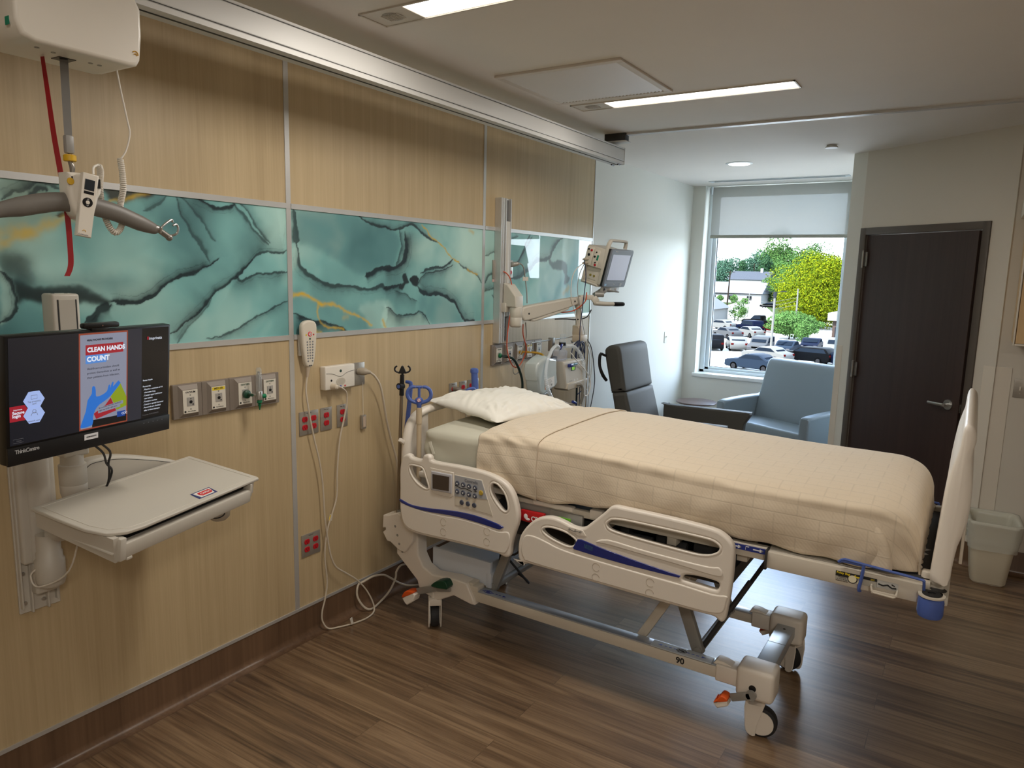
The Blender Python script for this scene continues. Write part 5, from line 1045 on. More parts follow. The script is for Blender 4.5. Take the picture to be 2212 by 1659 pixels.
b = B(); ribbon(b, [(.42, 1.065, 2.366), (.42, 1.072, 2.279), (.42, 1.081, 2.159), (.42, 1.093, 2.048), (.42, 1.102, 1.953), (.42, 1.104, 1.881), (.42, 1.104, 1.816), (.42, 1.100, 1.789), (.42, 1.090, 1.767)], .014, lambda k: (.9 - .6 * min(1, k * 1.6), .2 + .8 * min(1, k * 1.6), 0)); obj('emergency_strap', b, M_red, t, label='red emergency lowering strap')
t2 = thing('spreader_bar', 'grey curved sling spreader bar hanging from the lift strap', 'spreader bar', (.445, 1.11, 1.97))
b = B(); b.lathe((.447, 1.106, 2.087), [(.014, 0), (.0165, .002), (.0165, .016), (.014, .018)], 24); obj('safety_ring', b, mat('yellow_plastic', srgb(214, 170, 30), .4), t2, label='yellow safety ring')
b = B(); b.tube([(.447, 1.106, 2.11), (.447, 1.106, 2.088), (.447, 1.111, 2.072), (.447, 1.110, 2.056), (.447, 1.113, 2.04)], [.004, .006, .0075, .006, .006], 10, smooth=3); obj('hook_link', b, M_steel, t2)
b = B(); b.outline([(1.083, 2.048), (1.09, 2.056), (1.15, 2.056), (1.165, 2.050), (1.176, 2.03), (1.174, 2.005), (1.165, 1.99), (1.158, 1.965), (1.145, 1.93), (1.128, 1.925), (1.108, 1.93), (1.092, 1.955), (1.084, 1.99)], (), .062, .012, YZ(.447), smooth=2, res=3); hub = obj('hub', b, M_pwhite, t2, smooth=50)
b = B(); b.box(.4785, .4795, 1.150, 1.170, 2.018, 2.044); obj('hub_catch', b, M_blk, hub, smooth=0)
b = B(); b.lathe((.4785, 1.088, 2.030), [(.010, 0), (.009, .0015)], 20, 'x'); obj('hub_dot', b, mat('dot_yellow', srgb(206, 164, 40), .4), hub)
pts = [(.445, .80, 1.893), (.445, .85, 1.915), (.445, .922, 1.939), (.445, .968, 1.951), (.445, 1.026, 1.966), (.445, 1.075, 1.974), (.445, 1.13, 1.973), (.445, 1.176, 1.967), (.445, 1.23, 1.955), (.445, 1.30, 1.931), (.445, 1.345, 1.917), (.445, 1.352, 1.9165)]
b = B(); b.tube(pts, [.008, .014, .020, .026, .027, .026, .028,   .027, .026, .024, .017, .012], 20, smooth=4, flat=(1, .75)); obj('arm', b, mat('spreader_grey', srgb(112, 108, 102), .45), t2, smooth=60)
b = B(); b.cyl((.445, 1.346, 1.918), (.445, 1.362, 1.915), .0125, .0115, 20); b.cyl((.445, 1.360, 1.915), (.445, 1.395, 1.893), .009, .009, 16); b.ball((.445, 1.396, 1.892), .011, 14); obj('end_joint', b, M_steel, t2)
b = B(); b.tube([(.452, 1.362, 1.905), (.459, 1.362, 1.917), (.459, 1.370, 1.928), (.457, 1.398, 1.947), (.455, 1.404, 1.940)], .0036, 10, smooth=5); obj('sling_hook', b, M_chrome, t2)
b = B(); b.tube([(.445, 1.400, 1.897), (.450, 1.419, 1.905), (.452, 1.424, 1.922), (.452, 1.418, 1.934), (.452, 1.406, 1.930)], .0036, 10, smooth=5); obj('sling_hook', b, M_chrome, t2)
t3 = thing('hand_control', 'white lift remote with a small screen hooked over the spreader bar', 'remote control', (.50, 1.12, 1.97))
o_ = Vector((.492, 1.119, 1.966)); vv = Vector((.0, .031, .178)).normalized(); uu = Vector((0.12, .99, -.17)).normalized(); uu = (uu - vv * uu.dot(vv)).normalized(); mt_ = frame(o_, uu, vv)
b = B(); b.outline([(-.019, -.088), (.019, -.088), (.021, .089), (-.0205, .089)], (), .022, .003, mt_); rc = obj('body', b, M_pwhite, t3)
def on(m_, u, v, w=.012): return m_ @ Matrix.Translation((u, v, w))
b = B(); b.outline([(-.0135, .042), (.012, .042), (.012, .072), (-.0135, .072)], (), .0012, .0003, on(mt_, 0, 0, .0112)); obj('screen', b, mat('lcd_dark', srgb(44, 50, 56), .2), rc)
b = B(); b.outline([(-.0135, .031), (.0125, .031), (.0125, .039), (-.0135, .039)], (), .0012, .0003, on(mt_, 0, 0, .0112)); obj('soft_keys', b, M_blk, rc)
b = B(); b.merge((lambda q: (q.lathe((0, 0, 0), [(.0135, 0), (.013, .0012)], 32), q.bm)[1])(B()), on(mt_, -.001, .008, .0108)); obj('control_ring', b, M_blk, rc)
b = B(); b.merge((lambda q: (q.lathe((0, 0, 0), [(.0055, 0), (.005, .0012)], 24), q.bm)[1])(B()), on(mt_, -.001, .008, .0118)); obj('centre_button', b, M_pwhite, rc)
b = B(); b.tube([mt_ @ Vector((-.0036, .0155, .0122)), mt_ @ Vector((-.001, .018, .0122)), mt_ @ Vector((.0016, .0155, .0122))], .0006, 5); b.tube([mt_ @ Vector((-.0036, .0005, .0122)), mt_ @ Vector((-.001, -.002, .0122)), mt_ @ Vector((.0016, .0005, .0122))], .0006, 5); obj('ring_arrows', b, M_txtw, rc)
b = B(); b.text('Guldmann', .0062, on(mt_, -.003, -.083, .0112), .0002); obj('lettering', b, M_txtg, rc, smooth=0)
b = B(); b.tube([mt_ @ Vector((-.002 + .004 * math.cos(a), -.074 + .004 * math.sin(a), .0112)) for a in np.linspace(-.2, 3.0, 8)], .0010, 6); obj('logo_mark', b, mat('ink_ochre', srgb(206, 160, 60), .4), rc)
b = B(); b.tube([(.46, 1.247, 2.364), (.46, 1.257, 2.302), (.46, 1.271, 2.226), (.46, 1.276, 2.188), (.46, 1.262, 2.139), (.46, 1.245, 2.113)], .0026, 8, smooth=6); cc_ = obj('control_cord', b, M_wire, t)
def coil(b, pts, R, r, turns):
    P, _ = catmull([Vector(p) for p in pts], [0] * len(pts), 14, False); L = [0]
    for i in range(1, len(P)): L.append(L[-1] + (P[i] - P[i - 1]).length)
    N = turns * 10; out = []
    for k in range(N + 1):
        s_ = L[-1] * k / N; i = max(1, next((j for j in range(len(L)) if L[j] >= s_), len(L) - 1)); f_ = (s_ - L[i - 1]) / max(1e-9, L[i] - L[i - 1]); p = P[i - 1].lerp(P[i], f_)
        tg = (P[i] - P[i - 1]).normalized(); a1 = Vector((1, 0, 0)); a1 = (a1 - tg * a1.dot(tg)).normalized(); a2 = tg.cross(a1); an = 2 * PI * k / 10
        out.append(p + a1 * R * math.cos(an) + a2 * R * math.sin(an))
    b.tube(out, r, 6)
b = B(); coil(b, [(.46, 1.243, 2.113), (.46, 1.247, 2.064), (.455, 1.249, 2.024), (.43, 1.252, 1.977), (.425, 1.256, 1.923), (.43, 1.234, 1.898), (.43, 1.215, 1.915), (.42, 1.204, 1.966), (.43, 1.194, 2.025), (.46, 1.182, 2.067), (.475, 1.17, 2.083)], .0072, .0024, 86); obj('cord_coil', b, M_wire, cc_)
b = B(); b.tube([(.475, 1.17, 2.083), (.485, 1.160, 2.082), (.49, 1.147, 2.073), (.495, 1.143, 2.054)], .0032, 8, smooth=5); obj('cord_end', b, M_wire, cc_)
# ================================================================ wall computer workstation
M_ws = mat('workstation_grey', srgb(196, 190, 178), .45, bump=.05, bscale=900)
ws = thing('computer_mount', 'pale grey wall track with folding arms carrying the computer and tray', 'wall mount', (0, 1.13, 1.0))
b = B(); b.box(.001, .010, 1.064, 1.194, .62, 1.52, .0015, 1)
for q in (1.070, 1.100, 1.150, 1.180): b.box(.001, .026, q - .003, q + .003, .64 if q in (1.070, 1.180) else .62, 1.52, .001, 1)
obj('wall_track', b, M_ws, ws)
b = B(); b.box(.010, .048, 1.072, 1.190, .80, 1.50, .010, 3); b.box(.02, .060, 1.098, 1.172, .80, 1.50, .016, 4); obj('track_cover', b, M_ws, ws, smooth=50)
for (yy, zz_) in ((1.082, .655), (1.184, .655), (1.140, .650), (1.082, .76), (1.12, .70), (1.15, .705)):
    b = B(); b.lathe((.0105 if zz_ != .70 and zz_ != .705 else .058, yy, zz_), [(.007, 0), (.006, .003), (.003, .0032)], 14, 'x'); obj('screw', b, M_chrome, ws)
b = B(); b.box(.012, .062, 1.098, 1.168, .69, .80, .008); b.lathe((.085, 1.135, .715), [(.02, 0), (.040, .012), (.045, .03), (.045, .10), (.040, .105), (.040, .125), (.036, .13), (.036, .19)], 28); obj('slide_knuckle', b, M_ws, ws, smooth=50)
b = B(); b.tube([(.085, 1.135, .90), (.16, 1.24, .915), (.26, 1.45, .925), (.34, 1.60, .93)], [.034, .032, .032, .034], 16, smooth=4, flat=(.9, 1)); b.lathe((.345, 1.605, .875), [(.025, 0), (.038, .012), (.04, .03), (.04, .10), (.03, .11)], 24); obj('lower_arm', b, M_ws, ws, smooth=50)
b = B(); p0 = Vector((.165, 1.235, 1.10)); p1 = Vector((.14, 1.53, 1.045)); d_ = (p1 - p0).normalized(); up_ = Vector((0, 0, 1)); up_ = (up_ - d_ * up_.dot(d_)).normalized(); ma_ = frame((p0 + p1) / 2, d_, up_)
L_ = (p1 - p0).length / 2
ov = [(-L_, .056), (-L_ - .035, .034), (-L_ - .048, 0), (-L_ - .035, -.034), (-L_, -.056), (L_, -.044), (L_ + .035, -.028), (L_ + .042, 0), (L_ + .035, .028), (L_, .044), (-L_ * .3, .066)]
b.outline(ov, (), .052, .012, ma_, smooth=4, res=3); ua = obj('upper_arm', b, M_ws, ws, smooth=50)
b = B(); b.outline([(a * .93, c * .80) for a, c in ov], (), .003, .001, ma_ @ Matrix.Translation((0, 0, .0265)), smooth=4); obj('arm_cover', b, mat('arm_cover', srgb(182, 176, 164), .5), ua)
b = B(); P_, _ = catmull([Vector((a * .93, c * .80, .0275)) for a, c in ov], [0] * len(ov), 4, True); b.tube([ma_ @ p for p in P_], .0010, 5, closed=True); obj('cover_line', b, M_alu_dark, ua)
b = B(); b.lathe((.178, 1.184, 1.020), [(.020, 0), (.034, .014), (.040, .035), (.041, .062), (.040, .064), (.041, .066), (.041, .13), (.035, .133), (.032, .20)], 28); obj('pivot', b, M_ws, ws, smooth=50)
b = B(); b.box(.140, .212, 1.143, 1.226, 1.18, 1.708, .008, 3); mst = obj('mast', b, M_ws, ws)
b = B(); b.box(.2115, .2135, 1.161, 1.211, 1.20, 1.690, .0006, 1); obj('mast_cover', b, mat('arm_cover', srgb(182, 176, 164), .5), mst)
for q in (1.1585, 1.2135):
    b = B(); b.box(.2110, .2130, q - .002, q + .002, 1.20, 1.690); obj('mast_slot', b, M_alu_dark, mst, smooth=0)
for q in (1.165, 1.205):
    b = B(); b.lathe((.170, q, 1.7075), [(.006, 0), (.005, .0015)], 12); obj('mast_screw', b, M_rub, mst)
# keyboard tray
BL, BR, FR, FL = Vector((.294, 1.003, 1.070)), Vector((.162, 1.618, 1.086)), Vector((.475, 1.686, 1.038)), Vector((.607, 1.071, 1.023))
cen = (BL + BR + FR + FL) / 4; u_ = (BR - BL).normalized(); w_ = (FR - BR).normalized(); w_ = (w_ - u_ * w_.dot(u_)).normalized(); nrm = u_.cross(w_)
if nrm.z < 0: nrm = -nrm
ft = Matrix(((u_.x, w_.x, nrm.x, cen.x), (u_.y, w_.y, nrm.y, cen.y), (u_.z, w_.z, nrm.z, cen.z), (0, 0, 0, 1)))
tr = thing('keyboard_tray', 'pale grey keyboard tray with a front drawer jutting from the wall mount', 'tray', tuple(cen))
b = B(); top = [(-.315, -.165), (.315, -.165), (.322, .150), (.316, .160), (-.20, .163), (-.255, .156), (-.30, .125), (-.318, .06), (-.318, -.05)]
b.outline(top, (), .012, .004, ft @ Matrix.Translation((0, 0, -.006)), smooth=0, res=3); tp = obj('tray_top', b, M_ws, tr, smooth=50)
b = B(); P_ = [Vector((a * .93, c * .90, .0004)) for a, c in top]; b.tube([ft @ p for p in P_], .0012, 6, closed=True); obj('top_lip', b, mat('lip_grey', srgb(206, 200, 188), .4), tp)
body = B()
def fbox(b, u0, u1, v0, v1, w0, w1, bev=.003): b.merge((lambda q: (q.box(u0, u1, v0, v1, w0, w1, bev), q.bm)[1])(B()), ft)
vs = [(-.312, -.15, -.012), (-.300, .150, -.012), (-.290, .150, -.092), (-.305, -.15, -.062), (-.295, -.15, -.012), (-.280, .150, -.012), (-.275, .150, -.092), (-.290, -.15, -.062)]
body.add([ft @ Vector(v) for v in vs], [(0, 1, 2, 3), (7, 6, 5, 4), (0, 4, 5, 1), (1, 5, 6, 2), (2, 6, 7, 3), (3, 7, 4, 0)])
fbox(body, .285, .305, -.15, .150, -.060, -.012); fbox(body, -.30, .30, -.152, -.140, -.055, -.012); fbox(body, -.30, .30, -.15, .148, -.066, -.058)
obj('tray_body', body, M_ws, tr)
b = B(); fbox(b, -.284, -.262, .130, .162, -.088, -.016); fbox(b, .272, .284, .130, .162, -.062, -.014); fbox(b, -.27, .28, .135, .162, -.084, -.036, .006); fbox(b, -.27, .28, .02, .15, -.046, -.042, .001); dw = obj('keyboard_drawer', b, M_ws, tr)
b = B(); fbox(b, -.262, .272, .02, .128, -.041, -.015, .001); obj('drawer_shadow_gap', b, M_blk, dw)
b = B(); fbox(b, -.26, -.24, .145, .163, -.092, -.083, .002); fbox(b, .215, .27, .12, .160, -.072, -.060, .004); obj('drawer_foot', b, M_ws, dw)
b = B(); b.outline([(.05, .10), (.135, .10), (.125, .150), (.042, .150)], (), .0008, .0002, ft @ Matrix.Translation((0, -.004, .0008))); stk = obj('brand_sticker', b, mat('sticker_navy', srgb(36, 52, 110), .4), tp)
b = B(); b.outline([(.055, .105), (.130, .105), (.116, .143), (.056, .143)], (), .0008, .0002, ft @ Matrix.Translation((0, -.004, .0014)), smooth=0); obj('sticker_white', b, mat('sticker_white2', srgb(228, 224, 218), .4), stk)
b = B(); b.outline([(.068, .112), (.118, .110), (.122, .125), (.112, .136), (.070, .137), (.063, .125)], (), .0008, .0002, ft @ Matrix.Translation((0, -.004, .0020)), smooth=0); obj('sticker_red', b, mat('sticker_red', srgb(206, 40, 46), .4), stk)
b = B(); b.text('CAPSA', .014, ft @ Matrix(((1, 0, 0, .093), (0, -1, 0, .120), (0, 0, 1, .0025), (0, 0, 0, 1))), .0002, 'CENTER', .0002)
o = obj('sticker_text', b, M_txtw, stk, smooth=0)
# right way round for a reader standing in front of the tray
b = B(); cpt = ft @ Vector((.11, .10, -.085)); b.tube([cpt, cpt + Vector((.02, .03, -.025)), cpt + Vector((.03, .06, -.02)), cpt + Vector((.02, .075, .0))], .0022, 8, smooth=6); obj('cable_loop', b, M_rub, tr)
b = B(); cpt = ft @ Vector((-.25, -.12, -.06)); b.tube([(.09, 1.10, .80), (.07, 1.08, .77), (.10, 1.09, .735), (.20, 1.14, .80), (.32, 1.13, .99)], .0028, 8, smooth=6); obj('white_cable', b, M_wire, ws)
# all-in-one computer
cm = Vector((.461, 1.133, 1.438)); yw, tl_ = math.radians(11.47), math.radians(-5.0)
n_ = Vector((math.cos(yw) * math.cos(tl_), math.sin(yw) * math.cos(tl_), math.sin(tl_))); r_ = Vector((-math.sin(yw), math.cos(yw), 0)); u2 = n_.cross(r_)
if u2.z < 0: u2 = -u2
fm = Matrix(((r_.x, u2.x, n_.x, cm.x), (r_.y, u2.y, n_.y, cm.y), (r_.z, u2.z, n_.z, cm.z), (0, 0, 0, 1)))
pc = thing('computer', 'black all in one computer showing a CLEAN HANDS COUNT poster', 'computer', tuple(cm))
M_pcb = mat('pc_black', srgb(12, 12, 13), .35)
def mb(m_, u0, u1, v0, v1, w0, w1, bev=0): q = B(); q.box(u0, u1, v0, v1, w0, w1, bev); me = bpy.data.meshes.new('t'); q.bm.to_mesh(me); q.bm.free(); me.transform(m_); q = B(); q.bm.from_mesh(me); bpy.data.meshes.remove(me); return q
obj('casing', mb(fm, -.27, .27, -.177, .177, -.032, 0, .004), M_pcb, pc)
obj('rear_bulge', mb(fm, -.10, .10, -.12, .10, -.075, -.03, .01), M_pcb, pc)
obj('chin', mb(fm, -.27, .27, -.177, -.1265, -.004, .003, .001), mat('pc_chin', srgb(20, 20, 22), .4), pc)
def scr(name, col, e=1.0): return mat(name, tuple(c * .25 for c in col[:3]) + (1,), .25, emit=col, estr=e)
SX0, SX1, SY0, SY1 = -.262, .262, -.121, .170
sc_ = obj('screen', mb(fm, SX0, SX1, SY0, SY1, 0, .0008), scr('screen_navy', srgb(26, 27, 34), .8), pc, smooth=0)
def sp(u, v): return (u, v)
def so(name, pts, z, m_, par=None, smooth=0): b = B(); b.outline(pts, (), .0003, .00002, fm @ Matrix.Translation((0, 0, z)), smooth=smooth); return obj(name, b, m_, par or sc_, smooth=0)
def sx(x): return SX0 + (x) * (SX1 - SX0)
def sy(y): return SY1 - y * (SY1 - SY0)
def rect(x0, y0, x1, y1): return [(sx(x0), sy(y0)), (sx(x1), sy(y0)), (sx(x1), sy(y1)), (sx(x0), sy(y1))]
so('screen_panel', rect(.80, 0, .995, 1), .0009, scr('scr_black', srgb(20, 19, 20), .8)); so('screen_panel', rect(.70, 0, .80, 1), .0009, scr('scr_slate', srgb(44, 45, 54), .8))
M_or = scr('scr_orange', srgb(134, 62, 44), .9); so('poster_border', rect(.385, .005, .700, .995), .0012, M_or)
so('poster', rect(.393, .022, .692, .98), .0015, scr('scr_lilac', srgb(128, 132, 150), .9))
so('red_banner', rect(.425, .125, .668, .228), .0018, scr('scr_red', srgb(150, 32, 44), .9)); so('blue_banner', [(sx(.425), sy(.228)), (sx(.562), sy(.228)), (sx(.555), sy(.315)), (sx(.425), sy(.315))], .0018, scr('scr_blue', srgb(80, 130, 200), .9))
M_sw = scr('scr_white', srgb(215, 222, 236), .9); M_sk = scr('scr_ink', srgb(20, 20, 30), .9)
def tx(body, x, y, size, m_, al='LEFT', bold=0, sp=1, name='screen_text'): b = B(); b.text(body, size, fm @ Matrix.Translation((sx(x), sy(y), .0023)), .0001, al, bold, spacing=sp); obj(name, b, m_, sc_, smooth=0)
tx('HEALTHCARE PROVIDERS', .433, .078, .0074, M_sk, bold=.0003, sp=1.0); tx('CLEAN HANDS', .434, .177, .0188, M_sw, bold=.0008, sp=1.0); tx('COUNT', .432, .272, .0205, M_sw, bold=.0009, sp=1.02)
for k, s_ in enumerate(('Healthcare providers should', 'protect themselves as well as', 'their patients from infection.')): tx(s_, .433, .368 + k * .045, .0088, M_sk, sp=1.06)
so('blue_hand', [(sx(a), sy(c)) for a, c in [(.395, .93), (.425, .80), (.436, .69), (.462, .63), (.464, .57), (.472, .55), (.484, .565), (.488, .62), (.492, .665), (.53, .655), (.560, .625), (.567, .585), (.574, .560), (.581, .565), (.580, .60), (.590, .555), (.597, .535), (.604, .545), (.600, .585), (.626, .545), (.640, .530), (.642, .545), (.650, .56), (.620, .62), (.585, .68), (.545, .725), (.51, .755), (.485, .80), (.47, .87), (.465, .955), (.397, .965)]], .0022, scr('scr_glove', srgb(40, 106, 192), .9), smooth=2)
so('green_shape', [(sx(.648), sy(.555)), (sx(.692), sy(.72)), (sx(.692), sy(.815)), (sx(.625), sy(.845)), (sx(.585), sy(.69))], .0019, scr('scr_lime', srgb(128, 146, 30), .9)); so('red_shape', [(sx(.585), sy(.70)), (sx(.622), sy(.85)), (sx(.49), sy(.90)), (sx(.475), sy(.84)), (sx(.55), sy(.77))], .0020, scr('scr_red', srgb(150, 32, 44), .9))
so('dark_base', rect(.465, .905, .692, .98), .0017, scr('scr_black', srgb(20, 19, 20), .8)); so('badge', rect(.628, .865, .683, .925), .0021, scr('scr_royal', srgb(24, 62, 140), .9)); tx('CDC', .658, .895, .010, M_sw)
so('caption', [(sx(.502), sy(.79)), (sx(.668), sy(.75)), (sx(.668), sy(.785)), (sx(.648), sy(.79)), (sx(.648), sy(.815)), (sx(.502), sy(.845))], .0024, scr('scr_lilac', srgb(128, 132, 150), .9))
b = B()
for k, s_ in enumerate(('Be sure you clean your hands the', 'right way at the right times.')): b.text(s_, .0058, fm @ Matrix.Translation((sx(.506), sy(.792 + .027 * k), .0027)) @ Matrix.Rotation(.10, 4, 'Z'), .0001, 'LEFT')
obj('screen_text', b, M_sk, sc_, smooth=0)
tx('imprivata', .850, .115, .0135, M_sw); tx('II', .835, .112, .013, scr('scr_red', srgb(150, 32, 44), .9), bold=.0006)
b = B(); 
for k, s_ in enumerate(('Rome Health', '', 'Passwords:', ' . Must be a minimum of 14', '   characters long', ' . Contain upper and lower', '   case letters', ' . Contain a number', ' . Contain a special character', ' . Passwords are disabled', '   after 5 failed attempts')):
    if s_: b.text(s_, .0070, fm @ Matrix.Translation((sx(.808), sy(.575 + .034 * k), .0023)), .0001, 'LEFT')
obj('screen_text', b, M_sw, sc_, smooth=0)
tx('Computer: ROM10026574', .806, .965, .0058, M_txtg)
so('login_tab', [(sx(.0), sy(.63)), (sx(.078), sy(.63)), (sx(.105), sy(.70)), (sx(.078), sy(.775)), (sx(.0), sy(.775))], .0012, scr('scr_red', srgb(150, 32, 44), .9)); tx('imprivata', .018, .665, .0065, M_sw); tx('Secure', .012, .695, .012, M_sw, bold=.0003); tx('login', .012, .725, .012, M_sw, bold=.0003)
M_hex = scr('scr_hex', srgb(150, 170, 218), 1.0)
for cy_, tt_ in ((.595, 'Tap proximity\ncard'), (.735, 'network user...')):
    so('hexagon', [(sx(.128 + .058 * math.cos(a)), sy(cy_ + .095 * math.sin(a))) for a in np.arange(6) * PI / 3], .0016, M_hex); tx(tt_, .128, cy_ + (.025 if cy_ < .7 else .06), .0065, M_txtg, 'CENTER')
b = B()
for pl_ in ([(sx(.112), sy(.55)), (sx(.144), sy(.55)), (sx(.144), sy(.585)), (sx(.112), sy(.585))],): b.tube([fm @ Vector((a, c, .0022)) for a, c in pl_], .0005, 5, closed=True)
obj('card_icon', b, M_txtg, sc_)
b = B(); b.tube([fm @ Vector((sx(.128) + .005 * math.cos(a), sy(.705) + .005 * math.sin(a), .0022)) for a in np.linspace(0, 6.28, 14)], .0005, 5, closed=False); b.tube([fm @ Vector((sx(.128) + .009 * math.cos(a), sy(.745) + .009 * math.sin(a), .0022)) for a in np.linspace(0, PI, 12)], .0005, 5); obj('user_icon', b, M_txtg, sc_)
b = B(); b.tube([fm @ Vector((a, c, .0012)) for a, c in rect(.015, .945, .068, .980)], .0004, 5, closed=True); obj('menu_box', b, M_txtg, sc_); tx('Menu', .044, .9625, .006, M_txtg, 'CENTER')
b = B(); b.text('ThinkCentre', .0155, fm @ Matrix.Translation((-.252, -.140, .0035)), .0002, 'LEFT', .0003, spacing=.85); obj('lettering', b, mat('ink_silver', srgb(170, 170, 170), .4), pc, smooth=0)
b = B(); b.merge((lambda q: (q.box(-.045, .0, -.150, -.133, .003, .0038), q.bm)[1])(B()), fm); st_ = obj('asset_sticker', b, mat('sticker_white', srgb(225, 225, 228), .4), pc, smooth=0)
b = B(); b.text('ROM10026574', .0052, fm @ Matrix.Translation((-.0225, -.1415, .0041)), .0001, 'CENTER', .0002); obj('sticker_text', b, M_txt, st_, smooth=0)
for k in range(5):
    b = B(); b.merge((lambda q: (q.box(.165 + .018 * k, .168 + .018 * k, -.1385, -.1365, .003, .0033), q.bm)[1])(B()), fm); obj('control_mark', b, M_txtg, pc, smooth=0)
obj('webcam', mb(fm, -.045, .075, .1805, .1965, -.018, .004, .006), M_pcb, pc); obj('webcam_foot', mb(fm, -.02, .04, .174, .182, -.02, .003, .001), M_pcb, pc)
b = B(); b.merge((lambda q: (q.lathe((.015, .1885, .004), [(.0022, 0), (.002, .0006)], 12), q.bm)[1])(B()), fm); obj('webcam_lens', b, mat('lens_glint', srgb(120, 90, 80), .2), pc)
b = B(); b.box(.21, .40, 1.13, 1.19, 1.40, 1.48, .008); obj('screen_bracket', b, M_ws, ws)
for off in (0, .022):
    b = B(); b.tube([fm @ Vector((-.005 + off, -.17, -.02)), Vector((.38, 1.18 + off, 1.22)), Vector((.33, 1.215 + off * .3, 1.17)), Vector((.285, 1.255 - off * .4, 1.13)), Vector((.262, 1.25, 1.08)), Vector((.25, 1.22, 1.02))], .0035, 8, smooth=5); obj('cable', b, M_rub, pc)
# ================================================================ wall services
M_plate = mat('outlet_steel', srgb(168, 162, 152), .35, .55)
M_redo = mat('outlet_red', srgb(186, 22, 36), .35)
M_gasf = mat('gas_frame_grey', srgb(134, 124, 114), .45, .2)
M_gasp = mat('gas_plate_cream', srgb(214, 208, 194), .4)
def receptacle(par, y, z, x=.004):
    b = B(); b.outline([(y + .0165 * math.cos(a), z + max(-.0125, min(.0125, .0165 * math.sin(a)))) for a in np.linspace(0, 2 * PI, 28, endpoint=False)], (), .006, .001, YZ(x + .002)); r = obj('receptacle', b, M_redo, par)
    b = B(); b.box(x + .0048, x + .0054, y - .0065, y - .0050, z - .001, z + .007); b.box(x + .0048, x + .0054, y + .0045, y + .0060, z - .002, z + .007); b.lathe((x + .0048, y, z - .0065), [(.0026, 0), (.0026, .0006)], 10, 'x'); obj('socket_holes', b, M_blk, r, smooth=0)
def outlet(y0, y1, z0, z1, gang, label, caps=True):
    t = thing('outlet_plate', label, 'electrical outlet', (0, (y0 + y1) / 2, (z0 + z1) / 2), group='steel outlet plates with red sockets on the wood wall')
    b = B(); b.box(.0002, .0055, y0, y1, z0, z1, .0022, 2); obj('cover_plate', b, M_plate, t); zc = (z0 + z1) / 2
    for g in range(gang):
        yy = y0 + (y1 - y0) * ((g + .5) / gang if gang == 1 else (.27 + .46 * g))
        for s_ in (-1, 1): receptacle(t, yy, zc + s_ * .0195)
        b = B(); b.lathe((.0055, yy, zc), [(.003, 0), (.0025, .0008)], 10, 'x'); obj('screw', b, M_chrome, t)
    if caps:
        b = B(); b.text('M36L1-CR-1', .006, wallm((y0 + y1) / 2, z1 - .010, .0058), .0002); obj('engraving', b, M_txt, t, smooth=0)
    return t
outlet(2.290, 2.408, 1.018, 1.132, 2, 'double width steel outlet plate with red sockets, left of the upper row of three')
outlet(2.421, 2.495, 1.019, 1.133, 1, 'single steel outlet plate with two red sockets, middle of the upper row of three')
outlet(2.530, 2.602, 1.019, 1.133, 1, 'single steel outlet plate under the nurse call box with a cord hanging before it')
outlet(2.288, 2.406, .412, .526, 2, 'double width steel outlet plate with red sockets low on the wall near the floor')
oa = outlet(3.444, 3.521, 1.021, 1.135, 1, 'steel outlet plate just left of the blue pole sleeve with two cords plugged in')
ob = outlet(3.546, 3.620, 1.021, 1.135, 1, 'steel outlet plate with red sockets between the plugged one and the blue pole sleeve')
oc = outlet(3.634, 3.752, 1.021, 1.135, 2, 'double steel outlet plate half hidden behind the blue pole sleeve')
for zz_, m_, lab, cy_ in ((1.100, mat('plug_taupe', srgb(120, 112, 104), .45), 'taupe power plug leaning out of the outlet behind the bed head', 3.482), (1.060, mat('plug_beige', srgb(188, 178, 162), .45), 'beige power plug in the lower socket behind the bed head', 3.482)):
    b = B(); b.tube([(.010, cy_, zz_), (.035, cy_ + .003, zz_ - .002), (.055, cy_ + .012, zz_ - .008), (.078, cy_ + .022, zz_ - .022), (.082, cy_ + .03, zz_ - .06), (.07, cy_ + .05, .80)], [.015, .015, .012, .006, .0045, .0045], 14, smooth=4); single('power_plug', b, m_, lab, 'plug', (.01, cy_, zz_))
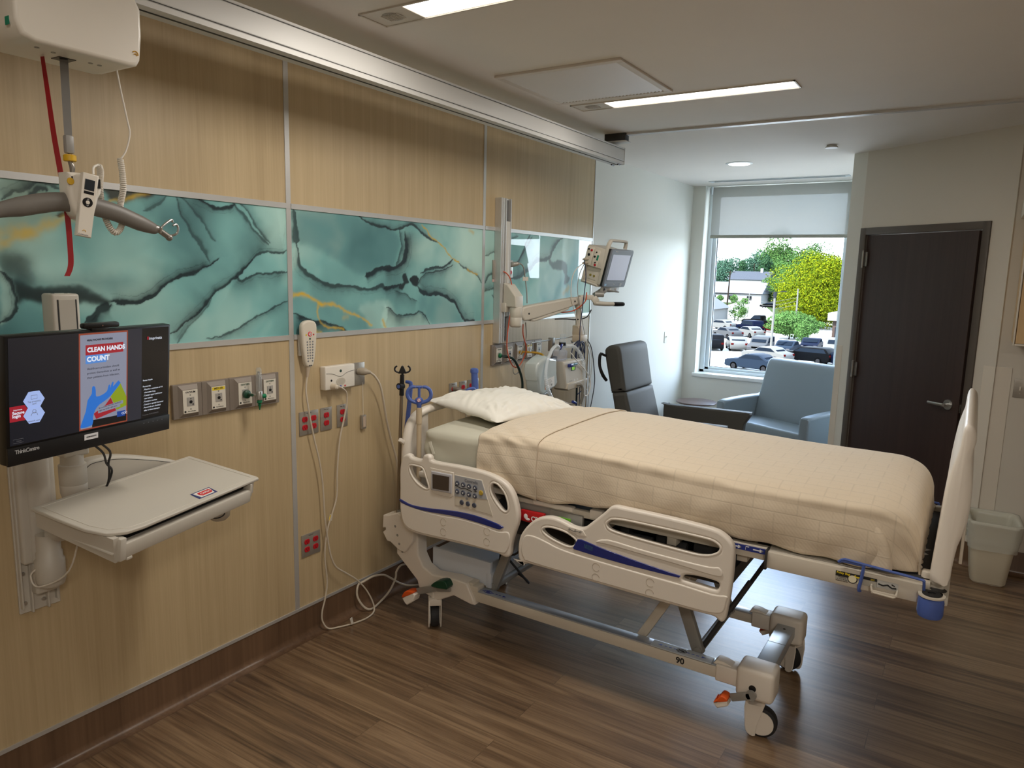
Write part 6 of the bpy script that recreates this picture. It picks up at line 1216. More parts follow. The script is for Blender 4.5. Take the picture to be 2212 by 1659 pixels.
def gas_strip(ys, z0, z1, label, names):
    t = thing('gas_outlet_panel', label, 'gas outlet', (0, (ys[0] + ys[-1]) / 2, (z0 + z1) / 2))
    for i, nm in enumerate(names):
        y0, y1 = ys[i], ys[i + 1]; yc = (y0 + y1) / 2 + .004; w = y1 - y0
        b = B(); b.box(.0002, .016, y0 + .0004, y1 - .0004, z0, z1, .0015, 1)
        hw = w * .27; fr = [(y0 + w * .17, z0 + .004), (y0 + w * .84, z0 + .004), (y0 + w * .84, z1 - .004), (y0 + w * .17, z1 - .004)]; inn = [(yc - hw, z0 + .018), (yc + hw, z0 + .018), (yc + hw, z1 - .022), (yc - hw, z1 - .022)]
        b.add([(.016, *p) for p in fr] + [(.026, *p) for p in inn], [(0, 1, 5, 4), (1, 2, 6, 5), (2, 3, 7, 6), (3, 0, 4, 7), (4, 5, 6, 7)]); md = obj('module', b, M_gasf, t, smooth=0)
        b = B(); b.box(.026, .028, yc - hw * .95, yc + hw * .95, z0 + .020, z1 - .024, .0008, 1); obj('plate', b, M_gasp, md)
        b = B(); b.text(nm, .0105, wallm(yc, z1 - .033, .0283), .0002, 'CENTER', .0003); obj('gas_name', b, M_green if nm == 'OXYGEN' else M_txt, md, smooth=0)
        if nm == 'MED AIR': b = B(); b.box(.0281, .0283, yc - hw * .85, yc + hw * .85, z1 - .040, z1 - .027); obj('yellow_flash', b, mat('ink_yellow', srgb(226, 200, 40), .5), md, smooth=0)
        zc = (z0 + z1) / 2 - .002
        b = B(); b.box(.028, .0295, yc - .016, yc + .016, zc - .018, zc + .018, .004 if False else .0006, 1); obj('latch_plate', b, mat('latch_silver', srgb(176, 174, 170), .35, .4), md)
        b = B(); b.lathe((.0295, yc, zc - .001), [(.0065, 0), (.0065, .0012)], 18, 'x'); b.lathe((.0295, yc, zc + .0115), [(.0022, 0), (.0022, .001)], 8, 'x'); b.lathe((.0295, yc + .009, zc - .011), [(.0030, 0), (.0030, .001)], 8, 'x'); obj('port', b, M_blk, md)
        for q in (.027, -.030): b = B(); b.lathe((.028, yc, zc + q), [(.0035, 0), (.003, .0012)], 10, 'x'); obj('screw', b, M_chrome, md)
        b = B(); b.text('BeaconMedaes', .0058, wallm(yc + .004, z0 + .028, .0283), .0002); b.lathe((.0281, yc - hw * .72, z0 + .028), [(.0042, 0), (.0042, .0006)], 14, 'x'); obj('maker_mark', b, M_txt, md, smooth=0)
    return t
gas_strip([1.652, 1.780, 1.909, 2.040, 2.168], 1.200, 1.338, 'grey panel of four medical gas outlets beside the computer screen', ['VACUUM', 'MED AIR', 'OXYGEN', 'OXYGEN'])
gas_strip([3.880, 4.008, 4.136, 4.264, 4.392, 4.522], 1.203, 1.337, 'grey panel of five medical gas outlets under the patient monitor rail', ['OXYGEN', 'OXYGEN', 'VACUUM', 'MED AIR', 'VACUUM'])
# oxygen flowmeter
fy = 1.975; t = thing('oxygen_flowmeter', 'clear oxygen flowmeter with green knob plugged into the third gas outlet', 'flowmeter', (.03, fy + .02, 1.262))
M_clear = clear_mat('clear_acrylic', (.93, .95, .95, 1), .85)
b = B(); b.lathe((.028, fy + .004, 1.264), [(.016, 0), (.018, .004), (.018, .014), (.012, .018), (.006, .02), (.006, .046)], 24, 'x'); obj('green_coupling', b, M_green, t)
b = B(); b.cyl((.05, fy + .004, 1.264), (.085, fy + .022, 1.262), .006, seg=12); obj('stem', b, M_chrome, t)
b = B(); b.lathe((.088, fy + .028, 1.243), [(.012, 0), (.013, .004), (.013, .034), (.011, .038)], 20); obj('valve_block', b, M_chrome, t)
b = B(); b.lathe((.088, fy + .028, 1.280), [(.0115, 0), (.0115, .094), (.009, .098), (.0085, .101)], 20); obj('tube', b, M_clear, t)
b = B(); b.cyl((.088, fy + .028, 1.283), (.088, fy + .028, 1.365), .0035, .0045, 10); obj('inner_tube', b, mat('tube_grey', srgb(150, 146, 138), .3), t)
b = B(); b.cyl((.088, fy + .041, 1.256), (.088, fy + .058, 1.256), .009, .010, 16); obj('knob', b, mat('knob_green', srgb(0, 120, 76), .4), t)
b = B(); b.lathe((.088, fy + .028, 1.198), [(.0016, 0), (.003, .006), (.005, .016), (.008, .024), (.0045, .026), (.011, .032), (.011, .043)], 16); obj('hose_barb', b, mat('barb_green', srgb(0, 110, 70), .4), t)
# pillow speaker on its hook
t = thing('pillow_speaker', 'beige handheld nurse call remote with rows of buttons hanging on the wall', 'remote control', (.03, 2.33, 1.45))
b = B(); b.outline([(2.285, 1.50), (2.286, 1.545), (2.305, 1.562), (2.33, 1.566), (2.356, 1.562), (2.374, 1.545), (2.374, 1.50), (2.366, 1.42), (2.354, 1.362), (2.341, 1.348), (2.329, 1.345), (2.317, 1.348), (2.304, 1.362), (2.293, 1.42)], (), .026, .009, YZ(.030), smooth=2, res=3); bd = obj('body', b, mat('remote_beige', srgb(208, 200, 184), .4), t, smooth=50)
b = B(); b.box(.001, .018, 2.290, 2.368, 1.40, 1.50, .004); obj('wall_holder', b, mat('holder_clear', srgb(190, 186, 176), .3), t)
M_k = mat('key_grey', srgb(120, 122, 124), .4)
b = B(); b.lathe((.0425, 2.33, 1.502), [(.0125, 0), (.011, .002)], 24, 'x'); cb = obj('call_button', b, mat('call_red', srgb(206, 60, 66), .4), bd, label='red call button')
b = B(); b.box(.0443, .0451, 2.3275, 2.3325, 1.494, 1.510); obj('cross_mark', b, M_txtw, bd, smooth=0)
b = B(); b.box(.0443, .0451, 2.322, 2.338, 1.4995, 1.5045); obj('cross_mark', b, M_txtw, bd, smooth=0)
for yy, m_ in ((2.308, mat('key_yellow', srgb(206, 180, 50), .4)), (2.352, mat('key_red', srgb(180, 40, 44), .4))):
    b = B(); b.lathe((.0425, yy, 1.499), [(.0045, 0), (.004, .0015)], 12, 'x'); obj('key', b, m_, bd)
b = B(); b.lathe((.0425, 2.330, 1.480), [(.005, 0), (.0045, .0015)], 12, 'x'); obj('key', b, M_green, bd)
for r_i in range(8):
    for c_i in (-1, 0, 1):
        if r_i == 7 and c_i == 0: continue
        b = B(); b.lathe((.0425, 2.330 + c_i * (.0165 - r_i * .0005), 1.466 - r_i * .0128), [(.0045, 0), (.004, .0014)], 10, 'x'); obj('key', b, M_k, bd)
b = B(); b.text('Jeron', .009, wallm(2.330, 1.356, .0436), .0002, 'CENTER', .0003); obj('lettering', b, M_txt, bd, smooth=0)
b = B(); b.cyl((.03, 2.326, 1.348), (.03, 2.320, 1.300), .011, .006, 14); obj('strain_relief', b, mat('relief_taupe', srgb(186, 170, 148), .5), t)
M_cord = mat('beige_cord', srgb(200, 188, 168), .5)
b = B(); b.tube([(.03, 2.320, 1.305), (.03, 2.313, 1.26), (.032, 2.312, 1.212), (.034, 2.330, 1.10), (.034, 2.354, .992), (.034, 2.383, .881), (.034, 2.401, .764), (.034, 2.410, .602), (.034, 2.424, .50), (.036, 2.436, .42), (.038, 2.447, .373), (.042, 2.474, .315), (.05, 2.535, .262), (.06, 2.60, .205), (.07, 2.655, .135), (.082, 2.69, .06), (.095, 2.69, .010), (.118, 2.62, .006), (.105, 2.535, .006), (.070, 2.455, .006), (.045, 2.41, .012), (.030, 2.388, .055), (.028, 2.389, .106), (.028, 2.409, .165), (.028, 2.425, .248), (.028, 2.414, .363), (.028, 2.416, .442), (.028, 2.436, .53), (.028, 2.462, .588), (.028, 2.497, .676), (.028, 2.503, .805), (.028, 2.523, .962), (.028, 2.554, 1.065), (.034, 2.567, 1.14), (.042, 2.558, 1.198), (.046, 2.520, 1.228), (.046, 2.505, 1.232)], .0042, 8, smooth=6); ccd = obj('call_cord', b, M_cord, t, label='long beige cord looping to the floor')
b = B(); b.box(.105, .110, 2.505, 2.520, .008, .045, .001, 1, rot=Matrix.Rotation(.25, 3, 'X')); obj('cord_clip', b, M_pwhite, ccd)
b = B(); b.box(.024, .0255, 2.448, 2.470, .560, .592, rot=Matrix.Rotation(-.3, 3, 'X')); ft_ = obj('flag_tag', b, mat('tag_white3', srgb(220, 216, 200), .5), ccd, smooth=0)
b = B(); b.box(.0257, .0262, 2.448, 2.458, .562, .590, rot=Matrix.Rotation(-.3, 3, 'X')); obj('flag_stripe', b, mat('ink_yellow', srgb(226, 200, 40), .5), ft_, smooth=0)
# nurse call station
t = thing('nurse_call_station', 'white nurse call box on the wood wall above the red outlets', 'call box', (0, 2.52, 1.28))
b = B(); b.box(.001, .040, 2.424, 2.620, 1.223, 1.338, .005, 3); st = obj('case', b, M_pwhite, t)
b = B(); b.tube([(.0405, 2.43, 1.305), (.0405, 2.47, 1.300), (.0405, 2.522, 1.283), (.0405, 2.57, 1.300), (.0405, 2.615, 1.305)], .0014, 6, smooth=4); obj('contour_line', b, M_bedg, st)
b = B(); b.lathe((.040, 2.524, 1.310), [(.0075, 0), (.006, .002)], 16, 'x'); obj('reset_button', b, mat('btn_green', srgb(40, 70, 60), .4), st)
b = B(); b.outline([(2.524 + .030 * math.cos(a), 1.258 + .019 * math.sin(a)) for a in np.linspace(0, 2 * PI, 28, endpoint=False)], (), .002, .0006, YZ(.0405)); sg = obj('speaker_grille', b, mat('grille_beige', srgb(196, 188, 172), .5), st)
b = B()
for i in range(7):
    for j in range(5):
        if ((i - 3) / 3.3) ** 2 + ((j - 2) / 2.3) ** 2 < 1: b.box(.0415, .0421, 2.524 + (i - 3) * .0075 - .0015, 2.524 + (i - 3) * .0075 + .0015, 1.258 + (j - 2) * .006 - .0012, 1.258 + (j - 2) * .006 + .0012)
obj('grille_holes', b, M_bedg, sg, smooth=0)
b = B(); b.lathe((.040, 2.462, 1.268), [(.0055, 0), (.0055, .001)], 14, 'x'); obj('jack', b, M_blk, st)
for yy, m_ in ((2.522, mat('led_blue', srgb(60, 80, 170), .3)), (2.552, mat('led_red', srgb(200, 90, 90), .3))): b = B(); b.box(.040, .0412, yy - .006, yy + .006, 1.230, 1.238, .001, 1); obj('indicator', b, m_, st)
b = B(); b.lathe((.040, 2.468, 1.238), [(.016, 0), (.015, .014), (.011, .03), (.006, .034)], 18, 'x'); obj('cord_plug', b, M_cord, t)
t = thing('junction_plate', 'grey steel plate with a large beige power plug beside the nurse call box', 'wall plate', (0, 2.69, 1.275))
b = B(); b.box(.0005, .006, 2.622, 2.725, 1.217, 1.334, .002); obj('cover_plate', b, M_plate, t)
b = B(); b.tube([(.008, 2.678, 1.288), (.028, 2.682, 1.290), (.045, 2.690, 1.289), (.055, 2.700, 1.287), (.06, 2.712, 1.284)], [.017, .020, .018, .011, .007], 14, smooth=4); pg = obj('bed_plug', b, mat('plug_beige2', srgb(168, 158, 142), .45), t)
b = B(); b.tube([(.058, 2.708, 1.285), (.06, 2.742, 1.262), (.06, 2.782, 1.208), (.05, 2.818, 1.116), (.045, 2.848, 1.003), (.045, 2.888, .879), (.05, 2.918, .781), (.06, 2.92, .671), (.06, 2.95, .45), (.05, 2.99, .25), (.045, 3.02, .158), (.045, 2.958, .157), (.045, 2.923, .134), (.045, 2.914, .096), (.05, 2.861, .045), (.06, 2.767, .014), (.07, 2.689, .010), (.05, 2.655, .035), (.03, 2.632, .095), (.024, 2.645, .149), (.03, 2.68, .159), (.03, 2.755, .162), (.035, 2.827, .146), (.04, 2.874, .115), (.05, 2.937, .065), (.07, 3.001, .03), (.12, 3.10, .012), (.25, 3.2, .010)], .0058, 8, smooth=6); obj('power_cord', b, M_cord, pg)
t = thing('pull_cord', 'thin white pull cord with a small metal pendant below the power plug', 'pull cord', (.01, 2.705, 1.1))
b = B(); b.cyl((.012, 2.704, 1.229), (.012, 2.705, 1.058), .0012, seg=6); obj('string', b, M_wire, t)
b = B(); b.box(.004, .018, 2.690, 2.722, .985, 1.058, .002); pd_ = obj('pendant', b, M_plate, t)
b = B(); b.box(.0182, .0190, 2.698, 2.716, .995, 1.050); obj('pendant_face', b, mat('pendant_cream', srgb(190, 170, 150), .5), pd_, smooth=0)
# ================================================================ patient monitor on its wall arm
M_mon = mat('monitor_beige', srgb(202, 196, 183), .42, bump=.04, bscale=900)
M_gcab = mat('cable_grey', srgb(150, 148, 140), .5)
M_ocab = mat('cable_orange', srgb(196, 84, 50), .45)
M_ncab = mat('cable_navy', srgb(36, 48, 78), .45)
M_tcab = mat('cable_dark_green', srgb(18, 44, 40), .4)
t = thing('monitor_mount', 'vertical wall rail with a beige jointed arm holding the patient monitor', 'wall mount', (.03, 3.96, 1.6))
b = B(); b.box(.001, .030, 3.905, 4.022, 1.35, 2.270, .001, 1)
for q in (3.908, 3.935, 3.962, 4.018): b.box(.028, .052, q - .004, q + .004, 1.35, 2.270, .001, 1)
b.box(.028, .046, 3.915, 3.955, 1.35, 2.270); rl = obj('wall_rail', b, M_alu, t, smooth=0)
b = B(); b.box(.031, .0325, 3.968, 4.012, 1.36, 2.262); obj('rail_channel', b, mat('channel_grey', srgb(110, 110, 110), .4, .4), rl, smooth=0)
b = B(); b.box(.0325, .050, 3.966, 4.014, 1.52, 2.128, .002); obj('rail_insert', b, mat('insert_cream', srgb(200, 196, 186), .4), rl)
for z in (1.74, 2.0, 1.45, 2.24): b = B(); b.lathe((.052, 3.922, z), [(.004, 0), (.0035, .0012)], 10, 'x'); obj('rail_screw', b, M_chrome, rl)
b = B(); b.outline([(.052, 1.60), (.052, 1.735), (.085, 1.730), (.150, 1.655), (.152, 1.585), (.075, 1.585)], (), .095, .008, XZ(3.985)); b.box(.045, .08, 3.93, 4.03, 1.55, 1.61, .004); obj('rail_block', b, M_mon, t)
b = B(); b.lathe((.125, 3.985, 1.455), [(.030, 0), (.040, .010), (.042, .020), (.042, .062), (.0405, .064), (.042, .066), (.042, .125), (.036, .132)], 28); obj('hub', b, M_mon, t, smooth=50)
a0 = Vector((.150, 4.055, 1.545)); a1 = Vector((.300, 4.43, 1.615)); d_ = (a1 - a0).normalized(); up_ = Vector((0, 0, 1)); up_ = (up_ - d_ * up_.dot(d_)).normalized(); am = frame((a0 + a1) / 2, d_, up_); L_ = (a1 - a0).length / 2
b = B(); b.outline([(-L_, .046), (-L_ - .035, .030), (-L_ - .046, 0), (-L_ - .035, -.032), (-L_, -.048), (0, -.038), (L_ * .8, -.026), (L_ + .02, -.018), (L_ + .034, 0), (L_ + .022, .024), (L_, .032), (0, .040)], (), .066, .010, am, smooth=3, res=3); arm = obj('arm', b, M_mon, t, smooth=50)
b = B(); b.outline([(-L_ + .02, -.050), (L_ * .75, -.024), (L_ * .70, -.038), (L_ * .55, -.045), (0, -.056), (-L_ + .05, -.064)], (), .060, .006, am); obj('arm_underside', b, M_mon, arm)
for q in (-L_ + .01, L_ - .005): b = B(); b.merge((lambda z: (z.lathe((q, -.004 if q < 0 else .006, .033), [(.007, 0), (.006, .0015)], 16), z.bm)[1])(B()), am); obj('arm_bolt', b, M_dgrey, arm)
b = B(); b.lathe((.322, 4.485, 1.445), [(.014, 0), (.020, .004), (.020, .125), (.028, .130), (.030, .20), (.024, .206)], 24); b.bar((.300, 4.43, 1.62), (.322, 4.485, 1.62), .05, .055, .008); obj('arm_post', b, M_mon, t, smooth=50)
b = B(); b.bar((.322, 4.485, 1.645), (.39, 4.56, 1.648), .05, .032, .006); b.bar((.39, 4.56, 1.648), (.415, 4.575, 1.615), .055, .045, .006); obj('second_arm', b, M_mon, t)
b = B(); b.tube([(.405, 4.555, 1.610), (.45, 4.62, 1.604), (.485, 4.685, 1.603)], [.022, .021, .020], 16, smooth=3, flat=(.75, 1.1)); obj('positioning_handle', b, M_mon, t)
b = B(); b.tube([(.484, 4.684, 1.603), (.50, 4.715, 1.602), (.522, 4.765, 1.602), (.526, 4.772, 1.602)], [.0205, .0215, .020, .012], 16, smooth=3, flat=(.75, 1.1)); obj('handle_grip', b, M_blk, t)
b = B(); b.bar((.40, 4.575, 1.66), (.43, 4.65, 1.70), .06, .03, .006); b.cyl((.40, 4.56, 1.668), (.45, 4.60, 1.668), .018); b.bar((.43, 4.66, 1.700), (.49, 4.74, 1.686), .05, .008, .002); obj('tilt_head', b, M_bedg, t)
b = B(); b.box(.290, .352, 4.455, 4.520, 1.385, 1.455, .008); b.box(.30, .37, 4.44, 4.54, 1.34, 1.39, .006); obj('cable_holder', b, mat('holder_beige', srgb(190, 176, 154), .45), t)
cm = Vector((.503, 4.714, 1.847)); yw, tl_ = math.radians(-5.3), math.radians(-14.4)
n_ = Vector((math.cos(yw) * math.cos(tl_), math.sin(yw) * math.cos(tl_), math.sin(tl_))); r_ = Vector((-math.sin(yw), math.cos(yw), 0)); u2 = n_.cross(r_)
pmx = Matrix(((r_.x, u2.x, n_.x, cm.x), (r_.y, u2.y, n_.y, cm.y), (r_.z, u2.z, n_.z, cm.z), (0, 0, 0, 1)))
pmn = thing('patient_monitor', 'beige patient monitor with a pale grey screen on a wall arm', 'patient monitor', tuple(cm))
b = B(); b.merge((lambda q: (q.outline([(-.150, -.120), (-.142, -.132), (.142, -.132), (.150, -.120), (.150, .120), (.142, .133), (-.142, .133), (-.150, .120)], (), .014, .004), q.bm)[1])(B()), pmx @ Matrix.Translation((0, 0, -.006))); bz = obj('screen_bezel', b, mat('bezel_slate', srgb(112, 118, 128), .35), pmn)
obj('rear_rim', mb(pmx, -.147, .147, -.130, .131, -.030, -.012, .004), M_blk, pmn)
obj('screen_frame', mb(pmx, -.125, .130, -.088, .098, .0008, .0016), M_blk, bz, smooth=0)
obj('screen', mb(pmx, -.125, .118, -.082, .098, .0014, .0024), mat('lcd_pale', srgb(168, 172, 190), .25, emit=srgb(150, 155, 175), estr=.25), bz, smooth=0)
obj('front_case', mb(pmx, -.140, .145, -.128, .128, -.060, -.028, .010), M_mon, pmn)
b = B(); q = B(); q.box(-.142, .125, -.020, .118, -.200, -.055, .006); b.merge(q.bm, pmx)
for bx_ in ((-.120, .125, -.138, -.015, -.185, -.055), (-.142, -.118, -.145, -.130, -.190, -.055), (-.142, -.118, -.145, -.02, -.190, -.180), (-.142, .125, -.145, -.132, -.190, -.05)): q = B(); q.box(*bx_, .003); b.merge(q.bm, pmx)
obj('rear_case', b, M_mon, pmn)
obj('lower_fascia', mb(pmx, -.125, .095, -.172, -.130, -.030, -.008, .003), mat('fascia_grey', srgb(176, 172, 166), .4), pmn)
for k, u in enumerate((-.105, -.03, .05)): obj('fascia_key', mb(pmx, u - .012, u + .012, -.158, -.142, -.009, -.006, .001), M_mon if k else M_blk, pmn)
obj('recess_plate', mb(pmx, -.123, -.119, -.110, -.050, -.155, -.085, .002), M_mon, pmn)
for w in (-.135, -.105): b = B(); b.merge((lambda q: (q.lathe((-.125, -.082, w), [(.009, 0), (.0075, .004)], 16, 'x'), q.bm)[1])(B()), pmx @ Matrix.Identity(4)); obj('recess_stud', b, mat('brass', srgb(160, 140, 70), .4, .5), pmn)
mods = [mb(pmx, -.150, -.142, -.018, .108, -.198, -.140, .002), mb(pmx, -.150, -.142, -.018, .098, -.134, -.085, .002)]
M_mod = mat('module_cream', srgb(214, 208, 194), .4)
mo = [obj('module', m_, M_mod, pmn) for m_ in mods]
for i, v, w, rad, m_ in ((0, .088, -.182, .007, M_blk), (0, .086, -.158, .009, M_redo), (0, .052, -.172, .010, M_blk), (1, .082, -.115, .005, M_blk), (1, .050, -.122, .008, M_blk), (1, .012, -.108, .006, M_blk), (1, -.004, -.105, .009, M_redo)):
    b = B(); b.merge((lambda q: (q.lathe((-.1505, v, w), [(rad, 0), (rad * .85, -.003)], 16, 'x'), q.bm)[1])(B()), pmx); obj('socket', b, m_, mo[i])
obj('green_socket', mb(pmx, -.153, -.150, .030, .066, -.104, -.090, .001), mat('socket_green', srgb(20, 130, 100), .4), mo[1])
for v, w in ((.022, -.172), (-.004, -.168)):
    b = B(); b.tube([pmx @ Vector((-.150, v, w)), pmx @ Vector((-.185, v - .004, w - .004)), pmx @ Vector((-.20, v - .008, w - .006))], [.010, .009, .005], 12); obj('cable_connector', b, mat('connector_beige', srgb(186, 176, 158), .4), pmn)
b = B(); b.tube([pmx @ Vector(p) for p in ((-.128, .03, -.048), (-.130, .130, -.050), (-.120, .170, -.050), (-.095, .182, -.050), (.08, .182, -.050), (.10, .172, -.050), (.105, .132, -.050))], [.013, .013, .012, .011, .011, .011, .012], 12, smooth=4, flat=(1.3, .9)); obj('carry_handle', b, M_mon, pmn)
b = B(); b.text('datascope', .009, pmx @ Matrix.Translation((-.085, .119, .0015)), .0002); b.text('Philips', .007, pmx @ Matrix.Translation((-.01, -.110, .0015)), .0002); obj('lettering', b, M_txtw, bz, smooth=0)
obj('blue_key', mb(pmx, -.138, -.112, -.122, -.108, .0008, .0018), mat('key_sky', srgb(150, 190, 220), .4), bz, smooth=0)
obj('round_key', mb(pmx, .068, .095, -.125, -.103, .0008, .0018), mat('key_pale', srgb(160, 162, 166), .4), bz, smooth=0)
# cables of the monitor (each one its own thing)
def cable(name, label, pts, r, m_, cat='cable', s=6, group=None): b = B(); b.tube(pts, r, 7, smooth=s); return single(name, b, m_, label, cat, pts[0], group=group)
cable('orange_cable', 'orange data cable looping from the small wall plate behind the monitor rail', [(.012, 3.920, 1.815), (.04, 3.935, 1.815), (.07, 3.965, 1.79), (.085, 3.985, 1.74), (.09, 3.990, 1.64), (.10, 3.945, 1.50), (.10, 3.925, 1.36), (.10, 3.945, 1.27), (.10, 4.00, 1.20), (.10, 4.06, 1.185), (.10, 4.12, 1.22), (.12, 4.135, 1.30), (.12, 4.09, 1.40), (.13, 4.07, 1.47)], .0038, M_ocab)
cable('orange_cable', 'orange cable leaving the end of the beige arm up to the monitor', [(.27, 4.33, 1.545), (.33, 4.40, 1.56), (.38, 4.46, 1.62), (.36, 4.52, 1.68)], .004, M_ocab)
cable('power_cable', 'grey power cable from the wall socket down behind the beige arm', [(.03, 4.105, 1.862), (.055, 4.13, 1.865), (.06, 4.17, 1.84), (.05, 4.21, 1.77), (.05, 4.235, 1.68), (.05, 4.245, 1.60)], .0045, M_gcab)
cable('grey_cable', 'grey cable hanging below the arm hub with a loop by the gas outlets', [(.13, 4.10, 1.48), (.12, 4.13, 1.38), (.11, 4.10, 1.30), (.10, 4.04, 1.22), (.10, 4.01, 1.17), (.10, 4.03, 1.14), (.10, 4.08, 1.15), (.10, 4.13, 1.20)], .004, M_gcab)
cable('dark_cable', 'dark cable under the arm drooping to the post', [(.24, 4.30, 1.50), (.28, 4.38, 1.50), (.32, 4.45, 1.495), (.36, 4.53, 1.51), (.37, 4.58, 1.56)], .0042, M_rub)
def loops(c, R1, R2, n, tw, seed, axis=0):
    rs = random.Random(seed); out = []
    for k in range(n * 10 + 1):
        a = 2 * PI * k / 10; w = 1 + rs.uniform(-.10, .10); out.append(Vector((c[0] + tw * math.sin(a * .37 + seed), c[1] + R1 * w * math.cos(a), c[2] + R2 * w * math.sin(a))))
    return out
hx_, hy_ = .345, 4.49
lead = lambda pts, tail: pts + tail
cable('coiled_cable', 'navy cable coiled in tight rings under the monitor cable holder', [Vector((hx_, hy_ - .02, 1.40))] + loops((hx_ + .02, 4.42, 1.265), .06, .085, 4, .02, 1) + [Vector((.36, 4.47, 1.15)), Vector((.36, 4.52, 1.02)), Vector((.36, 4.44, .98))], .0038, M_ncab, s=3)
cable('coiled_cable', 'pale grey cable coiled in large rings under the monitor cable holder', [Vector((hx_, hy_, 1.40))] + loops((hx_, 4.49, 1.265), .075, .10, 4, .018, 4) + [Vector((.35, 4.55, 1.12))], .0036, mat('cable_pale', srgb(186, 184, 174), .5), s=3)
cable('coiled_cable', 'thin pale cable in one long hanging loop right of the coiled ones', [(.35, 4.50, 1.39), (.36, 4.56, 1.34), (.37, 4.62, 1.22), (.37, 4.61, 1.08), (.37, 4.56, 1.0), (.37, 4.52, 1.05), (.36, 4.52, 1.2), (.36, 4.50, 1.36)], .0028, mat('cable_pale', srgb(186, 184, 174), .5))
cable('hanging_cable', 'dark cable hanging from the left side of the patient monitor', [pmx @ Vector((-.19, .018, -.176)), (.39, 4.44, 1.79), (.385, 4.42, 1.60), (.37, 4.42, 1.40), (.37, 4.45, 1.15), (.36, 4.47, .9), (.35, 4.48, .55)], .0032, M_ncab)
cable('hanging_cable', 'white cable curving from the monitor connector down to the holder', [pmx @ Vector((-.195, -.010, -.172)), (.33, 4.40, 1.83), (.32, 4.37, 1.76), (.32, 4.37, 1.65), (.33, 4.41, 1.55), (.34, 4.46, 1.43), (.34, 4.50, 1.36)], .0030, M_wire)
cable('hanging_cable', 'thin grey cable beside the white one curving down from the monitor', [pmx @ Vector((-.19, -.014, -.165)), (.35, 4.42, 1.80), (.345, 4.41, 1.70), (.35, 4.46, 1.55), (.36, 4.51, 1.40), (.36, 4.53, 1.36)], .0026, M_gcab)
for k, (dx, m_, lb) in enumerate(((0, M_tcab, 'dark green hose hanging straight down beside the panel edge'), (.014, M_ncab, 'navy cable hanging straight down beside the dark green hose'))):
    cable('hanging_cable', lb, [(.33, 4.47 + dx, 1.37), (.33, 4.475 + dx, 1.1), (.33, 4.48 + dx, .8), (.32, 4.48 + dx, .4)], .0045 - .001 * k, m_)
cable('hanging_cable', 'black and grey lead dropping from the holder to the recliner back clip', [(.35, 4.53, 1.38), (.37, 4.60, 1.30), (.37, 4.66, 1.15), (.36, 4.70, 1.02), (.35, 4.67, .85), (.34, 4.62, .68)], .0034, M_rub)
cable('hanging_cable', 'thin grey lead hanging left of the black one by the white wall', [(.35, 4.52, 1.38), (.36, 4.59, 1.26), (.36, 4.61, 1.10), (.36, 4.61, .9), (.36, 4.60, .68)], .0026, M_gcab)
cable('oxygen_hose', 'thick dark green oxygen hose from the first outlet down behind the pillow', [(.03, 3.945, 1.262), (.06, 3.955, 1.262), (.10, 4.00, 1.245), (.11, 4.05, 1.19), (.12, 4.09, 1.10), (.12, 4.10, 1.0), (.12, 4.11, .8)], .0085, M_tcab, 'hose')
cable('air_hose', 'yellow air hose between the gas outlet and the humidifier', [(.03, 4.20, 1.27), (.06, 4.21, 1.27), (.10, 4.24, 1.268), (.14, 4.27, 1.262), (.18, 4.26, 1.25), (.22, 4.22, 1.22)], .0075, mat('hose_yellow', srgb(186, 144, 30), .45), 'hose')
for yy, m_, lb in ((3.945, mat('knob_green', srgb(0, 120, 76), .4), 'green hose coupling in the first outlet of the five'), (4.20, mat('hose_yellow', srgb(186, 144, 30), .45), 'yellow hose coupling in the third outlet of the five')):
    b = B(); b.lathe((.029, yy, 1.265), [(.012, 0), (.015, .004), (.015, .014), (.009, .02)], 20, 'x'); single('hose_coupling', b, m_, lb, 'coupling', (.03, yy, 1.265))
t = thing('data_plate', 'white data plate left of the monitor rail with an orange cable in it', 'wall plate', (0, 3.917, 1.82))
b = B(); b.box(.001, .007, 3.884, 3.950, 1.762, 1.882, .002); obj('cover_plate', b, M_plate, t)
b = B(); b.box(.007, .009, 3.904, 3.932, 1.785, 1.862, .001); obj('insert', b, M_gasp, t)
b = B(); b.box(.001, .004, 3.886, 3.950, 1.742, 1.760); obj('red_label', b, mat('label_rosy', srgb(200, 170, 165), .5), t)
t = thing('outlet_plate', 'steel outlet plate right of the monitor rail with a silver plug and one red socket', 'electrical outlet', (0, 4.09, 1.82))
b = B(); b.box(.001, .007, 4.060, 4.122, 1.770, 1.884, .002); obj('cover_plate', b, M_plate, t)
receptacle(t, 4.092, 1.805, .005)
b = B(); b.tube([(.007, 4.088, 1.855), (.028, 4.09, 1.858), (.05, 4.10, 1.862), (.06, 4.115, 1.862)], [.017, .018, .014, .007], 14, smooth=3); obj('plug', b, mat('plug_silver', srgb(170, 166, 158), .35, .3), t)
b = B(); b.box(.052, .054, 4.175, 4.245, 1.752, 1.778); single('cord_tag', b, mat('tag_buff', srgb(206, 192, 170), .5), 'small buff paper tag on the grey power cable', 'tag', (.053, 4.21, 1.765))
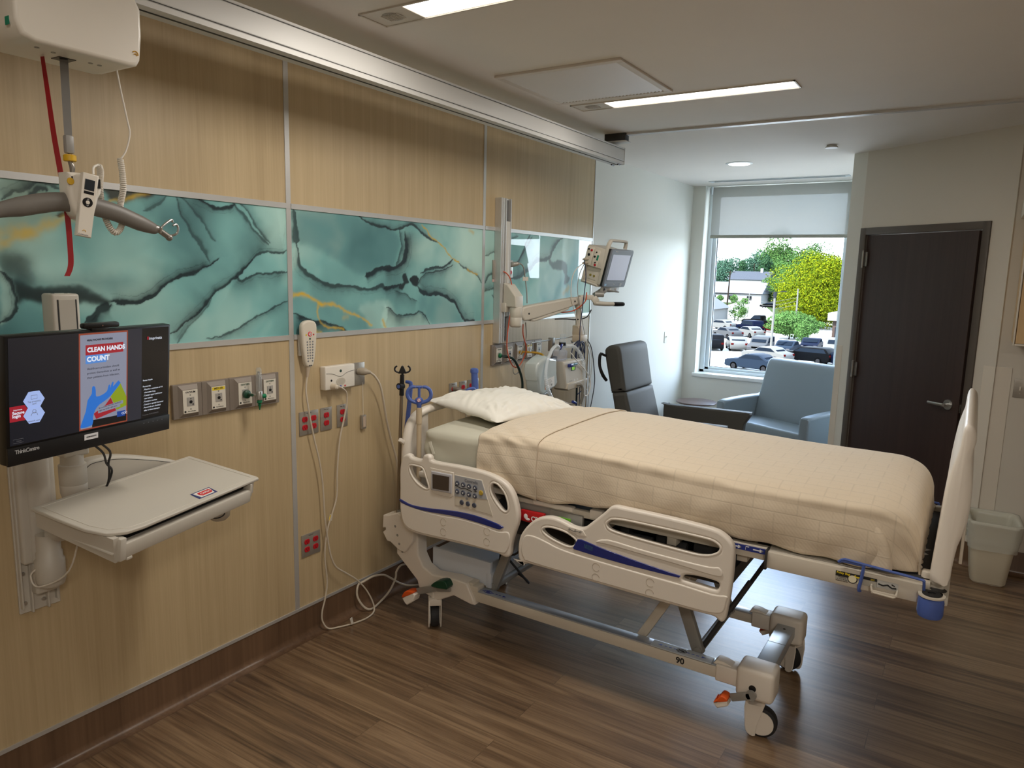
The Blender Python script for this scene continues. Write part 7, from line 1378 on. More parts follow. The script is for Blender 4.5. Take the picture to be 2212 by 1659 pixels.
# ================================================================ humidifier pole by the bed head
hp = thing('humidifier_stand', 'steel pole stand with a crossbar carrying a humidifier behind the bed head', 'stand', (.30, 4.156, 0))
b = B(); b.cyl((.30, 4.156, .06), (.30, 4.156, 1.387), .014, seg=16); b.box(.284, .316, 4.138, 4.174, 1.30, 1.388, .002); obj('pole', b, M_steel, hp)
for k in range(5):
    a = 2 * PI * k / 5 + .3; b = B(); b.bar((.30, 4.156, .075), (.30 + .24 * math.cos(a), 4.156 + .24 * math.sin(a), .055), .025, .018, .004); lg = obj('foot_leg', b, M_dgrey, hp)
    b = B(); b.lathe((.30 + .235 * math.cos(a), 4.156 + .235 * math.sin(a), .0245), [(.024, -.008), (.0245, 0), (.024, .008)], 18, 'y'); obj('foot_wheel', b, M_rub, lg)
b = B(); b.tube([(.30, 3.90, 1.372), (.30, 3.885, 1.360), (.30, 3.875, 1.335), (.30, 3.892, 1.318), (.30, 3.915, 1.33)], .0035, 8, smooth=4); b.tube([(.30, 3.90, 1.372), (.30, 4.156, 1.374), (.30, 4.45, 1.376)], .0045, 8); b.tube([(.30, 4.45, 1.376), (.30, 4.475, 1.36), (.30, 4.45, 1.335), (.30, 4.43, 1.35)], .0035, 8, smooth=4); obj('crossbar', b, M_chrome, hp)
b = B(); b.box(.285, .315, 4.10, 4.215, 1.225, 1.262, .004); obj('clamp', b, M_dgrey, hp)
hm = thing('humidifier', 'beige heated humidifier box with a small green digital display on the pole', 'medical device', (.34, 4.30, 1.15))
b = B(); b.outline([(4.155, 1.235), (4.43, 1.235), (4.47, 1.20), (4.505, 1.075), (4.49, 1.045), (4.225, 1.035), (4.205, 1.05), (4.160, 1.21)], (), .10, .014, YZ(.345), res=3); hb_ = obj('case', b, M_mon, hm)
b = B(); b.outline([(4.215, 1.085), (4.50, 1.092), (4.505, 1.075), (4.49, 1.045), (4.225, 1.035), (4.205, 1.05)], (), .11, .008, YZ(.347)); obj('case_base', b, mat('base_beige', srgb(186, 176, 158), .45), hm)
b = B(); b.box(.3945, .396, 4.262, 4.325, 1.165, 1.192); dp = obj('display', b, mat('display_dark', srgb(50, 54, 44), .3), hb_, smooth=0)
b = B(); b.text('303', .026, wallm(4.293, 1.1785, .3965), .0002, 'CENTER', .0008); obj('digits', b, mat('digit_green', (.3, .6, .1, 1), .4, emit=srgb(150, 210, 60), estr=.8), dp, smooth=0)
for yy in (4.315, 4.362): b = B(); b.lathe((.394, yy, 1.098), [(.008, 0), (.0075, .002)], 16, 'x'); obj('button', b, mat('button_white', srgb(224, 222, 216), .4), hb_)
b = B(); b.box(.3945, .3955, 4.245, 4.285, 1.095, 1.099); obj('mark', b, M_bedg, hb_, smooth=0)
b = B(); b.tube([(.40, 4.345, 1.06), (.42, 4.36, 1.062), (.43, 4.375, 1.04), (.43, 4.375, .98), (.42, 4.37, .93)], .010, 10, smooth=4); obj('probe_cable', b, mat('probe_grey', srgb(120, 116, 106), .4), hm)
bt = thing('water_bottle', 'large translucent sterile water bottle hanging tilted beside the humidifier', 'bottle', (.33, 3.98, 1.15))
M_bot = bpy.data.materials.new('frosted_plastic'); M_bot.use_nodes = True; q_ = M_bot.node_tree.nodes['Principled BSDF']; q_.inputs['Base Color'].default_value = srgb(214, 224, 224); q_.inputs['Roughness'].default_value = .25; q_.inputs['Transmission Weight'].default_value = .35; q_.inputs['Coat Weight'].default_value = .3
rt = Matrix.Translation((.335, 3.975, 1.165)) @ Matrix.Rotation(math.radians(6), 4, 'X')
def mrg(q, m_): b = B(); b.merge(q.bm, m_); return b
q = B(); q.outline([(-.140, .055), (-.128, -.010), (-.122, -.012), (-.112, -.085), (-.07, -.118), (.10, -.095), (.128, -.075), (.118, -.010), (.120, .0), (.118, .085), (.03, .108), (.0, .125), (-.06, .115), (-.125, .095)], (), .10, .016, frame((0, 0, 0), (0, 1, 0), (0, 0, 1)), res=3); bo = obj('bottle_body', mrg(q, rt), M_bot, bt, smooth=50)
q = B(); q.box(.0515, .0525, -.045, .075, -.085, -.020); lb_ = obj('bottle_label', mrg(q, rt), mat('label_white', srgb(220, 218, 212), .5), bo, smooth=0)
q = B(); q.box(.0527, .0532, -.045, -.037, -.085, -.020); obj('label_stripe', mrg(q, rt), mat('ink_orange', srgb(210, 140, 90), .5), lb_, smooth=0)
q = B()
for k in range(5): q.box(.0527, .0531, -.03, .03 + .008 * (k % 3), -.034 - k * .008, -.032 - k * .008)
q.box(.0527, .0531, .03, .045, -.075, -.062); obj('label_print', mrg(q, rt), M_bedg, lb_, smooth=0)
q = B(); q.box(-.04, .04, -.115, .05, -.128, -.110, .006); obj('bottle_tray', mrg(q, rt), M_bedg, bt)
ch = thing('humidifier_chamber', 'clear breathing chamber with a dark blue clip above the humidifier box', 'chamber', (.33, 4.21, 1.28))
b = B(); b.lathe((.345, 4.19, 1.245), [(.045, 0), (.050, .005), (.050, .055), (.044, .062)], 28); obj('chamber_cup', b, clear_mat('chamber_plastic', (.88, .88, .96, 1), .8), ch)
b = B(); b.lathe((.345, 4.225, 1.27), [(.022, 0), (.022, .10), (.018, .105), (.018, .14)], 20); obj('port_tube', b, clear_mat('port_plastic', (.9, .93, .95, 1), .8), ch)
b = B(); b.lathe((.345, 4.225, 1.335), [(.0235, 0), (.0235, .020)], 20); obj('port_ring', b, M_blk, ch)
b = B(); b.bar((.36, 4.165, 1.315), (.36, 4.195, 1.345), .012, .014, .003); obj('clip', b, M_navy, ch)
b = B(); b.bar((.405, 4.21, 1.205), (.405, 4.262, 1.207), .02, .022, .004); obj('clip', b, M_navy, ch)
b = B(); b.bar((.405, 4.262, 1.207), (.405, 4.33, 1.210), .012, .014, .003); obj('clip', b, mat('clip_teal', srgb(90, 130, 150), .3), ch)
M_tube = clear_mat('corrugated_tube', (.92, .94, .95, 1), .55)
def hose(label, pts, r, rib=True):
    P, R = catmull([Vector(p) for p in pts], [r] * len(pts), 14, False)
    R = [r * (1 + (.12 if i % 2 else -.08)) for i in range(len(P))] if rib else R; b = B(); b.tube(P, R, 10); return single('breathing_tube', b, M_tube, label, 'tube', pts[0])
hose('clear breathing tube arching left from the chamber over the water bottle', [(.36, 4.15, 1.325), (.38, 4.08, 1.345), (.39, 4.00, 1.32), (.40, 3.93, 1.25), (.41, 3.90, 1.16), (.42, 3.92, 1.08), (.43, 3.98, 1.00), (.43, 4.04, .96), (.42, 4.12, .94)], .011)
hose('white breathing tube arching right from the chamber and down past the box', [(.36, 4.24, 1.33), (.38, 4.31, 1.325), (.39, 4.38, 1.28), (.40, 4.425, 1.21), (.40, 4.45, 1.10), (.40, 4.46, .98), (.39, 4.47, .85), (.38, 4.48, .72)], .012)
cable('oxygen_tubing', 'thin white oxygen tubing in a wide loop right of the humidifier box', [(.40, 4.24, 1.29), (.41, 4.33, 1.22), (.41, 4.42, 1.17), (.41, 4.51, 1.10), (.41, 4.535, 1.04), (.41, 4.505, .98), (.41, 4.45, .975), (.41, 4.425, 1.01)], .0035, M_wire, 'tube')
cable('oxygen_tubing', 'thin white oxygen tubing trailing down behind the pillow', [(.40, 4.05, 1.01), (.41, 4.12, .985), (.42, 4.20, .955), (.42, 4.26, .94), (.43, 4.30, .91)], .0035, M_wire, 'tube')
b = B(); b.bar((.43, 4.235, .965), (.43, 4.285, .945), .018, .018, .004); single('blue_connector', b, M_navy, 'small dark blue connector on the tubing just above the pillow', 'connector', (.43, 4.26, .955))
# ================================================================ seating
M_vin = mat('charcoal_vinyl', srgb(84, 83, 79), .62, spec=.3, bump=.12, bscale=60)
M_vinb = mat('blue_grey_vinyl', srgb(128, 142, 152), .45, bump=.10, bscale=60)
rc = thing('recliner', 'dark grey vinyl recliner with a tall back beside the white wall', 'recliner chair', (.75, 5.46, 0))
def cushion(b, prof, y0, y1, r, seg=10, puff=.012):
    """prof outline (x, z); extruded in y with puffed faces"""
    b.outline(prof, (), y1 - y0, r, XZ((y0 + y1) / 2), smooth=2, res=4)
b = B(); cushion(b, [(.305, 1.262), (.335, 1.235), (.352, 1.15), (.372, 1.05), (.392, .945), (.396, .912), (.376, .905), (.285, .885), (.272, .90), (.235, 1.05), (.205, 1.19), (.212, 1.235), (.255, 1.262)], 5.17, 5.74, .028); obj('back_upper', b, M_vin, rc, smooth=60)
b = B(); cushion(b, [(.392, .902), (.412, .87), (.455, .72), (.50, .56), (.52, .50), (.50, .47), (.40, .46), (.345, .62), (.285, .87), (.30, .888)], 5.17, 5.74, .026); obj('back_lower', b, M_vin, rc, smooth=60)
b = B(); cushion(b, [(.50, .50), (.70, .515), (1.0, .515), (1.10, .50), (1.12, .45), (1.10, .37), (.50, .36)], 5.175, 5.735, .03); obj('seat', b, M_vin, rc, smooth=60)
b = B(); cushion(b, [(1.09, .36), (1.125, .34), (1.12, .12), (1.06, .12), (1.05, .36)], 5.18, 5.73, .015); obj('leg_rest', b, M_vin, rc, smooth=60)
for s_, (y0, y1) in ((0, (5.075, 5.165)), (1, (5.745, 5.835))):
    b = B(); cushion(b, [(.50, .735), (.52, .742), (1.15, .752), (1.205, .748), (1.212, .72), (1.175, .66), (1.165, .58), (1.16, .09), (.52, .09), (.50, .60)], y0, y1, .014); obj('armrest', b, M_vin, rc)
b = B(); b.box(.25, .40, 5.20, 5.71, .10, .46, .01); obj('base', b, M_dgrey, rc)
for xx in (.56, 1.10):
    for yy in (5.12, 5.79): b = B(); b.lathe((xx, yy, .045), [(.045, -.014), (.045, .014)], 24, 'y'); b.box(xx - .02, xx + .02, yy - .02, yy + .02, .07, .10); obj('leg', b, M_rub, rc)
b = B(); b.tube([(.20, 5.155, 1.19), (.19, 5.13, 1.18), (.20, 5.11, 1.10), (.225, 5.12, 1.03), (.245, 5.15, .985)], [.010, .013, .012, .014, .012], 10, smooth=4); obj('push_handle', b, M_blk, rc)
b = B(); b.cyl((.225, 5.17, 1.175), (.185, 5.14, 1.195), .010); obj('handle_bolt', b, M_blk, rc)
# armchair, built in its own frame: x to its left-right width, y to its back
ac = thing('armchair', 'wide blue grey vinyl armchair with its back to the window', 'armchair', (.646, 6.737, 0), math.atan2(-.442, .897))
def lcush(name, prof, x0, x1, r, par=ac, m_=M_vinb):
    b = B(); b.outline(prof, (), x1 - x0, r, frame(((x0 + x1) / 2, 0, 0), (0, 1, 0), (0, 0, 1)), smooth=2, res=4); return obj(name, b, m_, par, local=True, smooth=60)
for x0, x1 in ((0, .092), (.918, 1.01)):
    lcush('armrest', [(.0, .60), (.015, .650), (.06, .668), (.30, .685), (.56, .69), (.62, .66), (.62, .09), (.02, .09), (0, .15)], x0, x1, .022)
lcush('seat', [(.04, .49), (.10, .505), (.45, .50), (.50, .48), (.50, .36), (.05, .35), (.03, .40)], .096, .914, .03)
lcush('front_panel', [(.055, .345), (.10, .35), (.10, .12), (.055, .12)], .10, .91, .008)
lcush('backrest', [(.425, .50), (.46, .65), (.53, .90), (.565, 1.005), (.60, 1.045), (.66, 1.05), (.69, 1.01), (.665, .80), (.62, .45), (.46, .44)], .085, .925, .035)
for x in (.05, .96):
    for y in (.05, .58): b = B(); b.cyl((x, y, 0), (x, y, .10), .016, .022, 14); obj('leg', b, M_dgrey, ac, local=True)
tb = thing('side_table', 'small round dark walnut side table between the recliner and armchair', 'side table', (.315, 7.18, 0))
b = B(); b.lathe((.315, 7.18, .527), [(.185, 0), (.20, .006), (.205, .014), (.20, .020)], 48); obj('table_top', b, wood_mat('walnut_top', srgb(74, 56, 50), srgb(112, 92, 86), 'x', 1.0, .35), tb)
b = B(); b.cyl((.315, 7.18, .505), (.315, 7.18, .528), .06, .08, 24); obj('hub', b, M_steel, tb)
for k in range(3): a = 2 * PI * k / 3 + .5; b = B(); b.tube([(.315 + .04 * math.cos(a), 7.18 + .04 * math.sin(a), .515), (.315 + .09 * math.cos(a), 7.18 + .09 * math.sin(a), .25), (.315 + .16 * math.cos(a), 7.18 + .16 * math.sin(a), .0)], .009, 10, smooth=3); obj('leg', b, M_steel, tb)
# wall switches
def switch(name, label, mtx, w=.072, h=.114, toggles=1, m_=M_gasp, cat='light switch'):
    t = thing(name, label, cat, tuple(mtx.translation)); q = B(); q.box(-w / 2, w / 2, -h / 2, h / 2, 0, .006, .002); obj('cover_plate', mrg(q, mtx), m_, t)
    for k in range(toggles):
        cx = (k - (toggles - 1) / 2) * .046; q = B(); q.box(cx - .005, cx + .005, -.012, .012, .006, .0085, .0008); q.box(cx - .0035, cx + .0035, 0, .010, .008, .016, .001); tg = obj('toggle', mrg(q, mtx), M_gasp, t)
        for s_ in (-1, 1): q = B(); q.lathe((cx, s_ * .030, .006), [(.003, 0), (.0025, .0008)], 10); obj('screw', mrg(q, mtx), M_chrome, t)
    return t
switch('light_switch', 'small switch plate on the white wall above the recliner', frame((-.012, 7.066, 1.188), (0, 1, 0), (0, 0, 1)), m_=mat('plate_ivory', srgb(218, 214, 202), .4))
switch('light_switch', 'steel light switch plate at the right edge of the photo beyond the door', frame((2.872 + .058, By + .009, 1.178), (-1, 0, 0), (0, 0, 1), (0, -1, 0)) @ Matrix.Diagonal((-1, 1, 1, 1)), w=.116, toggles=2, m_=M_plate)
# wall cabinets at the right edge
cb = thing('wall_cabinet', 'light maple wall cabinet cut by the right edge of the photo', 'cabinet', (3.2, 5.2, 1.46))
b = B(); b.box(2.829, 3.70, 5.045, By + .008, 1.465, 2.19, .0015, 1); obj('cabinet_body', b, M_cab, cb, smooth=0)
b = B(); b.box(2.827, 2.835, 5.020, 5.046, 1.460, 2.19, .002, 2); b.box(2.835, 3.70, 5.022, 5.046, 1.460, 1.470, .002); obj('edge_band', b, M_guard, cb)
b = B(); b.box(2.838, 3.26, 5.024, 5.044, 1.472, 2.186, .001); obj('door', b, M_cab, cb, smooth=0)
b = B(); b.box(3.264, 3.69, 5.024, 5.044, 1.472, 2.186, .001); obj('door', b, M_cab, cb, smooth=0)
b = B(); b.box(2.80, 3.75, 5.0, By + .008, 2.195, 2.30, .004); single('cabinet_valance', b, M_guard, 'off white valance above the maple cabinet at the right edge', 'valance', (3.2, 5.2, 2.2), smooth=0)
# waste bin with liner
wb = thing('waste_bin', 'tall beige plastic waste bin with a clear liner beside the bed foot', 'waste bin', (2.852, 5.19, 0))
def rr(hx, hy, r, z, n=8, cx=2.852, cy=5.19, rot=.06):
    P = []
    for (sx_, sy_, a0) in ((1, 1, 0), (-1, 1, PI / 2), (-1, -1, PI), (1, -1, 1.5 * PI)):
        for k in range(n + 1): a = a0 + PI / 2 * k / n; x, y = sx_ * (hx - r) + r * math.cos(a), sy_ * (hy - r) + r * math.sin(a); P.append(Vector((cx + x * math.cos(rot) - y * math.sin(rot), cy + x * math.sin(rot) + y * math.cos(rot), z)))
    return P
def skin(b, rings, cap0=True, cap1=False):
    R = [[b.bm.verts.new(p) for p in r_] for r_ in rings]; n = len(R[0])
    for i in range(len(R) - 1):
        for k in range(n): b.bm.faces.new((R[i][k], R[i][(k + 1) % n], R[i + 1][(k + 1) % n], R[i + 1][k]))
    if cap0: b.bm.faces.new(list(reversed(R[0])))
    if cap1: b.bm.faces.new(R[-1])
b = B(); skin(b, [rr(.085, .105, .035, .004), rr(.092, .112, .04, .012), rr(.128, .150, .05, .375), rr(.134, .156, .05, .378), rr(.134, .156, .05, .392), rr(.128, .150, .046, .395), rr(.122, .144, .045, .388), rr(.088, .108, .036, .016)], True, True)
bb_ = obj('bin_body', b, mat('bin_beige', srgb(216, 208, 186), .45), wb, smooth=50)
b = B(); skin(b, [rr(.080, .10, .03, 0), rr(.080, .10, .03, .006)], True, True); obj('bin_foot', b, M_bed, wb)
M_lin = bpy.data.materials.new('clear_liner'); M_lin.use_nodes = True; nt = M_lin.node_tree; nt.nodes.clear(); o_ = nt.nodes.new('ShaderNodeOutputMaterial'); s_ = nt.nodes.new('ShaderNodeMixShader'); t_ = nt.nodes.new('ShaderNodeBsdfTransparent'); p_ = nt.nodes.new('ShaderNodeBsdfPrincipled')
p_.inputs['Base Color'].default_value = srgb(222, 224, 214); p_.inputs['Roughness'].default_value = .22; t_.inputs['Color'].default_value = (.97, .97, .96, 1); s_.inputs[0].default_value = .5
nt.links.new(t_.outputs[0], s_.inputs[1]); nt.links.new(p_.outputs[0], s_.inputs[2]); nt.links.new(s_.outputs[0], o_.inputs['Surface'])
b = B(); rings = []
for i in range(19):
    k = i / 18
    if k < .62: z = .225 + (.398 - .225) * (k / .62); d = .004 + .022 * (z - .225) * 3 * .35; hx, hy = .0935 + (.134 - .092) * (z / .375) + .006, .1135 + (.156 - .112) * (z / .375) + .006
    elif k < .70: z = .399; hx, hy = .129, .151
    else: z = .395 - (k - .70) / .30 * .13; hx, hy = .117 - (.395 - z) * .06, .139 - (.395 - z) * .06
    r_ = rr(hx, hy, .045, z)
    c = Vector((2.852, 5.19, z))
    for j, p in enumerate(r_):
        w = noise.noise(Vector((j * .55 + z * 9, z * 38, 3))) * .0075 * (.2 if .6 < k < .72 else 1); r_[j] = c + (p - c) * (1 + (abs(w) * 9 if k < .62 else -abs(w) * 14)) + Vector((0, 0, noise.noise(Vector((j * .4, z * 20, 8))) * .006 * (0 if .6 < k < .72 else 1)))
    rings.append(r_)
skin(b, rings, False); obj('liner', b, M_lin, wb, smooth=80)
# ================================================================ outside: car park, houses, trees
GZ = -6.0
M_asph = mat('asphalt_pale', srgb(150, 148, 143), .85, var=.08, vscale=.3)
M_grass = mat('lawn', (.020, .030, .011, 1), .9, spec=.0, var=.2, vscale=.4)
M_roadw = mat('pale_road', srgb(190, 188, 180), .85, var=.05, vscale=.2)
b = B(); b.box(-600, 500, 8.6, 900, GZ - .2, GZ); struct('ground_outside', b, M_grass, smooth=0)
b = B(); b.add([(-60, 9, GZ + .02), (60, 9, GZ + .02), (30, 30, GZ + .02), (-60, 30, GZ + .02)], [(0, 1, 2, 3)]); struct('added_forecourt_outside', b, M_asph, smooth=0)  # unseen pale ground, put in to keep green bounce out of the room
b = B(); b.add([(-60, 30, GZ + .02), (30, 30, GZ + .02), (10, 122, GZ + .02), (-48, 138, GZ + .02)], [(0, 1, 2, 3)]); struct('car_park', b, M_asph, smooth=0)
b = B(); b.add([(-60, 141, GZ + .02), (30, 126, GZ + .02), (30, 134, GZ + .02), (-60, 152, GZ + .02)], [(0, 1, 2, 3)]); struct('street_outside', b, M_roadw, smooth=0)
b = B(); b.add([(-46, 150, GZ + .03), (-30, 148, GZ + .03), (-52, 225, GZ + .03), (-60, 225, GZ + .03)], [(0, 1, 2, 3)]); struct('driveway_outside', b, M_roadw, smooth=0)
def car_paint(n, c): return mat(n, tuple(v * .09 for v in srgb(*c)[:3]) + (1,), .5, spec=.015)
PAINT = dict(dark=car_paint('paint_charcoal', (40, 42, 48)), white=car_paint('paint_white', (215, 215, 212)), silver=car_paint('paint_silver', (150, 152, 156)), slate=car_paint('paint_slate_blue', (70, 88, 112)), navy=car_paint('paint_navy', (28, 40, 76)), black=car_paint('paint_black', (18, 18, 22)), red=car_paint('paint_red', (160, 22, 30)))
M_cglass = mat('car_glass', (.0045, .0065, .010, 1), .4, spec=.0)
M_tyre = mat('tyre_black', (.0006, .0006, .0006, 1), .9, spec=.0); M_hubc = mat('hub_grey', (.010, .010, .011, 1), .8, spec=.0)
M_tail = mat('tail_lamp', (.03, .002, .002, 1), .5, spec=.0); M_headl = mat('head_lamp', (.04, .04, .045, 1), .5, spec=.0)
def car(label, x, y, yaw_, paint, kind='suv'):
    """local: x forward, y left, z up"""
    t = thing('car', label, 'car', (x, y, GZ + .02), yaw_, group='cars in the car park below the window')
    L, W_ = 4.5, 1.82
    if kind == 'suv': body = [(-2.22, .35), (-2.25, .80), (-2.18, 1.02), (-2.0, 1.62), (-1.85, 1.70), (.35, 1.68), (.55, 1.60), (1.12, 1.08), (2.05, .96), (2.24, .80), (2.26, .38), (2.1, .26), (-2.1, .26)]; glass = [(-2.0, 1.10), (-1.86, 1.60), (.38, 1.60), (.98, 1.10)]
    elif kind == 'sedan': body = [(-2.25, .35), (-2.28, .78), (-2.18, .98), (-1.55, 1.06), (-.95, 1.40), (-.3, 1.46), (.35, 1.40), (1.05, 1.0), (2.05, .88), (2.26, .70), (2.28, .36), (2.1, .24), (-2.1, .24)]; glass = [(-1.35, 1.04), (-.88, 1.36), (.32, 1.36), (.90, 1.02)]
    elif kind == 'wagon': body = [(-2.4, .35), (-2.42, .82), (-2.35, 1.0), (-2.0, 1.45), (-1.7, 1.52), (.3, 1.50), (.5, 1.44), (1.1, 1.02), (2.15, .90), (2.34, .74), (2.36, .36), (2.2, .24), (-2.2, .24)]; glass = [(-2.1, 1.06), (-1.85, 1.42), (.32, 1.42), (.95, 1.05)]
    else: body = [(-2.7, .45), (-2.72, 1.1), (-.7, 1.12), (-.62, 1.75), (-.4, 1.86), (.6, 1.84), (.75, 1.76), (1.25, 1.22), (2.5, 1.12), (2.68, .95), (2.7, .45), (2.5, .35), (-2.5, .35)]; glass = [(-.5, 1.25), (-.42, 1.74), (.62, 1.74), (1.12, 1.25)]
    b = B(); b.outline(body, (), W_, .09, frame((0, 0, 0), (1, 0, 0), (0, 0, 1)), res=2); obj('body', b, PAINT[paint], t, local=True, smooth=60)
    b = B(); b.outline(glass, (), W_ + .02, .02, frame((0, 0, 0), (1, 0, 0), (0, 0, 1))); obj('side_windows', b, M_cglass, t, local=True)
    q0, q1 = glass[-1], glass[-2]
    b = B(); b.bar((q0[0] + .10, 0, q0[1] + .04), (q1[0] + .12, 0, q1[1] - .02), W_ * .80, .05, .02); obj('windscreen', b, M_cglass, t, local=True)
    q0, q1 = glass[0], glass[1]
    b = B(); b.bar((q0[0] - .12, 0, q0[1] + .05), (q1[0] - .10, 0, q1[1] - .02), W_ * .76, .05, .02); obj('rear_window', b, M_cglass, t, local=True)
    fx = max(p[0] for p in body); rx = min(p[0] for p in body)
    for s_ in (-1, 1):
        b = B(); b.box(rx - .01, rx + .12, s_ * .72 - .14, s_ * .72 + .14, .72, .92, .03); obj('tail_lamp', b, M_tail, t, local=True)
        b = B(); b.box(fx - .16, fx + .01, s_ * .68 - .18, s_ * .68 + .18, .66, .80, .03); obj('head_lamp', b, M_headl, t, local=True)
    b = B(); b.box(fx - .08, fx + .015, -.42, .42, .60, .78, .02); obj('radiator_grille', b, M_tyre, t, local=True)
    for wx in (-1.38, 1.38):
        for s_ in (-1, 1):
            b = B(); b.lathe((wx * (1.1 if kind == 'truck' else 1), s_ * (W_ / 2 - .08), .335), [(.30, -.1), (.335, -.07), (.335, .07), (.30, .1)], 20, 'y'); wl = obj('wheel', b, M_tyre, t, local=True)
            b = B(); b.lathe((wx * (1.1 if kind == 'truck' else 1), s_ * (W_ / 2 - .08), .335), [(.20, -.105), (.20, .105)], 14, 'y'); obj('hub_cap', b, M_hubc, wl, local=True)
R_ = math.radians
NF = -2.25                                # heading of the front row, noses towards the hospital and to the left of the photo
car('dark grey hatchback cut by the left edge of the window', -21.3, 77.8, R_(118), 'dark', 'suv')
car('small white hatchback seen from the rear, second car in the front row', -19.0, 79.2, R_(113), 'white', 'sedan')
car('silver four wheel drive with a black grille facing the window', -16.2, 78.3, R_(-90), 'silver', 'suv')
car('slate blue saloon partly behind the pale lamp post', -13.6, 78.2, R_(-92), 'slate', 'sedan')
car('navy car with a wide windscreen right of the lamp post', -12.2, 83.8, R_(-88), 'navy', 'sedan')
car('big white pickup truck at the right of the front row', -9.2, 80.8, R_(-90), 'white', 'truck')
car('black estate car with red tail lamps just above the armchair', -10.4, 72.2, R_(166), 'black', 'wagon')
car('white saloon roof just above the top of the armchair', -13.6, 70.2, R_(160), 'white', 'sedan')
car('dark saloon with red tail lamps low at the right edge of the window', -7.2, 71.8, R_(160), 'navy', 'sedan')
car('dark blue saloon at the very bottom of the window left of the armchair', -12.9, 62.6, R_(165), 'slate', 'sedan')
car('silver saloon side on in the second row at the left', -24.2, 93.6, R_(140), 'silver', 'sedan')
car('white saloon next to the silver one in the second row', -22.4, 97.6, R_(138), 'white', 'sedan')
car('navy hatchback in the third row behind the white saloon', -24.9, 107.2, R_(138), 'navy', 'suv')
car('bright red car in the third row', -21.6, 108.6, R_(138), 'red', 'suv')
car('dark pickup at the back of the car park', -26.6, 119.6, R_(170), 'black', 'truck')
car('white saloon at the far left of the third row', -29.6, 108.8, R_(160), 'white', 'sedan')
car('black car parked beyond the lawn on the driveway', -43.3, 196.5, R_(170), 'black', 'sedan')
# foliage helper: crowns of many small leaf cards over lumpy volumes
def leaf_mat(name, c1, c2):
    m = bpy.data.materials.new(name); m.use_nodes = True; nt = m.node_tree; bb = nt.nodes['Principled BSDF']; bb.inputs['Roughness'].default_value = .8; bb.inputs['Specular IOR Level'].default_value = .0
    g = nt.nodes.new('ShaderNodeNewGeometry'); r = nt.nodes.new('ShaderNodeValToRGB'); r.color_ramp.elements[0].color = c1; r.color_ramp.elements[1].color = c2
    nt.links.new(g.outputs['Random Per Island'], r.inputs['Fac']); nt.links.new(r.outputs[0], bb.inputs['Base Color']); return m
def crown_mesh(c, rad, n, size, seed, lumps=26, flatten=1.0, cone=False):
    rs = np.random.RandomState(seed); L = []
    for k in range(lumps):
        if cone: h = rs.rand(); rr_ = (1 - h) * .9 + .05; a = rs.rand() * 6.28; q = np.array([math.cos(a) * rr_ * rs.rand(), math.sin(a) * rr_ * rs.rand(), h * 2 - 1]); L.append((q, .12 + .34 * (1 - h)))
        else:
            v = rs.randn(3); v /= np.linalg.norm(v); q = v * (.45 + .35 * rs.rand()); L.append((q, .26 + .20 * rs.rand()))
    V = np.zeros((n * 4, 3)); w_ = np.array([s for _, s in L]) ** 2; w_ /= w_.sum(); idx = rs.choice(lumps, n, p=w_)
    cen = np.array([L[i][0] for i in idx]); r_ = np.array([L[i][1] for i in idx])[:, None]
    d = rs.randn(n, 3); d /= np.linalg.norm(d, axis=1)[:, None]; p = (cen + d * r_ * (.80 + .25 * rs.rand(n, 1))) * np.array(rad) * np.array([1, 1, flatten]) + np.array(c)
    nr = d + rs.randn(n, 3) * .55; nr /= np.linalg.norm(nr, axis=1)[:, None]; a = np.cross(nr, rs.randn(n, 3)); a /= np.linalg.norm(a, axis=1)[:, None]; bq = np.cross(nr, a)
    s = size * (.6 + .8 * rs.rand(n, 1))
    V[0::4] = p + a * s; V[1::4] = p + bq * s * .6; V[2::4] = p - a * s; V[3::4] = p - bq * s * .6
    me = bpy.data.meshes.new('leaves'); me.vertices.add(n * 4); me.vertices.foreach_set('co', V.ravel()); me.loops.add(n * 4); me.loops.foreach_set('vertex_index', np.arange(n * 4)); me.polygons.add(n); me.polygons.foreach_set('loop_start', np.arange(0, n * 4, 4)); me.update(calc_edges=True); me.validate()
    return me
M_bark = mat('bark', (.006, .005, .004, 1), .9, spec=.0, var=.2, vscale=4)
LG = dict(yel=leaf_mat('leaves_yellow_green', (.018, .036, .003, 1), (.098, .108, .004, 1)), gre=leaf_mat('leaves_green', (.012, .034, .010, 1), (.045, .082, .022, 1)), dk=leaf_mat('leaves_dark_green', (.009, .024, .012, 1), (.024, .050, .022, 1)), blu=leaf_mat('leaves_blue_green', (.013, .034, .022, 1), (.034, .064, .042, 1)), lit=leaf_mat('leaves_bright_green', (.018, .045, .010, 1), (.050, .092, .028, 1)))
def tree(name, label, x, y, h, r, col, n=5000, size=.35, seed=1, low=.25, cone=False, cat='tree', lumps=26):
    n = int(n * 2.2); size *= .60
    t = thing(name, label, cat, (x, y, GZ)); cz = GZ + h * (low + (1 - low) / 2); rz = h * (1 - low) / 2
    me = crown_mesh((x, y, cz), (r, r, rz), n, size, seed, lumps, cone=cone); obj('foliage', me, LG[col], t, smooth=0)
    b = B(); b.tube([(x, y, GZ), (x + r * .02, y, GZ + h * .3), (x, y, GZ + h * .7)], [h * .025, h * .018, h * .006], 8); tk = obj('trunk', b, M_bark, t)
    return t
tree('honey_locust', 'large yellow green tree filling the right of the window view', -18.6, 124, 12.0, 8.2, 'yel', 26000, .20, 3, .02, lumps=70)
tree('dark_tree', 'dark shadowy tree under the yellow crown behind the brick building', -15.8, 128, 6.5, 4.5, 'dk', 6000, .22, 5, .0)
tree('sumac', 'low spreading bright green tree between the two pale posts', -17.6, 98.5, 3.5, 3.9, 'lit', 9000, .17, 7, .12)
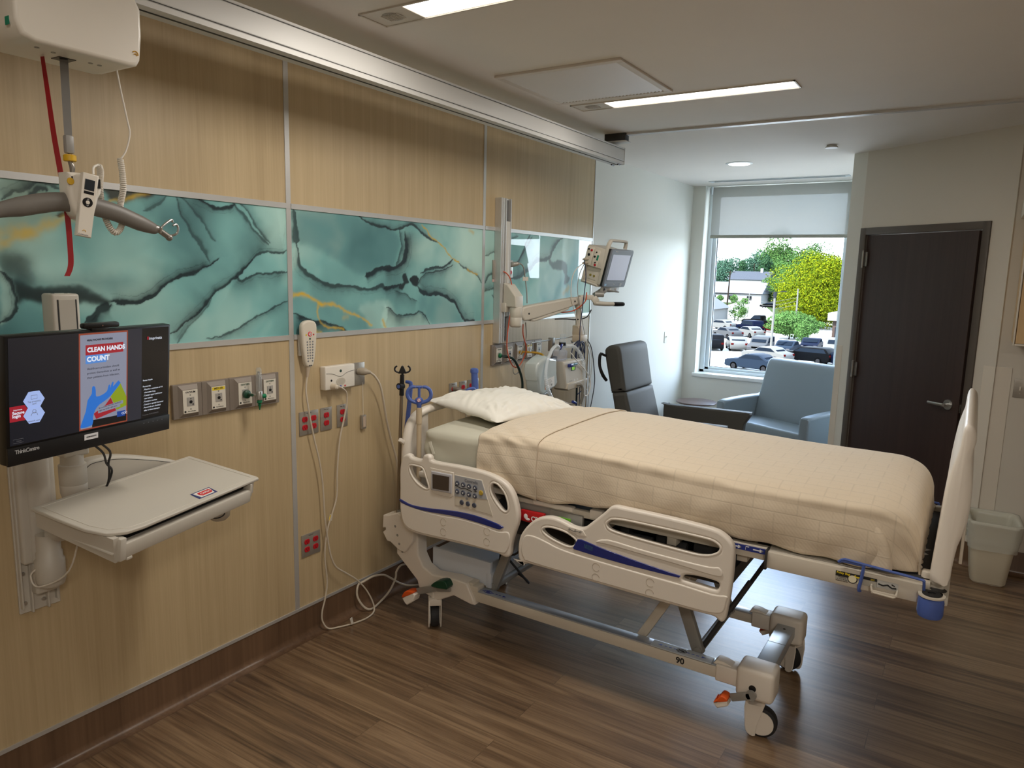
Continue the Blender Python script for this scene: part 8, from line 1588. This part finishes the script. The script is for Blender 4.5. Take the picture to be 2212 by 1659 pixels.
tree('young_tree', 'slim young green tree beside the sumac behind the parked cars', -14.6, 91, 3.0, 1.0, 'lit', 1800, .12, 9, .1)
tree('bush', 'small bush with slender leaves on the verge beside the white post', -33.2, 131, 3.6, 1.6, 'lit', 2200, .15, 11, .05, cat='bush')
tree('tall_tree', 'tallest green tree on the skyline left of the yellow one', -62, 294, 24.0, 11, 'gre', 20000, .42, 13, .0, lumps=40)
tree('tall_tree', 'tall green tree on the skyline just right of the tallest one', -50.5, 300, 22.0, 9.0, 'gre', 14000, .42, 15, .0, lumps=36)
tree('round_tree', 'mid height blue green tree between the rounded tree and the tallest one', -71, 290, 17.0, 8.0, 'blu', 9000, .40, 35, .0)
tree('spruce', 'dark spruce in front of the tallest tree', -62.5, 270, 15.5, 6.5, 'dk', 9000, .40, 17, .0, cone=True, lumps=60)
tree('spruce', 'dark green spruce left of the tallest tree, shorter one', -70.5, 268, 13.5, 6.5, 'dk', 6000, .36, 19, .0, cone=True, lumps=50)
tree('round_tree', 'rounded blue green tree on the skyline at the left', -80, 282, 15.2, 10.5, 'blu', 14000, .40, 21, .0, lumps=36)
tree('round_tree', 'rounded blue green tree at the far left edge of the window', -88, 280, 12.5, 6.5, 'blu', 8000, .40, 23, .0)
tree('background_trees', 'bank of dark green trees behind the pink roofed house', -54, 275, 13.5, 13, 'gre', 16000, .40, 25, .0, lumps=40)
tree('hedge_row', 'mass of green shrubs right of the white house', -49.5, 235, 8.6, 6.5, 'gre', 8000, .30, 27, .0, cat='shrubs')
tree('pine', 'small dark pine top above the yellow tree', -38, 300, 16.5, 2.6, 'blu', 2500, .35, 29, .0, cone=True, lumps=30)
tree('pine', 'blue green pine cut by the right edge of the window', -25.5, 300, 19.0, 3.2, 'blu', 3000, .38, 31, .0, cone=True, lumps=30)
tree('distant_trees', 'low distant green trees on the skyline above the yellow tree', -41, 310, 13.8, 12, 'blu', 7000, .4, 33, .0)
for i, (x, y, r_, lb) in enumerate(((-64.0, 221, 1.25, 'round clipped hedge ball, leftmost before the white house'), (-58.6, 219, 1.45, 'largest clipped hedge, middle one before the white house'), (-53.4, 211, 1.25, 'round clipped hedge ball, rightmost before the white house'))):
    t = thing('hedge_ball', lb, 'hedge', (x, y, GZ), group='clipped hedges before the white house'); obj('foliage', crown_mesh((x, y, GZ + r_ * .9), (r_, r_, r_), 2200, .13, 40 + i, 14), LG['lit'], t, smooth=0)
# buildings
M_ogrey = mat('outdoor_grey', (.012, .013, .016, 1), .9, spec=.0)
M_sid = mat('white_siding', (.12, .118, .112, 1), .9, spec=.0, var=.03, vscale=1); M_roofg = mat('grey_roof', (.028, .031, .037, 1), .9, spec=.0); M_roofw = mat('white_roof', (.07, .073, .078, 1), .9, spec=.0); M_roofp = mat('tan_roof', (.055, .043, .038, 1), .9, spec=.0); M_brick = mat('pinkish_brick', (.036, .026, .023, 1), .9, spec=.0, var=.1, vscale=3); M_win = mat('house_glass', (.004, .005, .006, 1), .5, spec=.0)
def gable(t, name_w, x0, x1, y0, y1, h, rh, mw, mr, ridge='x'):
    b = B(); b.box(x0, x1, y0, y1, GZ, GZ + h); obj('walls', b, mw, t, smooth=0)
    b = B(); e = .35; z = GZ + h
    if ridge == 'x': ym = (y0 + y1) / 2; vs = [(x0 - e, y0 - e, z), (x1 + e, y0 - e, z), (x1 + e, y1 + e, z), (x0 - e, y1 + e, z), (x0 - e, ym, z + rh), (x1 + e, ym, z + rh)]; f = [(0, 1, 5, 4), (2, 3, 4, 5), (0, 4, 3), (1, 2, 5), (0, 3, 2, 1)]
    else: xm = (x0 + x1) / 2; vs = [(x0 - e, y0 - e, z), (x1 + e, y0 - e, z), (x1 + e, y1 + e, z), (x0 - e, y1 + e, z), (xm, y0 - e, z + rh), (xm, y1 + e, z + rh)]; f = [(0, 4, 5, 3), (1, 2, 5, 4), (0, 1, 4), (2, 3, 5), (0, 3, 2, 1)]
    b.add(vs, f); obj('roof', b, mr, t, smooth=0)
hs_ = thing('house', 'long white house with a low pale roof behind the clipped hedges', 'house', (-60, 232, GZ)); gable(hs_, '', -71, -52.5, 225, 238, 2.9, 3.4, M_sid, M_roofw)
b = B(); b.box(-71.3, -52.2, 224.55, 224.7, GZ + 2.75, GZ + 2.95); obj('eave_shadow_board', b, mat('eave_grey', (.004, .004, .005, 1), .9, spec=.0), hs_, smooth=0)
for x in (-67, -61.5, -56): b = B(); b.box(x - .7, x + .7, 224.9, 225.05, GZ + 1.0, GZ + 2.2); obj('window', b, M_win, hs_, smooth=0)
hs_ = thing('house', 'taller white house with a grey roof on the rise behind', 'house', (-66, 262, GZ)); gable(hs_, '', -71.5, -58.5, 256, 268, 7.0, 2.9, M_sid, M_roofg)
b = B(); b.box(-62.2, -61.4, 261, 262, GZ + 9, GZ + 11); obj('chimney', b, M_sid, hs_, smooth=0)
hs_ = thing('house', 'white gabled house with a tan roof before the dark trees', 'house', (-56.5, 258, GZ)); gable(hs_, '', -59.5, -52.5, 252, 262, 5.2, 2.7, M_sid, M_roofp, 'y')
b = B(); b.box(-56.4, -55.6, 251.8, 251.95, GZ + 5.4, GZ + 6.4); obj('window', b, M_win, hs_, smooth=0)
hs_ = thing('house', 'white shed gable at the left edge of the window above the parked cars', 'shed', (-37, 124, GZ)); gable(hs_, '', -42, -34.8, 121, 130, 2.4, 2.4, M_sid, M_roofw, 'y')
b = B(); b.box(-35.9, -35.4, 120.8, 120.95, GZ + .8, GZ + 1.9); obj('window', b, M_win, hs_, smooth=0)
hs_ = thing('building', 'low pinkish brick building with a white flat roof band at the right', 'building', (-11, 108, GZ))
b = B(); b.box(-13.6, -4, 105.5, 114, GZ, GZ + 2.7); obj('walls', b, M_brick, hs_, smooth=0)
b = B(); b.box(-14.2, -3.5, 104.9, 114.5, GZ + 2.35, GZ + 3.35); obj('roof_band', b, M_sid, hs_, smooth=0)
b = B(); b.box(-13.2, -10.8, 105.0, 105.5, GZ, GZ + 1.5, .05); obj('condenser', b, M_ogrey, hs_, smooth=0)
# posts and wires
M_pole = mat('pale_post', (.075, .073, .068, 1), .8, spec=.0); M_wpole = mat('timber_post', (.012, .009, .007, 1), .9, spec=.0)
t = thing('lamp_post', 'tall pale lamp post with two arms standing in the car park', 'lamp post', (-14.6, 75.8, GZ))
b = B(); b.cyl((-14.6, 75.8, GZ), (-14.6, 75.8, .35), .13, .10, 12); obj('post', b, M_pole, t)
b = B(); b.cyl((-14.6, 75.8, -.15), (-14.6, 75.8, .45), .17, .17, 12); obj('cap', b, M_ogrey, t)
for s_ in (-1, 1): b = B(); b.bar((-14.6, 75.8, .38), (-14.6 + s_ * .6, 75.8 + s_ * .25, .46), .05, .05); am_ = obj('arm', b, M_ogrey, t); b = B(); b.bar((-14.6 + s_ * .5, 75.8 + s_ * .2, .47), (-14.6 + s_ * 1.0, 75.8 + s_ * .42, .50), .22, .07, .02); obj('lamp_head', b, M_ogrey, am_)
b = B(); b.cyl((-17.2, 99.9, GZ), (-17.25, 99.9, .5), .14, .09, 12); single('pole', b, M_pole, 'plain pale pole before the yellow tree, right of the lamp post', 'pole', (-17.2, 99.9, GZ))
b = B(); b.cyl((-33.7, 130.6, GZ), (-33.7, 130.6, -2.6), .09, .08, 10); single('pole', b, M_pole, 'short white post on the verge beside the small bush', 'pole', (-33.7, 130.6, GZ))
b = B(); b.cyl((-36.3, 149, GZ), (-36.2, 149, -1.4), .10, .08, 10); single('pole', b, M_pole, 'thin pale pole at the corner of the lawn', 'pole', (-36.3, 149, GZ))
t = thing('utility_pole', 'brown timber utility pole standing before the white house', 'utility pole', (-50.7, 184, GZ))
b = B(); b.cyl((-50.7, 184, GZ), (-50.4, 184, 3.3), .20, .14, 10); obj('post', b, M_wpole, t); b = B(); b.bar((-51.6, 184, 2.9), (-49.2, 184, 3.0), .12, .12); obj('crossarm', b, M_wpole, t)
t = thing('utility_pole', 'distant utility pole rising behind the grey roofed house', 'utility pole', (-68.0, 275, GZ))
b = B(); b.cyl((-68, 275, GZ), (-68, 275, 6.9), .2, .15, 10); obj('post', b, M_wpole, t); b = B(); b.bar((-69.6, 275, 6.5), (-66.4, 275, 6.5), .14, .14); obj('crossarm', b, M_wpole, t)
for k in range(3): b = B(); b.tube([(-34, 131, -1.2 - k * .5), (-25, 115, -1.9 - k * .5), (-17.2, 99.9, -.6 - k * .5)], .018, 5, smooth=5); single('overhead_wire', b, M_pole, 'thin pale overhead wires slung before the green shrubs', 'wire', (-34, 131, -1.2), group='overhead wires outside')
